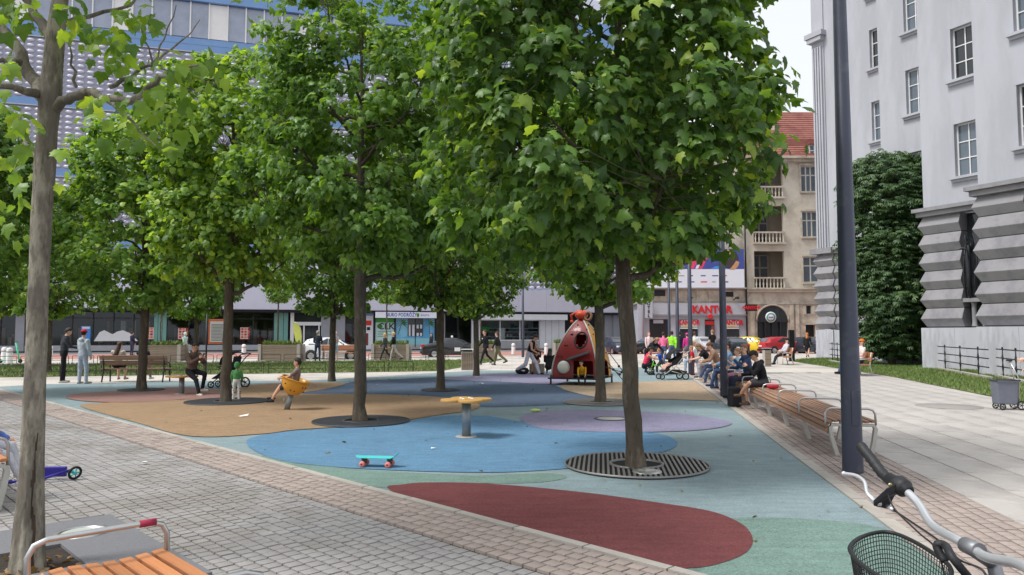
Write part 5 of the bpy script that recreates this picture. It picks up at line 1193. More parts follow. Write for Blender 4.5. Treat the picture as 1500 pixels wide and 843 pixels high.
for k in range(4):                           # ribs on the four edges
    a = R(45 + 90 * k); mb = MB(); mb.tube([(math.cos(a) * 1.414 * hw(z), math.sin(a) * 1.414 * hw(z), z) for z in zs[:-1]] + [(0, 0, HH + .02)], .026, 8); mb.build('rib', m_alu, t)
    mb = MB(); mb.cyl((math.cos(a) * 1.10, math.sin(a) * 1.10, .01), (math.cos(a) * 1.10, math.sin(a) * 1.10, .30), .03); mb.build('leg', m_gdark, t)
mb = MB(); mb.span((-.80, -1.0, .19), (.80, .80, .235)); mb.build('floor', m_blk, t, bevel=.01)
mb = MB(); mb.ell((-.33, -.80, .56), (.21, .16, .21), 20, 12); bb_ = mb.build('bubble_window', M('bubble_white', S(226, 224, 214), .25, .04, 3, coat=.3), t); mb = MB(); mb.tube([(-.33 + .22 * math.cos(a), -.79, .56 + .22 * math.sin(a)) for a in [k * math.pi / 14 for k in range(28)]], .02, 8, closed=True); mb.build('bubble_rim', m_blk, bb_)
mb = MB(); mb.box((.20, -.92, .93), (.72, .42, .04), ry=R(-18), rx=R(12)); mb.build('awning', m_gdark, t, bevel=.01)
m_nose = M('play_orange', S(214, 84, 56), .4, .06, 4); mb = MB(); mb.ell((0, 0, HH + .12), (.22, .22, .16), 16, 10); ns = mb.build('nose', m_nose, t)
mb = MB(); mb.tube([(-.30, -.05, HH - .08), (-.33, -.08, HH + .10), (-.18, -.10, HH + .17)], .04, 8); mb.ell((-.31, -.06, HH - .1), (.06, .06, .05)); mb.build('nose_handle', m_nose, ns)
mb = MB(); mb.tube([(.26 + .11 * math.cos(a), -.1 + .05 * math.sin(a), HH + .06 + .13 * math.sin(a)) for a in [k * math.pi / 8 for k in range(16)]], .045, 8, closed=True); mb.build('nose_ring', M('ring_brown', S(120, 84, 60), .5), ns)
mb = MB()
for k in range(22):
    a = [(-.55, .9), (-.35, 1.25), (-.2, 1.6), (.45, 1.0), (-.5, .42), (.3, 1.75), (-.05, 1.9)][k % 7]; ang = R(90) if k > 10 else 0; mt = Matrix.Rotation(ang, 3, 'Z'); z = a[1]; x = a[0] * (1 if k % 2 else .8); w = hw(z)
    if abs(x) < w: mb.ell(mt @ Vector((x, -w * (1 + .10 * (1 - (x / w) ** 2)) - .008, z)), (.028, .028, .028), 8, 6)
mb.build('bolt_caps', m_blk, t)
mb = MB(); 
for a, b in (((.82, -.5, .95), (1.55, -.3, .06)), ((.82, .1, 1.1), (1.6, .2, .06)), ((.86, -.5, .6), (1.3, .1, .4)), ((.86, .2, .55), (1.35, -.3, .35))): mb.tube([a, b], .013, 6)
rp = mb.build('climbing_ropes', m_blk, t); mb = MB()
for p in ((1.17, -.4, .5), (1.2, .15, .58), (1.3, .1, .4), (1.35, -.3, .35)): mb.ell(p, (.045, .045, .045), 8, 6)
mb.build('rope_knobs', m_blk, rp)
# ---- planters
m_gleaf = leaf_material('planter_leaf', (.08, .14, .04), (.14, .20, .05), (.2, .24, .08), .3)
def planter(px0, px1, py, label, dep=1.1):
    a, b = G(px0, py), G(px1, py); L = (b - a).length; c = (a + b) / 2; t = thing('wooden_planter', label, 'planter', (c.x, c.y + dep / 2, 0), rot_along(b - a)); H = .98; ns = 7
    for i in range(ns):
        mb = MB(); mb.box((0, 0, 0), (L - .2, .035, H / ns - .012)); me = mb.mesh('slat', m_wood_grey, True); z = .04 + (i + .5) * (H - .04) / ns
        inst(me, 'slat', t, (0, -dep / 2, z)); inst(me, 'slat', t, (0, dep / 2, z))
        mb = MB(); mb.box((0, 0, 0), (dep - .08, .035, H / ns - .012)); me = mb.mesh('slat', m_wood_grey, True); inst(me, 'slat', t, (-L / 2 + .1, 0, z), (0, 0, R(90))); inst(me, 'slat', t, (L / 2 - .1, 0, z), (0, 0, R(90)))
    for sx in (-1, 1):
        for sy in (-1, 1): mb = MB(); mb.span((sx * L / 2 - .09, sy * (dep / 2 + .02) - .05, 0), (sx * L / 2 + .09, sy * (dep / 2 + .02) + .05, H + .03)); mb.build('corner_post', m_conc, t)
    mb = MB(); mb.span((-L / 2 + .1, -dep / 2 + .02, .1), (L / 2 - .1, dep / 2 - .02, H - .08)); mb.build('soil', m_soil, t)
    r_ = np.random.default_rng(int(px0)); n = 260; P = np.stack([r_.uniform(-L / 2 + .1, L / 2 - .1, n), r_.uniform(-dep / 2 + .1, dep / 2 - .1, n), np.full(n, H - .05)], 1); d = nrm(np.stack([r_.normal(0, .35, n), r_.normal(0, .35, n), np.ones(n)], 1)); x = nrm(np.cross(d, r_.normal(0, 1, (n, 3)))); fr = np.stack([x * .22, d, np.cross(x, d)], 2)
    me = leaves_mesh('plants', P, fr, r_.uniform(.15, .42, n), r_.random(n), m_gleaf, LT2, LTF2); o = bpy.data.objects.new('plants', me); link(o, t); o['kind'] = 'stuff'
planter(380, 437, 529.5, 'wooden planter with grey corner posts beside the lime flag'); planter(213, 262, 531, 'wooden planter behind the right end of the backrest bench'); planter(546, 597, 528.5, 'wooden planter behind the two women walking'); planter(692, 726, 527, 'wooden planter behind the man and the person in black walking'); planter(812, 836, 524, 'wooden planter behind the rocket playhouse')
# ---- waste bins, totem, bollards
def bin_(px, py, w, h, label, mat, lidm):
    c = G(px, py); t = thing('waste_bin', label, 'waste bin', (c.x, c.y, 0)); mb = MB(); mb.box((0, 0, h / 2), (w, w, h)); mb.build('body', mat, t, bevel=.015); mb = MB(); mb.box((0, 0, h + .10), (w + .06, w + .06, .03)); l = mb.build('lid', lidm, t)
    mb = MB(); mb.box((0, 0, h + .045), (w * .7, w * .7, .08)); mb.build('opening', m_dark, t); mb = MB()
    for k in range(5): mb.span((-w / 2 + .02 + k * (w - .04) / 5 + .006, -w / 2 - .022, .06), (-w / 2 + .02 + (k + 1) * (w - .04) / 5 - .006, -w / 2 - .002, h - .04))
    mb.build('cladding', m_wood_grey, t); return t
bin_(685, 542, .55, .82, 'square concrete and wood waste bin with a pale lid by a plane tree', m_conc, m_white); bin_(1123.5, 537, .34, .80, 'grey square waste bin behind the boy in the black cap', m_conc, m_gmetal)
c = G(1160, 529.5); t = thing('info_totem', 'tall flat black information totem at the end of the promenade', 'totem', (c.x, c.y, 0), R(10)); mb = MB(); mb.box((0, 0, .95), (.32, .16, 1.82)); mb.build('panel', m_blk, t, bevel=.01); mb = MB(); mb.box((0, 0, .02), (.42, .3, .04)); mb.build('foot', m_gdark, t)
for i, (px, py) in enumerate(((6, 531.5), (13.5, 533), (73, 527), (357, 522), (480, 521), (752, 519), (800, 519))):
    c = G(px, py); t = thing('bollard', 'short white concrete bollard along the cycle path edge', 'bollard', (c.x, c.y, 0), 0, 'white bollards along the road'); mb = MB(); mb.lathe([(.16, .0), (.15, .78), (.12, .85), (.001, .88)], 20); mb.build('body', m_white, t, fixn=False); mb = MB(); mb.lathe([(.152, .60), (.158, .61), (.158, .68), (.151, .69)], 20); mb.build('band', m_conc, t, fixn=False)
# ---- low hoop rails round the lawn strip
mb = MB(); mb.tube([(-.52, 0, 0), (-.52, 0, .40), (-.50, 0, .43), (.50, 0, .43), (.52, 0, .40), (.52, 0, 0)], .016, 6); hoop_me = mb.mesh('frame', m_blk); mb = MB(); mb.tube([(-.52, 0, .2), (.52, 0, .2)], .011, 6); bar_me = mb.mesh('cross_bar', m_blk)
def rails(p0, n, label, grp):
    for i in range(n):
        p = p0 + GD * (1.22 * i); px = 750 + F * p.x / p.y
        if not -30 < px < 1500: continue
        t = thing('hoop_rail', label, 'rail', (p.x, p.y, 0), ST_RZ, grp); inst(hoop_me, 'frame', t, (0, 0, 0)); inst(bar_me, 'cross_bar', t, (0, 0, 0))
q0 = ln0(-20) - GN * .15; rails(q0, int((gr.x - 1.2 + 20) / 1.22 / GD.x), 'low black hoop rail along the front edge of the lawn strip', 'front lawn rails')
q1 = ln1(-28) + GN * .15; rails(q1, int((gr.x + 1.3 + 28) / 1.22 / GD.x), 'low black hoop rail along the road side of the lawn strip', 'back lawn rails')
# ---- iron railing by the grey building
def iron_fence(a, b, n, label):
    d = b - a; L = d.length; t = thing('iron_railing', label, 'railing', (a.x, a.y, 0), rot_along(d)); H = 1.05
    for z in (H, H * .70, H * .40): mb = MB(); mb.tube([(0, 0, z), (L, 0, z)], .022, 8); mb.build('rail', m_blk, t)
    for i in range(n):
        x = L * (i + .5) / n; mb = MB(); mb.tube([(x, 0, 0), (x, 0, H + .03)], .02, 6)
        for z in (H * .72, H * .38): mb.tube([(x, 0, z - .2), (x - .11, 0, z), (x, 0, z + .2), (x + .11, 0, z), (x, 0, z - .2)], .014, 6)
        mb.ell((x, 0, H + .05), (.035, .035, .045), 8, 6); mb.build('baluster', m_blk, t)
    mb = MB(); mb.span((-.05, -.1, 0), (L + .05, .1, .1)); mb.build('kerb', m_conc, t)
iron_fence(G(1375, 541.5), G(1449, 556), 3, 'black iron railing with diamond motifs beside the chestnut tree'); iron_fence(G(1461, 553), G(1552, 573), 4, 'black iron railing with diamond motifs behind the shopping trolley')
iron_fence(G(1216, 530), G(1231, 533), 2, 'short black iron railing at the far corner of the grey building')
# ---- notice board, flag
c = G(301, 557.5); t = thing('notice_board', 'orange framed notice board on thin black posts', 'notice board', (c.x, c.y, 0), 0); mb = MB(); mb.cyl((0, 0, 0), (0, 0, 2.3), .03); mb.build('post', m_blk, t); mb = MB(); mb.cyl((.86, 0, 0), (.86, 0, 2.3), .03); mb.build('post', m_blk, t)
m_or = M('board_orange', S(196, 100, 50), .55, .1, 6); mb = MB(); mb.span((.07, -.03, 1.26), (.80, .03, 2.12)); fb = mb.build('frame', m_or, t, bevel=.01); mb = MB(); mb.span((.13, -.036, 1.33), (.74, -.032, 2.05)); sh = mb.build('notice_sheet', M('sheet_grey', S(196, 192, 188), .6, .06, 8), fb); mb = MB()
for k in range(12): mb.span((.17, -.039, 1.38 + k * .05), (.70 - (k * 7 % 5) * .04, -.037, 1.395 + k * .05))
mb.build('print_lines', m_gdark, sh)
c = G(442, 513.5, 0); c = ST0 + GD * X(441) - GN * 4.5; t = thing('feather_flag', 'lime yellow feather flag beside the white framed shop entrance', 'flag', (c.x, c.y, .03), ST_RZ); mb = MB(); mb.tube([(0, 0, 0), (.03, 0, 1.6), (-.2, 0, 2.5), (-.7, 0, 2.75)], .02, 6); mb.build('pole', m_steel, t)
mb = MB(); g0 = [(-.02 - .0, .5), (.0, 1.4), (-.14, 2.2), (-.35, 2.55), (-.68, 2.72)]; g1_ = [(-.42, .5), (-.62, 1.2), (-.74, 1.9), (-.80, 2.4), (-.82, 2.72)]
mb.loft([[(a[0], -.01 + .03 * math.sin(i), a[1]), (b[0], .03 - .03 * math.sin(i * 2), b[1]), (b[0], .045 - .03 * math.sin(i * 2), b[1]), (a[0], .005 + .03 * math.sin(i), a[1])] for i, (a, b) in enumerate(zip(g0, g1_))]); mb.build('cloth', M('flag_lime', S(206, 214, 104), .7, .1, 4), t); mb = MB(); mb.box((0, 0, .02), (.7, .5, .04)); mb.build('foot', m_gdark, t)
# ---- manhole covers and small litter
def disc_thing(name, px, py, r, mat, label, cat, ring=True, z=.018):
    c = G(px, py); t = thing(name, label, cat, (c.x, c.y, z)); mb = MB(); mb.lathe([(.001, .006), (r, .006), (r + .005, .0)], 36); mb.build('plate', mat, t, fixn=False)
    if ring: mb = MB(); mb.lathe([(r + .007, .0), (r + .007, .008), (r + .05, .008), (r + .055, .0)], 36); mb.build('ring', m_gdark, t, fixn=False)
disc_thing('manhole_cover', 895, 615, .26, m_alu, 'pale round manhole cover on the purple rubber patch', 'manhole cover'); disc_thing('manhole_cover', 1390, 595.5, .66, M('cover_stone', S(146, 140, 136), .85, .1, 8), 'wide grey round manhole cover set in the promenade slabs', 'manhole cover', False, .0)
m_paper = M('paper_white', S(226, 224, 220), .8, .05, 5)
for (px, py, s, lb) in ((358, 612, .14, 'crumpled white paper lying on the tan rubber'), (636, 659.5, .045, 'small white scrap on the blue rubber behind the skateboard'), (705, 564, .10, 'white scrap on the navy rubber'), (211, 681, .06, 'small white scrap on the grey setts')):
    c = G(px, py); mb = MB(); g = random.Random(px); vs = [(g.uniform(-s, s), g.uniform(-s * .5, s * .5), g.uniform(.0, s * .45)) for _ in range(9)]
    bm = bmesh.new(); [bm.verts.new(v) for v in vs]; bmesh.ops.convex_hull(bm, input=bm.verts); me = bpy.data.meshes.new('paper_scrap'); bm.to_mesh(me); bm.free(); me.materials.append(m_paper); o = bpy.data.objects.new('paper_scrap', me); link(o); o.location = (c.x, c.y, .018); tag(o, lb, 'litter')
c = G(783, 605); mb = MB(); mb.ell((0, 0, .035), (.09, .05, .035)); mb.ell((.07, .02, .03), (.05, .04, .03)); o = mb.build('wrapper', M('wrapper_green', S(180, 200, 120), .5, .3, 10), None, (c.x, c.y, .016)); tag(o, 'pale green crumpled wrapper by the purple rubber patch', 'litter')
# ---- skateboard
c = G(551, 686); t = thing('skateboard', 'small turquoise skateboard with pink wheels on the blue rubber', 'skateboard', (c.x, c.y + .06, .010), R(-9)); L2 = .27; rg_ = []
for i in range(25):
    u = -1 + 2 * i / 24; x = u * L2; w = .073 * max(.0, 1 - abs(u) ** 5) ** .5 + .004; z = .103 + (.055 * max(0, (u - .68) / .32) ** 1.4) + (.012 * max(0, (-u - .8) / .2)); rg_.append([(x, -w, z), (x, w, z), (x, w, z + .012), (x, -w, z + .012)])
mb = MB(); mb.loft(rg_); mb.build('deck', M('deck_turquoise', S(84, 206, 206), .4, .05, 5), t, bevel=.003)
m_pinkw = M('wheel_pink', S(226, 128, 116), .45, .06, 10)
for sx in (-1, 1):
    mb = MB(); mb.box((sx * .16, 0, .085), (.06, .045, .035)); mb.tube([(sx * .16, -.075, .034), (sx * .16, .075, .034)], .010, 8); mb.box((sx * .16, 0, .055), (.03, .06, .04)); mb.build('truck', m_gdark, t)
    for sy in (-1, 1): mb = MB(); mb.lathe([(.012, -.024), (.028, -.024), (.034, -.014), (.034, .014), (.028, .024), (.012, .024)], 20, m=Matrix.Rotation(R(90), 3, 'X')); wl = mb.build('wheel', m_pinkw, t, (sx * .16, sy * .078, .034), fixn=False); mb = MB(); mb.lathe([(.001, -.02), (.013, -.02), (.013, .02), (.001, .02)], 12, m=Matrix.Rotation(R(90), 3, 'X')); mb.build('bearing', M('bearing_red', S(170, 50, 60), .5), wl, fixn=False)
# ---- kick scooter lying on the setts
c = G(70, 704); t = thing('kick_scooter', 'purple kick scooter lying on its side on the grey setts', 'scooter', (c.x, c.y, .0), R(4)); t.scale = (.85, .85, .85); m_pur = M('scooter_purple', S(62, 54, 150), .35, .08, 8, metal=.3); m_tq = M('scooter_turquoise', S(70, 190, 190), .35)
mb = MB(); mb.box((-.05, .05, .10), (.50, .05, .13), rz=R(3)); mb.build('deck', m_pur, t, bevel=.015); mb = MB(); mb.tube([(.20, .04, .10), (.28, .02, .11), (.31, .0, .10)], .022, 8); mb.build('fork', m_tq, t); mb = MB(); mb.tube([(.26, .02, .12), (.05, -.16, .06), (-.35, -.32, .035)], .018, 8); mb.tube([(-.35, -.50, .03), (-.36, -.16, .035)], .016, 8); mb.build('steering_tube', m_pur, t)
for x, y, r in ((.335, .0, .075), (-.36, .07, .06)):
    mb = MB(); mb.tube([(r * math.cos(a), 0, r * math.sin(a)) for a in [k * math.pi / 12 for k in range(24)]], .016, 8, closed=True); w_ = mb.build('wheel', m_rubberb, t, (x, y, r + .016)); w_.rotation_euler = (R(12), 0, R(55)); mb = MB(); mb.lathe([(.001, -.016), (.022, -.016), (.022, .016), (.001, .016)], 12, m=Matrix.Rotation(R(90), 3, 'X'))
    for k in range(5): a = k * 1.2566; mb.tube([(.02 * math.cos(a), 0, .02 * math.sin(a)), ((r - .012) * math.cos(a), 0, (r - .012) * math.sin(a))], .008, 6)
    mb.build('rim', m_tq, w_)
# ---- green rental scooter far left
c = G(16, 532.5); t = thing('rental_scooter', 'mint green rental scooter parked by the white bollards', 'scooter', (c.x, c.y, 0), R(6)); m_mint = M('mint', S(90, 206, 160), .4, .06, 5)
mb = MB(); mb.box((-.15, 0, .16), (.75, .15, .06)); mb.build('deck', m_mint, t, bevel=.02); mb = MB(); mb.tube([(.42, 0, .16), (.36, 0, .5), (.22, 0, 1.15)], .045, 10); mb.build('stem', m_mint, t); mb = MB(); mb.tube([(.20, -.24, 1.17), (.22, 0, 1.17), (.20, .24, 1.17)], .02, 8); mb.build('handlebar', m_blk, t)
for x in (-.55, .48): mb = MB(); mb.tube([(.09 * math.cos(a), 0, .09 * math.sin(a)) for a in [k * math.pi / 10 for k in range(20)]], .03, 8, closed=True); w_ = mb.build('wheel', m_rubberb, t, (x, 0, .12)); mb = MB(); mb.lathe([(.001, -.02), (.07, -.02), (.07, .02), (.001, .02)], 16, m=Matrix.Rotation(R(90), 3, 'X')); mb.build('rim', m_gdark, w_, fixn=False)
# ---- pushchairs
def wheel_part(parent, loc, r, tr, rz=0.0, hub=m_gdark, spokes=5):
    mb = MB(); mb.tube([(r * math.cos(a), 0, r * math.sin(a)) for a in [k * math.pi / 12 for k in range(24)]], tr, 8, closed=True); w_ = mb.build('wheel', m_rubberb, parent, loc); w_.rotation_euler = (0, 0, rz); mb = MB(); mb.lathe([(.001, -.02), (r * .22, -.02), (r * .22, .02), (.001, .02)], 12, m=Matrix.Rotation(R(90), 3, 'X'))
    for k in range(spokes): a = k * 2 * math.pi / spokes; mb.tube([(r * .2 * math.cos(a), 0, r * .2 * math.sin(a)), ((r - tr * .5) * math.cos(a), 0, (r - tr * .5) * math.sin(a))], .008, 5)
    mb.build('rim', hub, w_); return w_
def pushchair(pos, rz, label, fab, frame, blanket=None, big=.14):
    t = thing('pushchair', label, 'pushchair', (pos.x, pos.y, 0), rz)        # local +x is forward
    for sy in (-1, 1):
        y = sy * .26; mb = MB(); mb.tube([(-.38, y, .16), (-.05, y, .48), (-.42, y, .92), (-.56, y, 1.02)], .016, 8); mb.tube([(.42, y * .75, .14), (.12, y, .36), (-.05, y, .48)], .016, 8); mb.tube([(-.38, y, .16), (.12, y, .30)], .012, 8); mb.build('side_frame', frame, t)
        wheel_part(t, (-.38, y + sy * .04, big + .01), big, .024, 0, frame); wheel_part(t, (.44, y * .75, .105), .085, .02, R(10 * sy), frame)
    mb = MB(); mb.tube([(-.56, -.26, 1.02), (-.58, 0, 1.04), (-.56, .26, 1.02)], .02, 8); mb.build('handle', m_blk, t)
    mb = MB(); prof = [(-.30, .92), (-.22, .58), (.12, .46), (.20, .38), (.40, .26)]
    mb.loft([[(x - .015, -.21, z), (x + .03, -.21, z + .03), (x + .03, .21, z + .03), (x - .015, .21, z)] for x, z in prof]); mb.build('seat', fab, t, bevel=.01)
    mb = MB(); 
    for sy in (-1, 1): mb.poly([(-.25, sy * .225, .60), (.10, sy * .225, .48), (.08, sy * .225, .66), (-.22, sy * .225, .82)], .02, (0, sy, 0))
    mb.build('side_panel', fab, t)
    rings = []
    for k in range(9):
        a = R(-8 + 118 * k / 8); rad_ = .36; rings.append([(-.20 + rad_ * math.cos(a) * (1 if j else 1), y, .74 + rad_ * math.sin(a) * (1 - .12 * (abs(y) / .24) ** 2)) for j, y in enumerate((-.25, -.2, -.08, .08, .2, .25))])
    mb = MB(); mb.sm = True; mb.loft(rings, caps=False, closed=False); h_ = mb.build('hood', fab, t, fixn=False); sd_ = h_.modifiers.new('solid', 'SOLIDIFY'); sd_.thickness = .015
    mb = MB(); mb.box((-.05, 0, .26), (.42, .40, .16), taper=1.15); mb.build('basket', m_blk, t)
    mb = MB(); mb.tube([(.12, -.24, .58), (.24, -.2, .63), (.24, .2, .63), (.12, .24, .58)], .016, 8); mb.build('bumper_bar', m_blk, t)
    if blanket: mb = MB(); mb.loft([[(x, -.20, z), (x, .20, z), (x, .20, z + .06), (x, -.20, z + .06)] for x, z in ((-.1, .56), (.12, .52), (.28, .44), (.34, .34))]); mb.build('blanket', blanket, t, bevel=.02)
    return t
m_navyf = M('fabric_navy', S(42, 46, 64), .9, .15, 12); m_blkf = M('fabric_black', S(36, 36, 42), .9, .15, 12)
pc_ = G(314, 569); pushchair(pc_ + Vector((.35, .15, 0)), R(172), 'navy three-wheeled looking pushchair standing behind the tree grate', m_navyf, m_blk)
bpy.data.objects[[o.name for o in C.objects if o.name.startswith('pushchair')][0]]['label'] = 'navy pushchair standing beside the notice board'
pc_ = G(985, 556); pushchair(pc_, R(188), 'black pushchair with a pink and tan blanket beside the bench row', m_blkf, m_alu, M('blanket_pink', S(206, 160, 146), .9, .2, 10), .11)
# ---- black bags by the playhouse
def bag(px, py, s, label, mat, cat='bag'):
    c = G(px, py); t = thing('holdall', label, cat, (c.x, c.y, .01), .1); rg_ = []
    for i in range(13):
        u = -1 + 2 * i / 12; k = max(.02, 1 - abs(u) ** 4) ** .5; rg_.append([(u * s[0], s[1] * k * math.cos(a) * (1 + .06 * math.sin(5 * u + a)), s[2] * (.5 + .5 * k * math.sin(a))) for a in [j * math.pi / 7 for j in range(14)]])
    mb = MB(); mb.sm = True; mb.loft(rg_); mb.build('body', mat, t); mb = MB(); mb.tube([(-s[0] * .5, -s[1] * .7, s[2] * .8), (-s[0] * .2, -s[1] * .5, s[2] * 1.25), (s[0] * .25, -s[1] * .5, s[2] * 1.25), (s[0] * .5, -s[1] * .7, s[2] * .8)], .018, 6); mb.build('handle', m_blk, t); mb = MB(); mb.box((0, -s[1] * .98, s[2] * .55), (s[0] * .6, .01, s[2] * .2)); mb.build('logo_patch', m_white, t)
bag(765, 548.5, (.28, .17, .26), 'black holdall with a pale mark lying on the purple rubber edge', m_blkf)
# ---- shopping trolley by the right edge
c = G(1474, 600); t = thing('shopping_trolley', 'grey fabric shopping trolley on small black wheels', 'trolley', (c.x, c.y, 0), R(-6)); m_gfab = M('fabric_grey', S(112, 116, 128), .9, .12, 10, bump=.2, bscale=60)
mb = MB(); mb.box((-.02, 0, .36), (.40, .26, .50), taper=1.12); mb.build('bag', m_gfab, t, bevel=.025); mb = MB(); mb.tube([(-.25, -.16, .62), (.22, -.16, .62), (.22, .16, .62), (-.25, .16, .62), (-.25, -.16, .62)], .014, 6); mb.build('rim', m_gdark, t); mb = MB(); mb.tube([(.20, -.10, .08), (.24, -.10, .62), (.10, -.02, 1.03)], .013, 8); mb.tube([(.20, .10, .08), (.24, .10, .62), (.10, .02, 1.03)], .013, 8); mb.tube([(-.16, -.1, .07), (.0, -.12, .03), (.2, -.1, .09)], .010, 8); mb.build('frame', m_steel, t); mb = MB(); mb.tube([(.10, -.09, 1.04), (.10, .09, 1.04)], .02, 8); mb.build('handle', m_blk, t)
for x, r in ((-.14, .055), (.24, .085)):
    for sy in (-1, 1): wheel_part(t, (x, sy * .14, r + .012), r, .014)
# ------------------------------------------------------------------ cars
def car(px, py, rz, paint, label, kind='hatch', taxi=False, L=4.1, extra_d=0.0):
    c = G(px, py, -.085); t = thing('car', label, 'car', (c.x, c.y + extra_d, -.085), rz)
    mp = M('paint_' + paint[0], paint[1], .28, .02, 3, coat=.8, spec=.5); k = L / 4.1
    if kind == 'hatch': stn = [(-2.05, .52, .60, .70, .66), (-2.0, .86, .92, .80, .66), (-1.86, .97, 1.06, .83, .60), (-1.55, 1.00, 1.36, .86, .57), (-1.1, 1.01, 1.45, .87, .60), (-.3, 1.00, 1.49, .88, .62), (.25, .98, 1.45, .88, .61), (.6, .97, 1.30, .88, .62), (1.12, .94, 1.00, .87, .68), (1.7, .86, .90, .84, .70), (1.98, .72, .76, .76, .66), (2.08, .50, .55, .68, .62)]; wr = (-1.7, 1.0); sw = [(-1.42, 1.02, 1.33), (-.9, 1.02, 1.40), (-.2, 1.02, 1.42), (.35, 1.01, 1.34), (.85, 1.0, 1.06)]
    else: stn = [(-2.05, .55, .62, .72, .68), (-2.0, .84, .90, .80, .72), (-1.6, .96, 1.01, .84, .70), (-1.3, .98, 1.05, .86, .64), (-.85, .98, 1.34, .87, .58), (-.4, .98, 1.42, .88, .60), (.2, .97, 1.41, .88, .60), (.55, .96, 1.27, .88, .62), (1.05, .92, .98, .87, .68), (1.65, .84, .88, .84, .70), (1.98, .70, .74, .76, .66), (2.08, .50, .55, .68, .62)]; wr = (-1.2, .95); sw = [(-1.05, 1.0, 1.10), (-.75, 1.0, 1.30), (-.3, 1.0, 1.36), (.2, .99, 1.34), (.8, .98, 1.03)]
    def ring(x, zs_, zt, w, wt): return [(x * k, -w * .9, .22), (x * k, -w, .42), (x * k, -w * .985, zs_), (x * k, -wt, zt - .03), (x * k, -wt * .7, zt), (x * k, wt * .7, zt), (x * k, wt, zt - .03), (x * k, w * .985, zs_), (x * k, w, .42), (x * k, w * .9, .22)]
    mb = MB(); mb.sm = True; mb.loft([ring(*s) for s in stn]); b = mb.build('body', mp, t); md = b.modifiers.new('bev', 'BEVEL'); md.width = .03; md.segments = 2; md.limit_method = 'ANGLE'; md.angle_limit = R(50)
    def interp(x):
        for i in range(len(stn) - 1):
            if stn[i][0] <= x <= stn[i + 1][0]:
                f = (x - stn[i][0]) / (stn[i + 1][0] - stn[i][0]); return [stn[i][q] * (1 - f) + stn[i + 1][q] * f for q in range(5)]
        return stn[-1]
    for sy in (-1, 1):                        # side windows, front and rear
        for lo, hi in ((0, 2), (2, 4)):
            seg = sw[lo:hi + 1]; mb = MB()
            def yy(x, z): s = interp(x); f = min(1, max(0, (z - s[1]) / max(.01, s[2] - .03 - s[1]))); return sy * (s[3] * .985 * (1 - f) + s[4] * f + .012)
            g = .03 if lo else 0; pts = [(x + (g if i == 0 else 0), z0) for i, (x, z0, z1) in enumerate(seg)] + [(x + (g if i == len(seg) - 1 else 0), z1) for i, (x, z0, z1) in enumerate(seg[::-1])]
            mb.poly([(x * k, yy(x, z), z) for x, z in pts], .02, (0, sy, .25)); mb.build('side_window', m_glass, t)
    def pane(x0, x1, nm):
        s0, s1 = interp(x0), interp(x1); mb = MB(); o = .016; a = [(x0 * k, -s0[4] * .93, s0[2] + o - .012), (x0 * k, s0[4] * .93, s0[2] + o - .012), (x1 * k, s1[4] * .9, s1[2] + o - .01), (x1 * k, -s1[4] * .9, s1[2] + o - .01)]
        n_ = (Vector(a[1]) - Vector(a[0])).cross(Vector(a[3]) - Vector(a[0])).normalized(); n_ = n_ if n_.z > 0 else -n_; mb.poly([Vector(p) + n_ * .012 for p in a], .02, n_); mb.build(nm, m_glass2, t)
    if kind == 'hatch': pane(.64, 1.06, 'windscreen'); pane(-1.84, -1.58, 'rear_window')
    else: pane(.58, 1.0, 'windscreen'); pane(-1.27, -.88, 'rear_window')
    for sx in (-1.27, 1.27):
        for sy in (-1, 1):
            mb = MB(); mb.lathe([(.20, -.1), (.29, -.1), (.315, -.06), (.315, .06), (.29, .1), (.20, .1)], 24, m=Matrix.Rotation(R(90), 3, 'X')); w_ = mb.build('wheel', m_rubberb, t, (sx * k, sy * .80, .316), fixn=False); mb = MB(); mb.lathe([(.001, -.09), (.05, -.095), (.19, -.075), (.2, -.09), (.2, .09), (.19, .075), (.05, .095), (.001, .09)], 24, m=Matrix.Rotation(R(90), 3, 'X')); mb.build('rim', m_steel, w_, fixn=False)
            mb = MB(); mb.lathe([(.31, -.02), (.37, -.02), (.37, .02), (.31, .02)], 24, m=Matrix.Rotation(R(90), 3, 'X')); mb.build('wheel_arch', m_blk, t, (sx * k, sy * .862, .33), fixn=False)
    m_tl = M('tail_red', S(176, 24, 30), .3, .05, 5, coat=.5); m_hl = M('headlight', S(214, 220, 226), .2, .05, 5, coat=.5)
    for sy in (-1, 1):
        mb = MB(); mb.box((-1.93 * k, sy * .68, .88), (.18, .30, .16), rz=sy * R(18)); mb.build('tail_light', m_tl, t, bevel=.02); mb = MB(); mb.box((1.90 * k, sy * .62, .70), (.2, .30, .13), rz=-sy * R(22)); mb.build('headlight', m_hl, t, bevel=.02); mb = MB(); mb.ell((.72 * k, sy * .98, 1.02), (.07, .10, .07)); mb.build('mirror', mp, t)
    for sx, zz in ((-2.07, .70), (2.10, .46)): mb = MB(); mb.box((sx * k, 0, zz), (.02, .5, .11)); mb.build('number_plate', m_white, t)
    mb = MB(); mb.box((-2.06 * k, 0, .40), (.10, 1.45, .16)); mb.box((2.07 * k, 0, .36), (.10, 1.35, .16)); mb.build('bumper', m_blk, t, bevel=.03)
    if taxi: mb = MB(); mb.box((-.1, 0, 1.52), (.14, .36, .14), taper=.8); mb.build('taxi_sign', m_white, t, bevel=.02); mb = MB(); mb.box((.2, -.905, .62), (.4, .008, .26)); mb.build('door_decal', m_white, t)
    return t
car(486, 528, R(9), ('white', S(226, 228, 232)), 'white hatchback with red tail lamp parked behind the reddish bench', L=4.0)
car(664, 524.5, R(10), ('black', S(24, 25, 30)), 'black saloon taxi with a white roof sign by the travel agency', 'saloon', True, L=4.6)
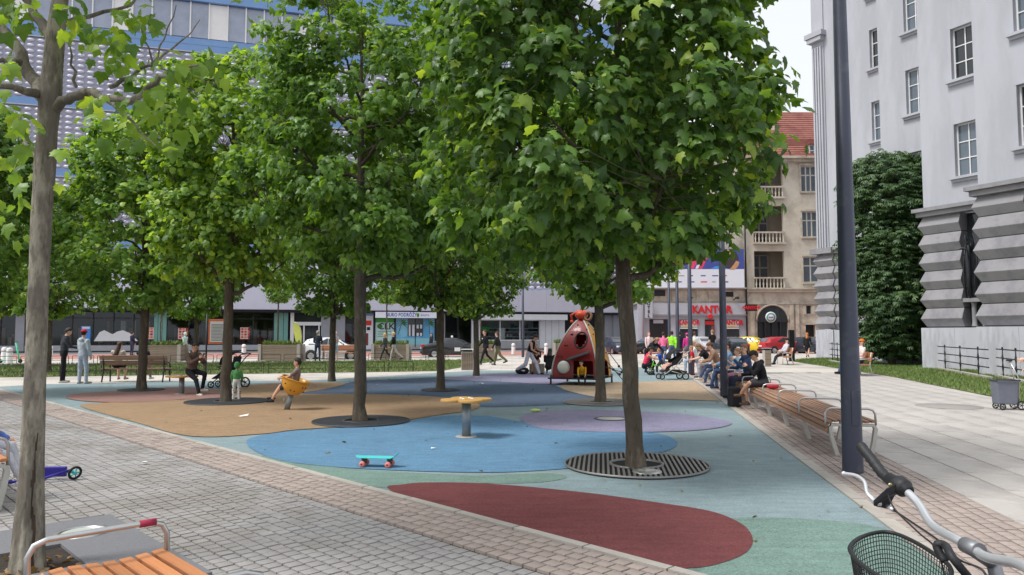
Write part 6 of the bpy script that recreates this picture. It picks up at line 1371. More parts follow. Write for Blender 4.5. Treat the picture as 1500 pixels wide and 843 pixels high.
car(900, 520, R(-70), ('navy', S(40, 46, 64)), 'dark blue car facing the square beside the rocket playhouse', L=4.1)
car(960, 519.5, R(15), ('charcoal', S(46, 52, 56)), 'charcoal car behind the group bending over the balance bike', 'saloon', L=4.4)
car(1028, 516, R(-75), ('silver', S(190, 194, 200)), 'silver car behind the man in the black t-shirt')
car(1068, 522, R(95), ('slate', S(36, 42, 48)), 'dark estate car seen from behind next to the yellow car', L=4.3)
car(1103, 518.5, R(-40), ('yellow', S(226, 198, 40)), 'bright yellow hatchback in front of the exchange shop')
car(1146, 519, R(12), ('red', S(170, 34, 44)), 'red hatchback in front of the arched window')
car(1189, 519.5, R(-60), ('midnight', S(34, 40, 54)), 'dark blue-black car by the tenement door')
# ------------------------------------------------------------------ people
SKIN = {'a': S(214, 172, 148), 'b': S(196, 150, 124), 'c': S(226, 186, 166)}
def fabric(col): return M('cloth_%d_%d_%d' % tuple(int(c * 255) for c in col), col, .9, .14, 9, bump=.25, bscale=45, spec=.2)
def skin(k): return M('skin_' + k, SKIN[k], .55, .05, 10, spec=.35)
def mat_from(z, y):                          # basis with given z (up) and approx y (forward)
    z = z.normalized(); x = y.cross(z).normalized(); return Matrix((x, z.cross(x), z)).transposed()
def person(label, pos, face, h, pose, o, vox=.019, zbase=0.0):
    """pos: ground point (or seat point), face: world direction, o: outfit."""
    s = h / 1.75; hs = o.get('hs', 1.0) * (1.0 if h > 1.5 else 1.0 + .5 * (1.5 - h)); P = pose; d = lambda a: R(a)
    d2 = Vector((face[0], face[1], 0)).normalized(); rz = math.atan2(-d2.x, d2.y)
    lean = d(P.get('lean', 0)); up = Vector((0, math.sin(lean), math.cos(lean))); fw = Vector((0, math.cos(lean), -math.sin(lean))); X = Vector((1, 0, 0))
    hipf = P.get('hip', (0, 0)); kn = P.get('knee', (2, 2)); ab = P.get('abd', (3, 3)); arms = P.get('arms', ((5, 8, 12, 5), (5, 8, 12, 5)))
    H = Vector((0, 0, 0)); J = {}
    for i, sd in ((0, -1), (1, 1)):
        th, ph, a = d(hipf[i]), d(kn[i]), d(ab[i]); hj = X * (sd * .09 * s)
        td = Vector((sd * math.sin(a), math.sin(th) * math.cos(a), -math.cos(th) * math.cos(a))); k = hj + td * .44 * s
        sh = th - ph; xs = P.get('shx', (0, 0))[i]; sdv = Vector((math.sin(d(xs)), math.sin(sh) * math.cos(d(xs)), -math.cos(sh) * math.cos(d(xs)))); an = k + sdv * .41 * s
        fp = d(P.get('foot', (0, 0))[i]); toe = an + Vector((sd * .03 * s, math.cos(fp) * .16 * s, -.055 * s - math.sin(fp) * .14 * s)); heel = an + Vector((0, -.05 * s * math.cos(fp), -.055 * s + math.sin(fp) * .05 * s)); J[i] = (hj, k, an, toe, heel)
    low = min(min(J[i][3].z, J[i][4].z) for i in (0, 1)) - .035 * s
    if 'seat' in P: H = Vector((0, 0, P['seat'] + .105 * s))
    else: H = Vector((0, 0, -low))
    for i in J: J[i] = tuple(v + H for v in J[i])
    prim = []                                 # (p0,p1,r0,r1,label)
    slv = o.get('sleeve', 'long'); lg = o.get('legs', 'long'); f = o.get('fat', 1.0)
    puff = 1.12 if o.get('loose') else 1.0; lp = o.get('leg_loose', 1.0)
    for i in (0, 1):
        hj, k, an, toe, heel = J[i]; m1 = k.lerp(an, .5)
        if lg == 'long': prim += [(hj, k, .085 * s * f, .062 * s * lp, 'bot'), (k, an + (an - k).normalized() * .01, .060 * s * lp, .045 * s * lp, 'bot')]
        elif lg == 'short': c = hj.lerp(k, .85); prim += [(hj, c, .088 * s * f, .078 * s, 'bot'), (c, k, .062 * s, .055 * s, 'skin'), (k, k.lerp(an, .35), .052 * s, .055 * s, 'skin'), (k.lerp(an, .35), an, .055 * s, .036 * s, 'skin')]
        prim += [(an, an + Vector((0, 0, -.03 * s)), .040 * s, .042 * s, 'shoe'), (heel, toe, .040 * s, .038 * s, 'shoe')]
    W = H + up * .16 * s; Cc = H + up * .36 * s; Sh = H + up * .475 * s; Nb = H + up * .53 * s
    prim += [(H - up * .02 * s, H + up * .06 * s, .115 * s * f, .115 * s * f, 'bot'), (W - up * .04 * s, Cc, .115 * s * f, .13 * s * f, 'top'), (Cc, Sh, .13 * s, .11 * s, 'top')]
    hl = lean * .55 + d(P.get('head', (0, 0))[0]); hy = d(P.get('head', (0, 0))[1]); hup = Vector((0, math.sin(hl), math.cos(hl))); hfw = Matrix.Rotation(-hy, 3, 'Z') @ Vector((0, math.cos(hl), -math.sin(hl))); hup = Matrix.Rotation(-hy, 3, 'Z') @ hup
    Hc = Nb + (up * .5 + hup * .5).normalized() * (.055 * s) + hup * .125 * s * hs; HM = mat_from(hup, hfw); hd = lambda x, y, z: Hc + HM @ Vector((x, y, z)) * s * hs
    prim += [(Nb - up * .03 * s, Hc - hup * .04 * s, .056 * s, .052 * s, 'skin'), (hd(0, -.01, .02), hd(0, .01, .03), .10 * s * hs, .10 * s * hs, 'head'), (hd(0, .03, -.07), hd(0, .05, -.08), .05 * s * hs, .045 * s * hs, 'head')]
    wr = {}
    for i, sd in ((0, -1), (1, 1)):
        al, be, ep, io = [d(v) for v in arms[i]]; sj = H + up * .475 * s + X * (sd * .185 * s); ud = Vector((sd * math.sin(be), math.sin(al) * math.cos(be), -math.cos(al) * math.cos(be))); el = sj + ud * .285 * s
        fd = Vector((-sd * math.sin(io), math.sin(al + ep) * math.cos(io), -math.cos(al + ep) * math.cos(io))); w_ = el + fd * .245 * s; wr[i] = (w_, fd, sd, sj, el)
        q = .5 if slv == 'short' else 1
        if slv == 'long': prim += [(sj, el, .062 * s * puff, .05 * s * puff, 'top'), (el, w_, .047 * s * puff, .038 * s * puff, 'top')]
        elif slv == 'short': c = sj.lerp(el, .6); prim += [(sj, c, .064 * s, .058 * s, 'top'), (c, el, .044 * s, .040 * s, 'skin'), (el, w_, .040 * s, .027 * s, 'skin')]
        else: prim += [(sj, el, .052 * s, .041 * s, 'skin'), (el, w_, .040 * s, .027 * s, 'skin')]
        prim += [(w_, w_ + fd * .02 * s, .028 * s, .026 * s, 'skin')]
    # ---- geometry for the voxel skin
    mb = MB()
    for p0, p1, r0, r1, lb in prim:
        if lb == 'head' or (p1 - p0).length < 1e-4: continue
        n = max(2, int((p1 - p0).length / .03)); mb.tube([p0.lerp(p1, q / n) for q in range(n + 1)], [r0 + (r1 - r0) * q / n for q in range(n + 1)], 10); mb.ell(p0, (r0,) * 3, 10, 6); mb.ell(p1, (r1,) * 3, 10, 6)
    g = [(-.08, .125, .095), (-.02, .165, .115), (.05, .16, .112), (.15, .138 * (f if f > 1 else 1), .10 * f), (.25, .150, .112 * f), (.35, .168, .118), (.43, .172, .105), (.48, .150, .088), (.52, .085, .066), (.55, .055, .052)]
    k2 = 1.07 if o.get('loose') else 1.0
    mb.loft([[H + up * (z * s) + X * (rx * s * k2 * f ** .5 * math.cos(a)) + fw * (ry * s * k2 * math.sin(a)) for a in [q * math.pi / 8 for q in range(16)]] for z, rx, ry in g])
    mb.ell(hd(0, -.005, .025), (.078 * s * hs, .098 * s * hs, .102 * s * hs), 14, 10, HM); mb.ell(hd(0, .022, -.055), (.058 * s * hs, .066 * s * hs, .062 * s * hs), 12, 8, HM); mb.ell(hd(0, .098, -.012), (.014 * s * hs, .020 * s * hs, .024 * s * hs), 8, 6, HM)
    for sd in (-1, 1): mb.ell(hd(sd * .080, -.01, -.005), (.013 * s * hs, .022 * s * hs, .032 * s * hs), 8, 6, HM)
    if lg == 'skirt':
        for i in (0, 1): hj, k, an, toe, heel = J[i]; mb.tube([hj.lerp(k, .2), k, k.lerp(an, .4), an], [.075 * s, .052 * s, .052 * s, .034 * s], 10); mb.ell(k, (.053 * s,) * 3, 8, 6); prim.append((hj.lerp(k, .6), k, .06 * s, .052 * s, 'skin')); prim.append((k, an, .052 * s, .034 * s, 'skin'))
        k0 = (J[0][0].lerp(J[0][1], .92) + J[1][0].lerp(J[1][1], .92)) / 2; ln_ = o.get('skirt_len', .92); a0 = H + up * .05 * s; kk = a0.lerp(k0, ln_); n = 5; mb.tube([a0.lerp(kk, q / n) for q in range(n + 1)], [(.15 + .06 * q / n) * s for q in range(n + 1)], 14); prim.append((a0, kk, .15 * s, .21 * s, 'bot'))
    tmp = mb.build('tmp', [], None, fixn=False); rm = tmp.modifiers.new('r', 'REMESH'); rm.mode = 'VOXEL'; rm.voxel_size = vox * max(.72, s); smo = tmp.modifiers.new('s', 'SMOOTH'); smo.factor = .5; smo.iterations = 2
    me = bpy.data.meshes.new_from_object(tmp.evaluated_get(bpy.context.evaluated_depsgraph_get())); bpy.data.objects.remove(tmp)
    nv = len(me.vertices); co = np.zeros(nv * 3); me.vertices.foreach_get('co', co); co = co.reshape(-1, 3)
    A = np.array([p[0][:] for p in prim]); Bq = np.array([p[1][:] for p in prim]); r0 = np.array([p[2] for p in prim]); r1 = np.array([p[3] for p in prim]); lab = [p[4] for p in prim]
    def nearest(pts):
        ab_ = Bq - A; t = np.clip(((pts[:, None, :] - A) * ab_).sum(2) / np.maximum((ab_ ** 2).sum(1), 1e-9), 0, 1); dd = np.linalg.norm(pts[:, None, :] - (A + t[..., None] * ab_), axis=2) - (r0 + (r1 - r0) * t); return dd.argmin(1)
    nl = nearest(co); no = np.zeros(nv * 3); me.vertices.foreach_get('normal', no); no = no.reshape(-1, 3)
    sd_ = random.random() * 50
    for i in range(nv):
        if lab[nl[i]] in ('top', 'bot'):
            v = Vector(co[i]); q = mnoise.noise(Vector((v.x * 9, v.y * 9, v.z * 16 + sd_))) * .010 + mnoise.noise(v * 28 + Vector((sd_, 0, 0))) * .004; co[i] += no[i] * (q + .003) * s
    me.vertices.foreach_set('co', co.ravel()); me.update()
    cen = np.zeros(len(me.polygons) * 3); me.polygons.foreach_get('center', cen); pl = nearest(cen.reshape(-1, 3)); idx = {'skin': 0, 'head': 0, 'top': 1, 'bot': 2, 'shoe': 3}
    me.materials.clear(); 
    for m_ in (skin(o.get('skin', 'a')), fabric(o['top']), fabric(o['bot']), fabric(o.get('shoe', S(40, 40, 44)))): me.materials.append(m_)
    me.polygons.foreach_set('material_index', [idx[lab[q]] for q in pl]); me.polygons.foreach_set('use_smooth', [True] * len(me.polygons))
    # hands: palm and five bent fingers, sunk into the wrists
    hm = MB(); hm.sm = True
    for i in (0, 1):
        w_, fd, sd, sj, el = wr[i]; fd = fd.normalized(); ref = Vector((-sd, 0, 0)); ref = ref - fd * ref.dot(fd); ref = ref.normalized() if ref.length > .2 else fd.orthogonal().normalized(); sdv = fd.cross(ref).normalized(); Mx = Matrix((sdv, ref, fd)).transposed(); pc = w_ + fd * .055 * s
        hm.ell(pc, (.040 * s, .017 * s, .050 * s), 10, 6, Mx)
        for q, (ox, ln_) in enumerate(((-.030, .055), (-.010, .068), (.010, .072), (.030, .062))):
            b0 = pc + sdv * (ox * s) + fd * .035 * s; b1 = b0 + (fd * .8 + ref * .35) * ln_ * .5 * s; b2 = b1 + (fd * .45 + ref * .75) * ln_ * .45 * s; hm.tube([b0, b1, b2], [.0095 * s, .009 * s, .007 * s], 6)
        tb = pc + sdv * (.034 * s) - fd * .012 * s; hm.tube([tb, tb + (sdv * .7 + fd * .5 + ref * .2) * .032 * s, tb + (sdv * .7 + fd * 1.1 + ref * .5) * .052 * s], [.012 * s, .010 * s, .008 * s], 6)
    bm = bmesh.new(); bm.from_mesh(me); hme = hm.mesh('h', skin(o.get('skin', 'a'))); bm.from_mesh(hme); bm.to_mesh(me); bm.free(); bpy.data.meshes.remove(hme); me.name = 'body'
    t = thing('person', label, 'person', (pos.x, pos.y, zbase), rz)
    b = bpy.data.objects.new('body', me); link(b, t)
    fm = MB()
    for sd in (-1, 1): fm.ell(hd(sd * .033, .090, .016), (.013 * s * hs, .006 * s * hs, .008 * s * hs), 8, 6, HM); fm.ell(hd(sd * .034, .092, .038), (.02 * s * hs, .005 * s * hs, .005 * s * hs), 8, 4, HM)
    fm.build('eyes', M('eye_dark', S(48, 36, 32), .4), b); fm = MB(); fm.ell(hd(0, .088, -.062), (.022 * s * hs, .008 * s * hs, .008 * s * hs), 8, 4, HM); fm.build('mouth', M('lip', S(168, 96, 90), .5), b)
    # hair, caps and hoods
    st, hc = o.get('hair', ('short', S(50, 38, 32))); hcm = M('hair_%d' % int(sum(hc) * 10000), hc, .6, .25, 30, bump=.4, bscale=70, stretch=(1, 1, .2))
    def shell(name, sc, keep, mat, n=22, k=16, thick=.0):
        m_ = MB(); m_.sm = True; vs = []
        for i in range(k + 1):
            th = math.pi * i / k
            for j in range(n):
                ph = 2 * math.pi * j / n; rr = 1 + .03 * mnoise.noise(Vector((i * .9, j * .9, sd_))); vs.append(Vector((.080 * sc * math.sin(th) * math.cos(ph), .100 * sc * math.sin(th) * math.sin(ph), .104 * sc * math.cos(th))) * rr + Vector((0, -.005, .027)))
        fs = []
        for i in range(k):
            for j in range(n):
                q = (i * n + j, i * n + (j + 1) % n, (i + 1) * n + (j + 1) % n, (i + 1) * n + j); c = sum((vs[a] for a in q), Vector()) / 4
                if keep(c): fs.append(q)
        m_.add([hd(*v) for v in vs], fs); ob = m_.build(name, mat, t, fixn=False); md = ob.modifiers.new('sol', 'SOLIDIFY'); md.thickness = .012 * s; md.offset = 0; return ob
    front = lambda c: c.z > .075 - max(0, -c.y) * 1.6 - (0.02 if abs(c.x) > .06 else 0) and not (c.y > .05 and c.z < .085) or c.y < -.03 and c.z > -.055
    if st in ('short', 'long', 'bun', 'pony'): shell('hair', 1.10, front, hcm)
    if st == 'long':
        ln_ = o.get('hair_len', .30); m_ = MB(); m_.sm = True; m_.loft([[hd(x, -.075 + dy - .012 * q + (.02 if abs(x) > .05 else 0), .03 - q * ln_ / 6) for x, dy in ((-.085 - .006 * q, .05), (-.06, .0), (-.03, -.022), (.03, -.022), (.06, .0), (.085 + .006 * q, .05), (.05, .04), (-.05, .04))] for q in range(7)]); m_.build('long_hair', hcm, t)
    if st == 'bun': m_ = MB(); m_.ell(hd(0, -.06, .135), (.045 * s * hs, .045 * s * hs, .04 * s * hs), 10, 8); m_.build('hair_bun', hcm, t)
    if st == 'pony': m_ = MB(); m_.tube([hd(0, -.10, .07), hd(0, -.15, .03), hd(0, -.14, -.08), hd(0, -.12, -.17)], [.025 * s, .04 * s, .035 * s, .012 * s], 8); m_.build('ponytail', hcm, t)
    if 'cap' in o:
        cm = fabric(o['cap']); shell('hair', 1.07, lambda c: c.y < -.02 and c.z > -.05, hcm); shell('cap', 1.16, lambda c: c.z > .055, cm); sg = -1 if o.get('cap_back') else 1; m_ = MB(); m_.sm = True
        m_.loft([[hd(-.07, sg * .09, .062), hd(-.05, sg * .155, .05), hd(0, sg * .18, .048), hd(.05, sg * .155, .05), hd(.07, sg * .09, .062)], [hd(-.07, sg * .09, .072), hd(-.05, sg * .155, .058), hd(0, sg * .18, .056), hd(.05, sg * .155, .058), hd(.07, sg * .09, .072)]]); m_.build('cap_brim', cm, t)
    if o.get('hood') == 'up': shell('hood', 1.30, lambda c: not (c.y > .045 and -.10 < c.z < .09), fabric(o['top']))
    if o.get('hood') == 'down': m_ = MB(); m_.ell(Nb - fw * .09 * s - up * .02 * s, (.11 * s, .06 * s, .075 * s), 12, 8); m_.build('hood', fabric(o['top']), t)
    if 'logo' in o: m_ = MB(); m_.box(Cc + fw * .132 * s + up * .06 * s, (.12 * s, .008, .04 * s)); m_.build('chest_print', fabric(o['logo']), t)
    if 'print' in o:                           # dark blotches sewn on patterned trousers
        m_ = MB(); rg = random.Random(3)
        for i in (0, 1):
            for q in range(14):
                hj, k, an, toe, heel = J[i]; u = rg.random(); p = hj.lerp(k, u * 2) if u < .5 else k.lerp(an, (u - .5) * 2); a = rg.uniform(0, 6.28); r = (.072 - .02 * u) * s * lp; m_.ell(p + Vector((math.cos(a), math.sin(a), 0)) * r, (.026 * s, .026 * s, .03 * s), 6, 4)
        m_.build('trouser_print', fabric(o['print']), t)
    t['_w0'] = 0; del t['_w0']; Wm = Matrix.Translation(Vector((pos.x, pos.y, zbase))) @ Matrix.Rotation(rz, 4, 'Z')
    return dict(thing=t, wrist={i: Wm @ (wr[i][0] + wr[i][1] * .09 * s) for i in (0, 1)}, head=Wm @ Hc, local=dict(wr=wr, J=J, H=H, W=W, Cc=Cc, fw=fw, up=up))
def gv(px, py): return G(px, py)
STAND = dict(); WALK = lambda k=1: dict(hip=(24 * k, -18 * k), knee=(8 if k > 0 else 28, 28 if k > 0 else 8), foot=(-8, 25) if k > 0 else (25, -8), lean=4, arms=((-16 * k, 8, 14, 4), (20 * k, 8, 22, 4)))
SIT = lambda seat=.46, lean=8, **kw: dict(dict(hip=(84, 84), knee=(82, 82), lean=lean, seat=seat, arms=((28, 8, 48, 14), (28, 8, 48, 14))), **kw)
BLK = S(34, 34, 38); WHT = S(222, 222, 222); JEAN = S(66, 84, 116); GREY = S(150, 152, 156); NAVY = S(44, 50, 68)
BR = S(74, 52, 40); DK = S(40, 32, 28); BLOND = S(196, 166, 118); ORG = S(170, 96, 56)
back_ = (0, 1); front_ = (0, -1); left_ = (-1, 0); right_ = (1, 0); toplay = (-E_.x, -E_.y)
# --- standing pair by the backrest bench
person('man in a black and grey jacket looking down, standing beside the bench', gv(92, 561), (.75, .5), 1.80, dict(hip=(3, -2), knee=(3, 3), lean=4, head=(24, 0), arms=((22, 8, 62, 22), (22, 8, 62, 22))), dict(top=S(58, 60, 66), bot=BLK, shoe=S(190, 190, 190), hair=('short', DK)))
person('person in a pale grey hoodie and trousers with a red cap on backwards', gv(120, 562.5), (.35, .9), 1.72, dict(hip=(2, 6), knee=(4, 6), abd=(5, 5), head=(8, -20), arms=((10, 8, 50, 20), (6, 10, 16, 8))), dict(top=S(176, 184, 192), bot=S(166, 172, 186), shoe=S(180, 176, 170), cap=S(188, 40, 56), cap_back=True, hair=('short', DK), hood='down', loose=True, leg_loose=1.15))
bl_ = lawn_bench.location
person('woman with long brown hair sitting on the backrest bench with her back to the square', Vector((bl_.x - .72, bl_.y + .05, 0)), (-.1, 1), 1.66, SIT(.46, 10, head=(14, 18)), dict(top=S(206, 190, 180), bot=BLK, sleeve='short', legs='short', hair=('long', BR), hair_len=.46, shoe=S(170, 140, 120)))
person('person with orange hair in a navy top at the far end of the backrest bench', Vector((bl_.x + .10, bl_.y + .06, 0)), (.05, 1), 1.60, SIT(.46, 12, head=(10, 0)), dict(top=NAVY, bot=S(150, 130, 110), hair=('short', ORG), shoe=WHT))
person('person in a mint green hooded jacket walking behind the planter', gv(271, 523), (-.6, .2), 1.74, WALK(), dict(top=S(168, 206, 192), bot=S(180, 200, 200), hood='up', hair=('none', DK), loose=True))
person('person in dark navy standing by the restaurant window', gv(193, 521), (.5, .8), 1.78, STAND, dict(top=S(40, 44, 66), bot=S(60, 62, 80), hair=('short', DK)))
wm = person('woman in a brown sweater sitting on the play seat looking at her phone', wseat + Vector((.30, .0, 0)), (.86, -.5), 1.68, dict(hip=(84, 62), knee=(96, 30), shx=(0, 8), lean=8, seat=.50, head=(26, 5), abd=(2, 6), arms=((38, 4, 82, 26), (40, 6, 86, 26))), dict(top=S(98, 82, 74), bot=BLK, shoe=S(206, 200, 190), hair=('bun', DK), skin='b', loose=True))
ph = MB(); ph.box((0, 0, 0), (.075, .012, .15), rx=R(-30)); q = (wm['wrist'][0] + wm['wrist'][1]) / 2; tag(ph.build('phone', m_blk, None, q + Vector((0, -.02, .04)), R(-25), bevel=.004), 'dark phone held by the woman in the brown sweater', 'phone')
person('toddler in a green hoodie and black and white trousers seen from behind', gv(346, 586.5), (-.15, 1), .86, dict(abd=(5, 5), knee=(6, 4), head=(10, 0), arms=((8, 16, 14, 4), (8, 16, 14, 4))), dict(top=S(92, 152, 92), bot=S(220, 218, 210), shoe=S(60, 60, 62), hood='up', hair=('none', DK), loose=True, leg_loose=1.25, print=BLK, fat=1.12), vox=.017)
boy = person('boy in a grey t-shirt riding in the yellow spinning bowl', Vector((pbw.x + .15, pbw.y, 0)), (-1, -.12), 1.18, dict(hip=(82, 90), knee=(50, 56), lean=-10, seat=.44, head=(10, 8), abd=(4, 4), arms=((52, 8, 28, 10), (52, 8, 28, 10))), dict(top=S(126, 112, 108), bot=S(60, 58, 60), sleeve='short', legs='short', shoe=S(44, 46, 54), hair=('short', DK), skin='b'), vox=.017)
# --- by the white car, and walkers along the lawn
person('grey haired man in navy with his back to the square beside the white car', gv(465, 530), (0, 1), 1.78, dict(abd=(4, 4), arms=((12, 10, 50, 22), (12, 10, 50, 22))), dict(top=S(46, 50, 62), bot=S(52, 62, 84), hair=('short', S(150, 146, 140))))
person('balding man in a grey vest and light blue shorts beside the reddish bench', gv(491, 530), (-.7, .5), 1.74, dict(abd=(4, 4), arms=((14, 10, 70, 25), (10, 10, 30, 10))), dict(top=S(170, 160, 160), bot=S(170, 190, 210), sleeve='none', legs='short', shoe=S(150, 120, 110), hair=('none', DK), skin='c', fat=1.1))
person('blonde woman in a black jacket and dark trousers walking along the lawn', gv(564, 529), (-.9, -.15), 1.68, WALK(1), dict(top=S(60, 62, 68), bot=S(52, 56, 64), hair=('long', BLOND), hair_len=.2, shoe=S(170, 160, 150)))
w2 = person('blonde woman in a black jacket and beige trousers walking with a blue bag', gv(577, 530), (-.9, -.1), 1.72, WALK(-1), dict(top=BLK, bot=S(170, 164, 158), hair=('short', BLOND), leg_loose=1.15))
hb_ = MB(); hb_.box((0, 0, 0), (.10, .30, .22), taper=.9); q = w2['wrist'][1]; tag(hb_.build('handbag', fabric(S(66, 126, 190)), None, (q.x + .05, q.y - .06, q.z + .05), bevel=.03), 'bright blue shoulder bag of the woman in beige trousers', 'bag')
person('dark haired woman in black and white standing beside the black taxi', gv(632, 519), (-.6, -.5), 1.66, STAND, dict(top=S(44, 44, 50), bot=BLK, hair=('long', DK), hair_len=.25))
person('man in a black hooded top with a chest print striding past the planter', gv(711, 534.5), (-.9, -.35), 1.84, WALK(1), dict(top=BLK, bot=S(38, 38, 42), shoe=S(120, 120, 120), hair=('short', BR), logo=WHT, loose=True))
person('person in a black jacket and olive trousers walking with a rucksack', gv(729, 535.5), (-.8, .2), 1.72, WALK(-1), dict(top=S(40, 42, 42), bot=S(92, 92, 66), shoe=BLK, hair=('short', BR), loose=True, leg_loose=1.2))
# --- by the playhouse
person('woman in a black vest and pale grey trousers stepping forward by the holdall', gv(775, 549), (.85, -.35), 1.72, dict(hip=(34, -14), knee=(14, 48), foot=(0, 42), lean=20, head=(30, 0), arms=((24, 6, 42, 12), (10, 10, 48, 12))), dict(top=BLK, bot=S(196, 196, 206), sleeve='none', shoe=BLK, hair=('short', DK), leg_loose=1.35, skin='b'))
st_ = G(786, 548); sb_ = MB(); sb_.box((0, 0, .20), (.62, .34, .40)); so_ = sb_.build('stone_seat', m_conc, None, (st_.x + .02, st_.y + .22, .0), bevel=.02); tag(so_, 'low concrete seat block under the girl in the wine top', 'seat block')
person('girl in a dark wine top sitting on the low concrete block', Vector((st_.x, st_.y + .16, 0)), (-.15, -1), 1.58, SIT(.40, 14, head=(28, 10), hip=(88, 84), arms=((34, 4, 74, 24), (34, 4, 74, 24))), dict(top=S(70, 44, 46), bot=S(150, 110, 100), legs='short', shoe=BLK, hair=('long', DK), hair_len=.22, skin='b'))
gs = G(804, 549.5); person('person in black crouching with their back to the square next to the playhouse', gs, (.2, 1), 1.66, dict(hip=(118, 112), knee=(142, 138), lean=26, head=(18, 0), foot=(14, 14), arms=((44, 8, 60, 18), (44, 8, 60, 18))), dict(top=S(30, 30, 34), bot=S(28, 28, 32), hair=('long', S(32, 26, 24)), hair_len=.34, shoe=S(170, 160, 150), loose=True))
rk = bpy.data.objects[[o.name for o in C.objects if o.name.startswith('rocket_playhouse')][0]]; rp_ = Matrix.Translation(rk.location) @ Matrix.Rotation(rk.rotation_euler.z, 4, 'Z') @ Vector((.26, -.76, 0))
person('child in a yellow top sitting on the floor edge of the rocket playhouse', rp_, (-.1, -1), 1.02, dict(hip=(96, 92), knee=(108, 112), shx=(6, -6), lean=24, seat=.238, head=(6, 34), abd=(14, 14), arms=((44, 4, 4, 6), (44, 4, 4, 6))), dict(top=S(206, 156, 44), bot=S(70, 66, 74), shoe=S(60, 56, 60), hair=('short', BR)), vox=.016)
# --- group with the balance bike
person('blonde woman in black bending over the group by the balance bike', gv(949, 546), (.55, -.8), 1.70, dict(hip=(8, 2), knee=(10, 6), lean=52, head=(20, 0), arms=((48, 6, 12, 8), (52, 8, 8, 8))), dict(top=S(36, 36, 40), bot=BLK, hair=('long', S(150, 116, 82)), hair_len=.22))
person('woman in a bright pink top crouching beside the balance bike', gv(944, 549.5), (.95, -.1), 1.64, dict(hip=(112, 104), knee=(134, 130), lean=22, head=(10, 0), foot=(12, 12), arms=((62, 6, 22, 8), (62, 6, 22, 8))), dict(top=S(224, 60, 96), bot=BLK, sleeve='none', hair=('pony', DK), skin='b'))
bb = G(964, 550); t = thing('balance_bike', 'small lime green balance bike with black wheels', 'balance bike', (bb.x, bb.y, 0), R(165)); m_lime = M('lime_paint', S(120, 206, 72), .35, .05, 5)
wheel_part(t, (.30, 0, .17), .145, .024, 0, m_alu, 8); wheel_part(t, (-.30, 0, .17), .145, .024, 0, m_alu, 8)
mb = MB(); mb.tube([(-.30, 0, .17), (-.08, 0, .36), (.18, 0, .40)], .022, 8); mb.tube([(-.08, 0, .36), (-.12, 0, .44)], .018, 8); mb.tube([(.30, 0, .17), (.2, 0, .42), (.16, 0, .58)], .020, 8); mb.build('frame', m_lime, t); mb = MB(); mb.ell((-.14, 0, .46), (.12, .06, .03)); mb.build('saddle', m_blk, t); mb = MB(); mb.tube([(.14, -.18, .60), (.17, 0, .59), (.14, .18, .60)], .015, 8); mb.build('handlebar', m_blk, t)
person('small child in a royal blue shirt sitting on the balance bike', Vector((bb.x + .12, bb.y, 0)), (-1, -.15), .98, dict(hip=(46, 40), knee=(44, 40), lean=14, seat=.47, abd=(10, 10), head=(0, 0), arms=((66, 6, 8, 4), (66, 6, 8, 4))), dict(top=S(44, 88, 176), bot=S(60, 62, 66), sleeve='short', hair=('short', S(160, 112, 74)), shoe=S(200, 200, 200)), vox=.016)
# --- people farther off by the exchange
person('red haired person in pale pink by the charcoal car', gv(951, 530), (.2, -1), 1.70, STAND, dict(top=S(222, 196, 196), bot=S(180, 180, 186), hair=('short', S(176, 116, 90)), skin='c'))
person('person in a pink vest over black walking towards the road', gv(972, 535), (.4, .9), 1.74, WALK(1), dict(top=S(222, 110, 150), bot=JEAN, hair=('short', DK)))
nb_ = person('person in a neon green jacket carrying a white bag', gv(984.5, 534), (.3, .9), 1.76, WALK(-1), dict(top=S(150, 226, 60), bot=S(70, 90, 120), hair=('short', DK), loose=True))
cb = MB(); cb.lathe([(.03, .30), (.10, .24), (.16, .08), (.14, .0), (.001, -.02)], 14); q = nb_['wrist'][0]; tag(cb.build('carrier_bag', M('bag_white', S(220, 220, 222), .6, .1, 10), None, (q.x, q.y, q.z - .34)), 'white carrier bag of the person in neon green', 'bag')
person('person in a dark blue jacket near the slim lamp post', gv(996, 531), (.1, 1), 1.74, STAND, dict(top=S(44, 46, 58), bot=S(48, 50, 60), hair=('short', DK)))
person('person with a magenta top standing behind the blonde woman', gv(1007, 532), (-.3, .9), 1.64, STAND, dict(top=S(206, 60, 140), bot=S(110, 110, 120), cap=S(196, 70, 140), hair=('short', BR)))
person('person in a white top standing near the silver car', gv(1018, 532), (.2, .9), 1.72, STAND, dict(top=WHT, bot=S(90, 96, 110), hair=('short', BR)))
person('bearded man in a black t-shirt standing by the dark estate car', gv(1044, 528), (-.4, .9), 1.84, dict(abd=(5, 5)), dict(top=BLK, bot=S(86, 96, 110), sleeve='short', hair=('short', S(150, 110, 90)), skin='c', fat=1.12))
person('woman with long orange hair in a long black dress walking past the tenement', gv(1183, 524), (.5, .8), 1.72, WALK(1), dict(top=S(40, 42, 40), bot=S(26, 26, 30), legs='skirt', skirt_len=1.0, hair=('long', S(196, 116, 66)), hair_len=.3))
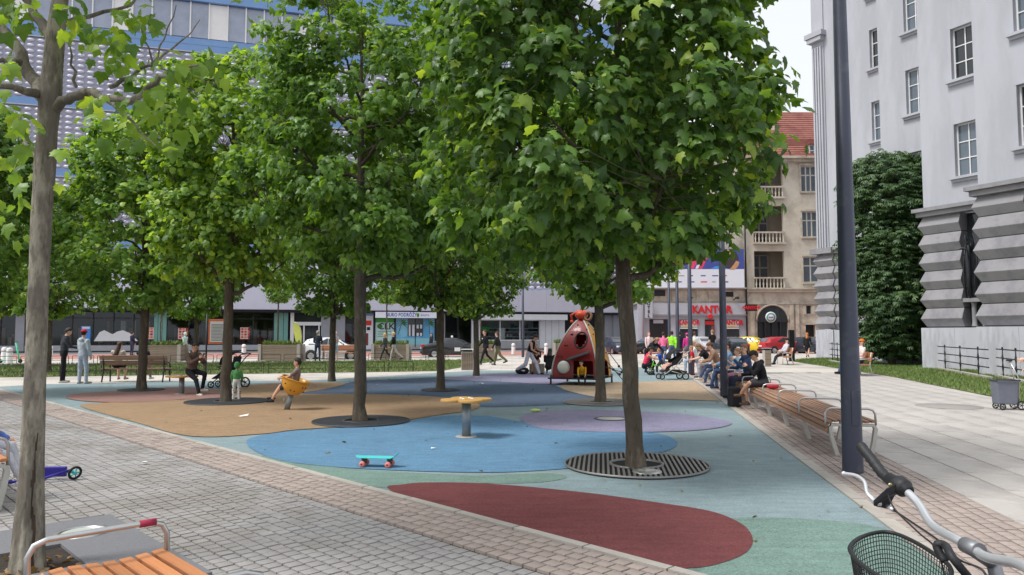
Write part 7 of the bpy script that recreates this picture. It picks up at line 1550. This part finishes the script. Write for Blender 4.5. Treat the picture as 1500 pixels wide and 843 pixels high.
# --- sitters along the right benches
def bench_pt(dep, off=.72): q = along_right(dep, off); return q
person('blonde woman in a white top and pale jeans at the bench row end', bench_pt(30.4, .45), toplay, 1.66, SIT(.46, 10), dict(top=WHT, bot=S(160, 178, 206), hair=('long', BLOND), sleeve='short', hair_len=.25))
person('child in a red top leaning on the bench beside the blonde woman', bench_pt(29.2, .25), toplay, 1.10, dict(abd=(4, 4), lean=10), dict(top=S(200, 44, 56), bot=S(90, 60, 70), hair=('short', S(170, 120, 76)), sleeve='short'))
person('woman in a black t-shirt and loose grey trousers leaning forward on the bench', bench_pt(27.2), toplay, 1.72, SIT(.46, 34, head=(24, 0), hip=(82, 76), arms=((40, 4, 36, 10), (40, 4, 36, 10))), dict(top=BLK, bot=S(176, 174, 182), sleeve='short', leg_loose=1.4, shoe=S(60, 56, 56), hair=('long', S(120, 84, 60)), hair_len=.2))
person('person in a brown top and jeans with crossed legs beside the lamp post', bench_pt(24.6), toplay, 1.72, SIT(.46, 22, hip=(88, 62), knee=(60, 50), head=(20, 0)), dict(top=S(140, 110, 92), bot=JEAN, shoe=S(200, 194, 184), hair=('short', BR)))
person('woman in a denim jacket sitting upright on the bench', bench_pt(21.8), toplay, 1.68, SIT(.46, 6, hip=(88, 80), knee=(70, 84)), dict(top=S(104, 134, 164), bot=S(60, 80, 116), hair=('bun', DK), shoe=S(52, 62, 84), skin='b'))
person('girl in a pale blue top and striped trousers on the bench', bench_pt(19.9), (toplay[0], toplay[1] - .25), 1.40, SIT(.46, 6, arms=((40, 6, 90, 20), (30, 6, 60, 20))), dict(top=S(164, 190, 212), bot=S(168, 112, 128), sleeve='short', hair=('pony', S(140, 108, 80)), shoe=S(60, 60, 80)))
person('woman with long brown hair and a denim jacket over white beside the boy', bench_pt(18.3), (toplay[0], toplay[1] - .2), 1.68, SIT(.46, 10, head=(6, -30), arms=((40, 6, 100, 20), (30, 6, 60, 20))), dict(top=S(56, 74, 108), bot=S(50, 54, 70), hair=('long', S(126, 92, 70)), hair_len=.32, logo=WHT))
jb = person('boy in a black jacket and black cap sitting with one ankle on his knee', bench_pt(16.1, .70), (toplay[0], toplay[1] - .12), 1.52, SIT(.46, 16, hip=(92, 82), knee=(66, 88), shx=(44, 0), abd=(16, 4), head=(22, 0), arms=((36, 4, 108, 26), (30, 6, 58, 20))), dict(top=S(30, 32, 34), bot=S(60, 60, 64), legs='short', cap=S(34, 34, 38), cap_back=False, hair=('short', DK), shoe=S(110, 84, 66), loose=True, skin='b', hood='down'))
rbag = MB(); rbag.ell((0, 0, .07), (.13, .10, .07), 14, 8); q = bench_pt(15.55, .78); tag(rbag.build('red_bag', fabric(S(196, 56, 72)), None, (q.x, q.y, .462)), 'small red bag lying on the bench beside the boy', 'bag')
bpk = MB(); bpk.box((0, 0, .23), (.30, .20, .44), taper=.85); q = bench_pt(16.4, .12); bo = bpk.build('backpack', m_blkf, None, (q.x, q.y, .0), R(20), bevel=.05); tag(bo, 'black backpack standing on the pink setts at the feet of the boy', 'backpack')
# --- benches by the grey building
def on_bench(bpos, along, dirv): return Vector((bpos.x, bpos.y, 0)) + C_ * along - E_ * .02
person('man in jeans and a pale shirt leaning back on the bench by the wall lawn', on_bench(br, .45, 0), (-1, .1), 1.78, SIT(.46, -14, hip=(84, 76), knee=(62, 66)), dict(top=S(176, 194, 220), bot=JEAN, shoe=S(46, 40, 40), hair=('short', S(120, 110, 104)), cap=S(50, 54, 60)))
person('man in an orange cap and pale pink shirt on the bench by the wall lawn', on_bench(br, -.45, 0), (-1, -.15), 1.76, SIT(.46, -8, hip=(82, 70), knee=(60, 50)), dict(top=S(214, 198, 196), bot=S(50, 62, 88), shoe=S(46, 40, 40), hair=('short', S(110, 100, 96)), cap=S(222, 110, 40), sleeve='short'))
person('person in a grey striped top and dark trousers slouching on the far bench', Vector((bf.x, bf.y + .5, 0)), (-1, -.1), 1.74, SIT(.46, -18, hip=(80, 70), knee=(56, 50)), dict(top=S(190, 188, 196), bot=S(44, 46, 54), hair=('short', DK), shoe=BLK, cap=BLK))
# --- frame edges
person('child in a blue sweater and white leggings on the bench by the purple scooter', b2 + A_ * .62 + B_ * .12, (.85, .5), 1.16, SIT(.46, 8, hip=(86, 70), knee=(70, 44), arms=((24, 4, 30, 6), (10, 14, 20, 4))), dict(top=S(96, 120, 190), bot=S(206, 206, 216), hair=('long', BR), shoe=S(220, 220, 220)), vox=.017)
person('man in dark shorts pulling the grey shopping trolley', gv(1524, 603), (-1, .05), 1.74, dict(abd=(4, 4), hip=(12, -8), knee=(6, 10), arms=((34, 6, 40, 6), (6, 10, 14, 4))), dict(top=S(70, 80, 110), bot=S(44, 48, 62), sleeve='short', legs='short', shoe=S(120, 120, 124), hair=('short', GREY), skin='c'))
# ------------------------------------------------------------------ bicycle at the right edge (front wheel points left)
m_chrome = M('chrome', S(206, 208, 212), .28, .03, 8, metal=.55); m_blkp = M('grip_black', S(34, 35, 38), .55, .12, 20, bump=.15, bscale=60); m_bike = M('bike_grey', S(96, 98, 102), .35, .05, 5, metal=.5)
bc = V(1424, 800, 1.98); SX, SY, SZ = bc.x, bc.y, bc.z
t = thing('bicycle', 'city bicycle with chrome handlebar and black wire basket at the right edge', 'bicycle', (SX, SY, 0))
L_ = lambda p: Vector((p.x - SX, p.y - SY, p.z))
g0 = L_(V(1262, 655, 2.62)); g1 = L_(V(1296, 697, 2.50)); g2 = L_(V(1322, 714, 2.42)); c1 = L_(V(1345, 738, 2.33)); c2 = L_(V(1366, 770, 2.20)); c3 = L_(V(1400, 790, 2.05)); c4 = L_(V(1424, 803, 1.98)); c5 = L_(V(1446, 817, 1.90)); c6 = L_(V(1500, 830, 1.74)); c7 = L_(V(1545, 880, 1.50)); c8 = L_(V(1500, 960, 1.36))
def catm(P, k=5):
    out = []
    for i in range(len(P) - 1):
        a, b, c, d = P[max(0, i - 1)], P[i], P[i + 1], P[min(len(P) - 1, i + 2)]
        for j in range(k): u = j / k; out.append(.5 * ((2 * b) + (c - a) * u + (2 * a - 5 * b + 4 * c - d) * u * u + (3 * b - a - 3 * c + d) * u ** 3))
    return out + [P[-1]]
mb = MB(); mb.tube(catm([g2, c1, c2, c3, c4, c5, c6, c7, c8]), .0125, 16); hbar = mb.build('handlebar', m_chrome, t)
mb = MB(); gp_ = catm([g0, g0.lerp(g1, .5), g1, g2], 6); mb.tube(gp_, [.0165 + .0022 * (i % 2) for i in range(len(gp_))], 18); mb.ell(g0, (.0185, .0185, .0185), 14, 8); mb.build('grip', m_blkp, hbar)
mb = MB(); mb.tube([c7, c7.lerp(c8, 1.3)], .018, 14); mb.build('grip', m_blkp, hbar)
ax = (g2 - g1).normalized(); mb = MB(); ra = [(.012, -.045), (.020, -.043), (.022, -.012), (.027, -.008), (.030, .0), (.030, .030), (.026, .036), (.020, .040), (.018, .052), (.012, .054), (.001, .054)]
Mr = ax.to_track_quat('Z', 'Y').to_matrix(); mb.lathe(ra, 24, g1.lerp(g2, .75), m=Mr); shf = mb.build('gear_shifter', m_blkp, hbar, fixn=False)
br_c = L_(V(1304, 720, 2.42)); br_e = L_(V(1290, 738, 2.43)); mb = MB(); mb.loft([[g2 + v for v in (Vector((-.03, -.012, .012)), Vector((.022, .012, .012)), Vector((.022, .012, -.014)), Vector((-.03, -.012, -.014)))], [br_c + v for v in (Vector((-.018, -.01, .012)), Vector((.022, .012, .008)), Vector((.022, .012, -.016)), Vector((-.018, -.01, -.016)))], [br_e + v for v in (Vector((-.030, -.010, .012)), Vector((.028, .01, -.006)), Vector((.028, .01, -.022)), Vector((-.030, -.010, -.006)))]]); bk_ = mb.build('brake_mount', m_blkp, hbar, bevel=.005)
mb = MB(); mb.lathe([(.001, .004), (.006, .004), (.0075, .0)], 12, L_(V(1304, 711, 2.415)), m=Matrix.Rotation(R(100), 3, 'X')); mb.build('bolt', M('brass', S(170, 160, 120), .4, .1, 10, metal=.8), bk_, fixn=False)
lv = catm([L_(V(1284, 738, 2.43)), L_(V(1277, 730, 2.44)), L_(V(1270, 722, 2.46)), L_(V(1266, 706, 2.50)), L_(V(1254, 697, 2.55)), L_(V(1236, 694, 2.60))], 6); mb = MB(); mb.tube(lv, [.010 - .004 * min(1, i / 12) for i in range(len(lv))], 10); mb.ell(lv[-1], (.0085, .0085, .0085), 10, 6); mb.tube([lv[0], br_e], .009, 8); mb.build('brake_lever', m_chrome, hbar)
mb = MB(); mb.tube([L_(V(1300, 742, 2.43)), L_(V(1310, 748, 2.40))], .007, 10); mb.build('cable_adjuster', m_chrome, hbar)
mb = MB(); mb.tube(catm([L_(V(1310, 748, 2.40)), L_(V(1340, 768, 2.28)), L_(V(1375, 792, 2.08)), L_(V(1405, 820, 1.95)), L_(V(1440, 836, 1.88)), L_(V(1450, 870, 1.86))], 6), .0028, 8); mb.tube(catm([L_(V(1298, 716, 2.42)), L_(V(1310, 745, 2.38)), L_(V(1345, 780, 2.25)), L_(V(1372, 805, 2.10)), L_(V(1385, 850, 2.02))], 6), .0026, 8); mb.build('cables', m_blkp, hbar)
# stem, head tube, fork, frame, wheels
hd_top = c4 + Vector((.03, 0, -.02)); mb = MB(); mb.tube([c4 + Vector((0, .03, 0)), c4 + Vector((0, -.03, 0))], .021, 16); mb.tube([c4, hd_top + Vector((.02, 0, -.015))], .02, 14); mb.tube([hd_top + Vector((.02, 0, -.0)), hd_top + Vector((.07, 0, -.22))], .018, 14); mb.build('stem', M('stem_grey', S(128, 130, 134), .45, .08, 6, metal=.4), t, bevel=.0)
ht0, ht1 = hd_top + Vector((.06, 0, -.20)), hd_top + Vector((.10, 0, -.36)); fx = -.14; wr_ = .34; mb = MB(); mb.tube([ht0, ht1], .024, 14)
bbk = Vector((.72, 0, .29)); st_top = Vector((.93, 0, .80)); ra_ = Vector((1.08, 0, .345)); mb.tube(catm([ht1 + Vector((-.01, 0, .05)), Vector((.42, 0, .40)), bbk]), .022, 12); mb.tube([bbk, st_top], .017, 12)
for sy in (-1, 1): mb.tube([bbk + Vector((0, sy * .03, 0)), ra_ + Vector((0, sy * .06, 0))], .010, 8); mb.tube([st_top + Vector((-.04, sy * .02, -.12)), ra_ + Vector((0, sy * .06, 0))], .008, 8); mb.tube(catm([ht1, ht1 + Vector((-.0, sy * .05, -.05)), Vector((fx + .05, sy * .052, .45)), Vector((fx, sy * .05, .345))]), .012, 8)
mb.build('frame', m_bike, t)
for x in (fx, 1.08):
    mb = MB(); mb.tube([(wr_ * math.cos(a), 0, wr_ * math.sin(a)) for a in [k * math.pi / 24 for k in range(48)]], .02, 10, closed=True); w_ = mb.build('wheel', m_rubberb, t, (x, 0, .345 + .015)); mb = MB(); mb.tube([((wr_ - .025) * math.cos(a), 0, (wr_ - .025) * math.sin(a)) for a in [k * math.pi / 24 for k in range(48)]], .010, 8, closed=True)
    for k in range(28): a = k * 2 * math.pi / 28; mb.tube([(.02 * math.cos(a + .5), .02 * (-1) ** k, .02 * math.sin(a + .5)), ((wr_ - .03) * math.cos(a), 0, (wr_ - .03) * math.sin(a))], .0012, 4, caps=False)
    mb.tube([(0, -.045, 0), (0, .045, 0)], .018, 10); mb.build('rim', m_chrome, w_); mb = MB(); rg_ = []
    for k in range(19): a = R(20 + 150 * k / 18); rg_.append([((wr_ + .045) * math.cos(a), y, (wr_ + .045 - abs(y) * .35) * math.sin(a)) for y in (-.03, -.015, .015, .03)])
    mb.sm = True; mb.loft(rg_, caps=False, closed=False); fd_ = mb.build('mudguard', m_blkp, w_, fixn=False); fd_.modifiers.new('s', 'SOLIDIFY').thickness = .003
mb = MB(); mb.ell((.98, 0, .93), (.13, .085, .035), 16, 8); mb.ell((.86, 0, .93), (.09, .035, .025), 12, 8); mb.build('saddle', m_blkp, t); mb = MB(); mb.tube([st_top, (.965, 0, .91)], .014, 10); mb.build('seat_post', m_chrome, t); mb = MB(); mb.lathe([(.08, -.003), (.09, -.003), (.09, .003), (.08, .003)], 24, tuple(bbk + Vector((0, -.06, 0))), m=Matrix.Rotation(R(90), 3, 'X')); mb.tube([bbk + Vector((0, -.08, 0)), bbk + Vector((.12, -.09, -.11))], .010, 8); mb.tube([bbk + Vector((0, .08, 0)), bbk + Vector((-.12, .09, .11))], .010, 8); mb.build('crank', m_alu, t)
# basket: bent wire mesh
rim_px = [(1246, 808, 2.10), (1247, 795, 2.16), (1262, 784, 2.24), (1288, 776, 2.29), (1312, 778, 2.27), (1340, 790, 2.18), (1368, 806, 2.06), (1390, 826, 1.97), (1392, 846, 1.90), (1372, 868, 1.84), (1335, 874, 1.84), (1295, 858, 1.92), (1262, 832, 2.02)]
rim = [L_(V(*p)) for p in rim_px]; zt = sum(p.z for p in rim) / len(rim); rim = [Vector((p.x, p.y, zt + (p.z - zt) * .45)) for p in rim]; rim = smooth_closed(rim, 6); ctr = sum(rim, Vector()) / len(rim); N = len(rim); Hb = .26
def bpt(i, u):
    k = 1 - .30 * u; p = rim[i % N]; return Vector((ctr.x + (p.x - ctr.x) * k, ctr.y + (p.y - ctr.y) * k, p.z * (1 - u) + (zt - Hb) * u))
mb = MB(); mb.tube(rim, .006, 8, closed=True); mb.tube([bpt(i, 1) for i in range(N)], .005, 8, closed=True); bas = mb.build('basket', m_blkp, t)
mb = MB(); NU = 22; ND = 84
def bpf(f, u): i = int(math.floor(f)); q = f - i; return bpt(i, u).lerp(bpt(i + 1, u), q)
for k in range(ND):
    f = k * N / ND; mb.tube([bpf(f, 0), bpf(f, .5), bpf(f, 1)], .0013, 4, caps=False)
for q in range(1, NU): mb.tube([bpt(i, q / NU) for i in range(0, N, 2)], .0013, 4, closed=True)
for q in range(1, 18):
    u = -1 + 2 * q / 18; y0 = ctr.y + u * .10; mb.tube([Vector((ctr.x - .11 * math.sqrt(max(0, 1 - u * u)), y0, zt - Hb)), Vector((ctr.x + .11 * math.sqrt(max(0, 1 - u * u)), y0, zt - Hb))], .0013, 4, caps=False)
o = mb.build('wire_mesh', m_blkp, bas, fixn=False); o['kind'] = 'stuff'
mb = MB(); mb.tube(catm([rim[40], L_(V(1372, 800, 2.02)), L_(V(1385, 800, 2.0)), L_(V(1402, 826, 1.93)), hd_top + Vector((.04, -.02, -.16))]), .011, 10); mb.build('basket_bracket', m_blkp, bas)
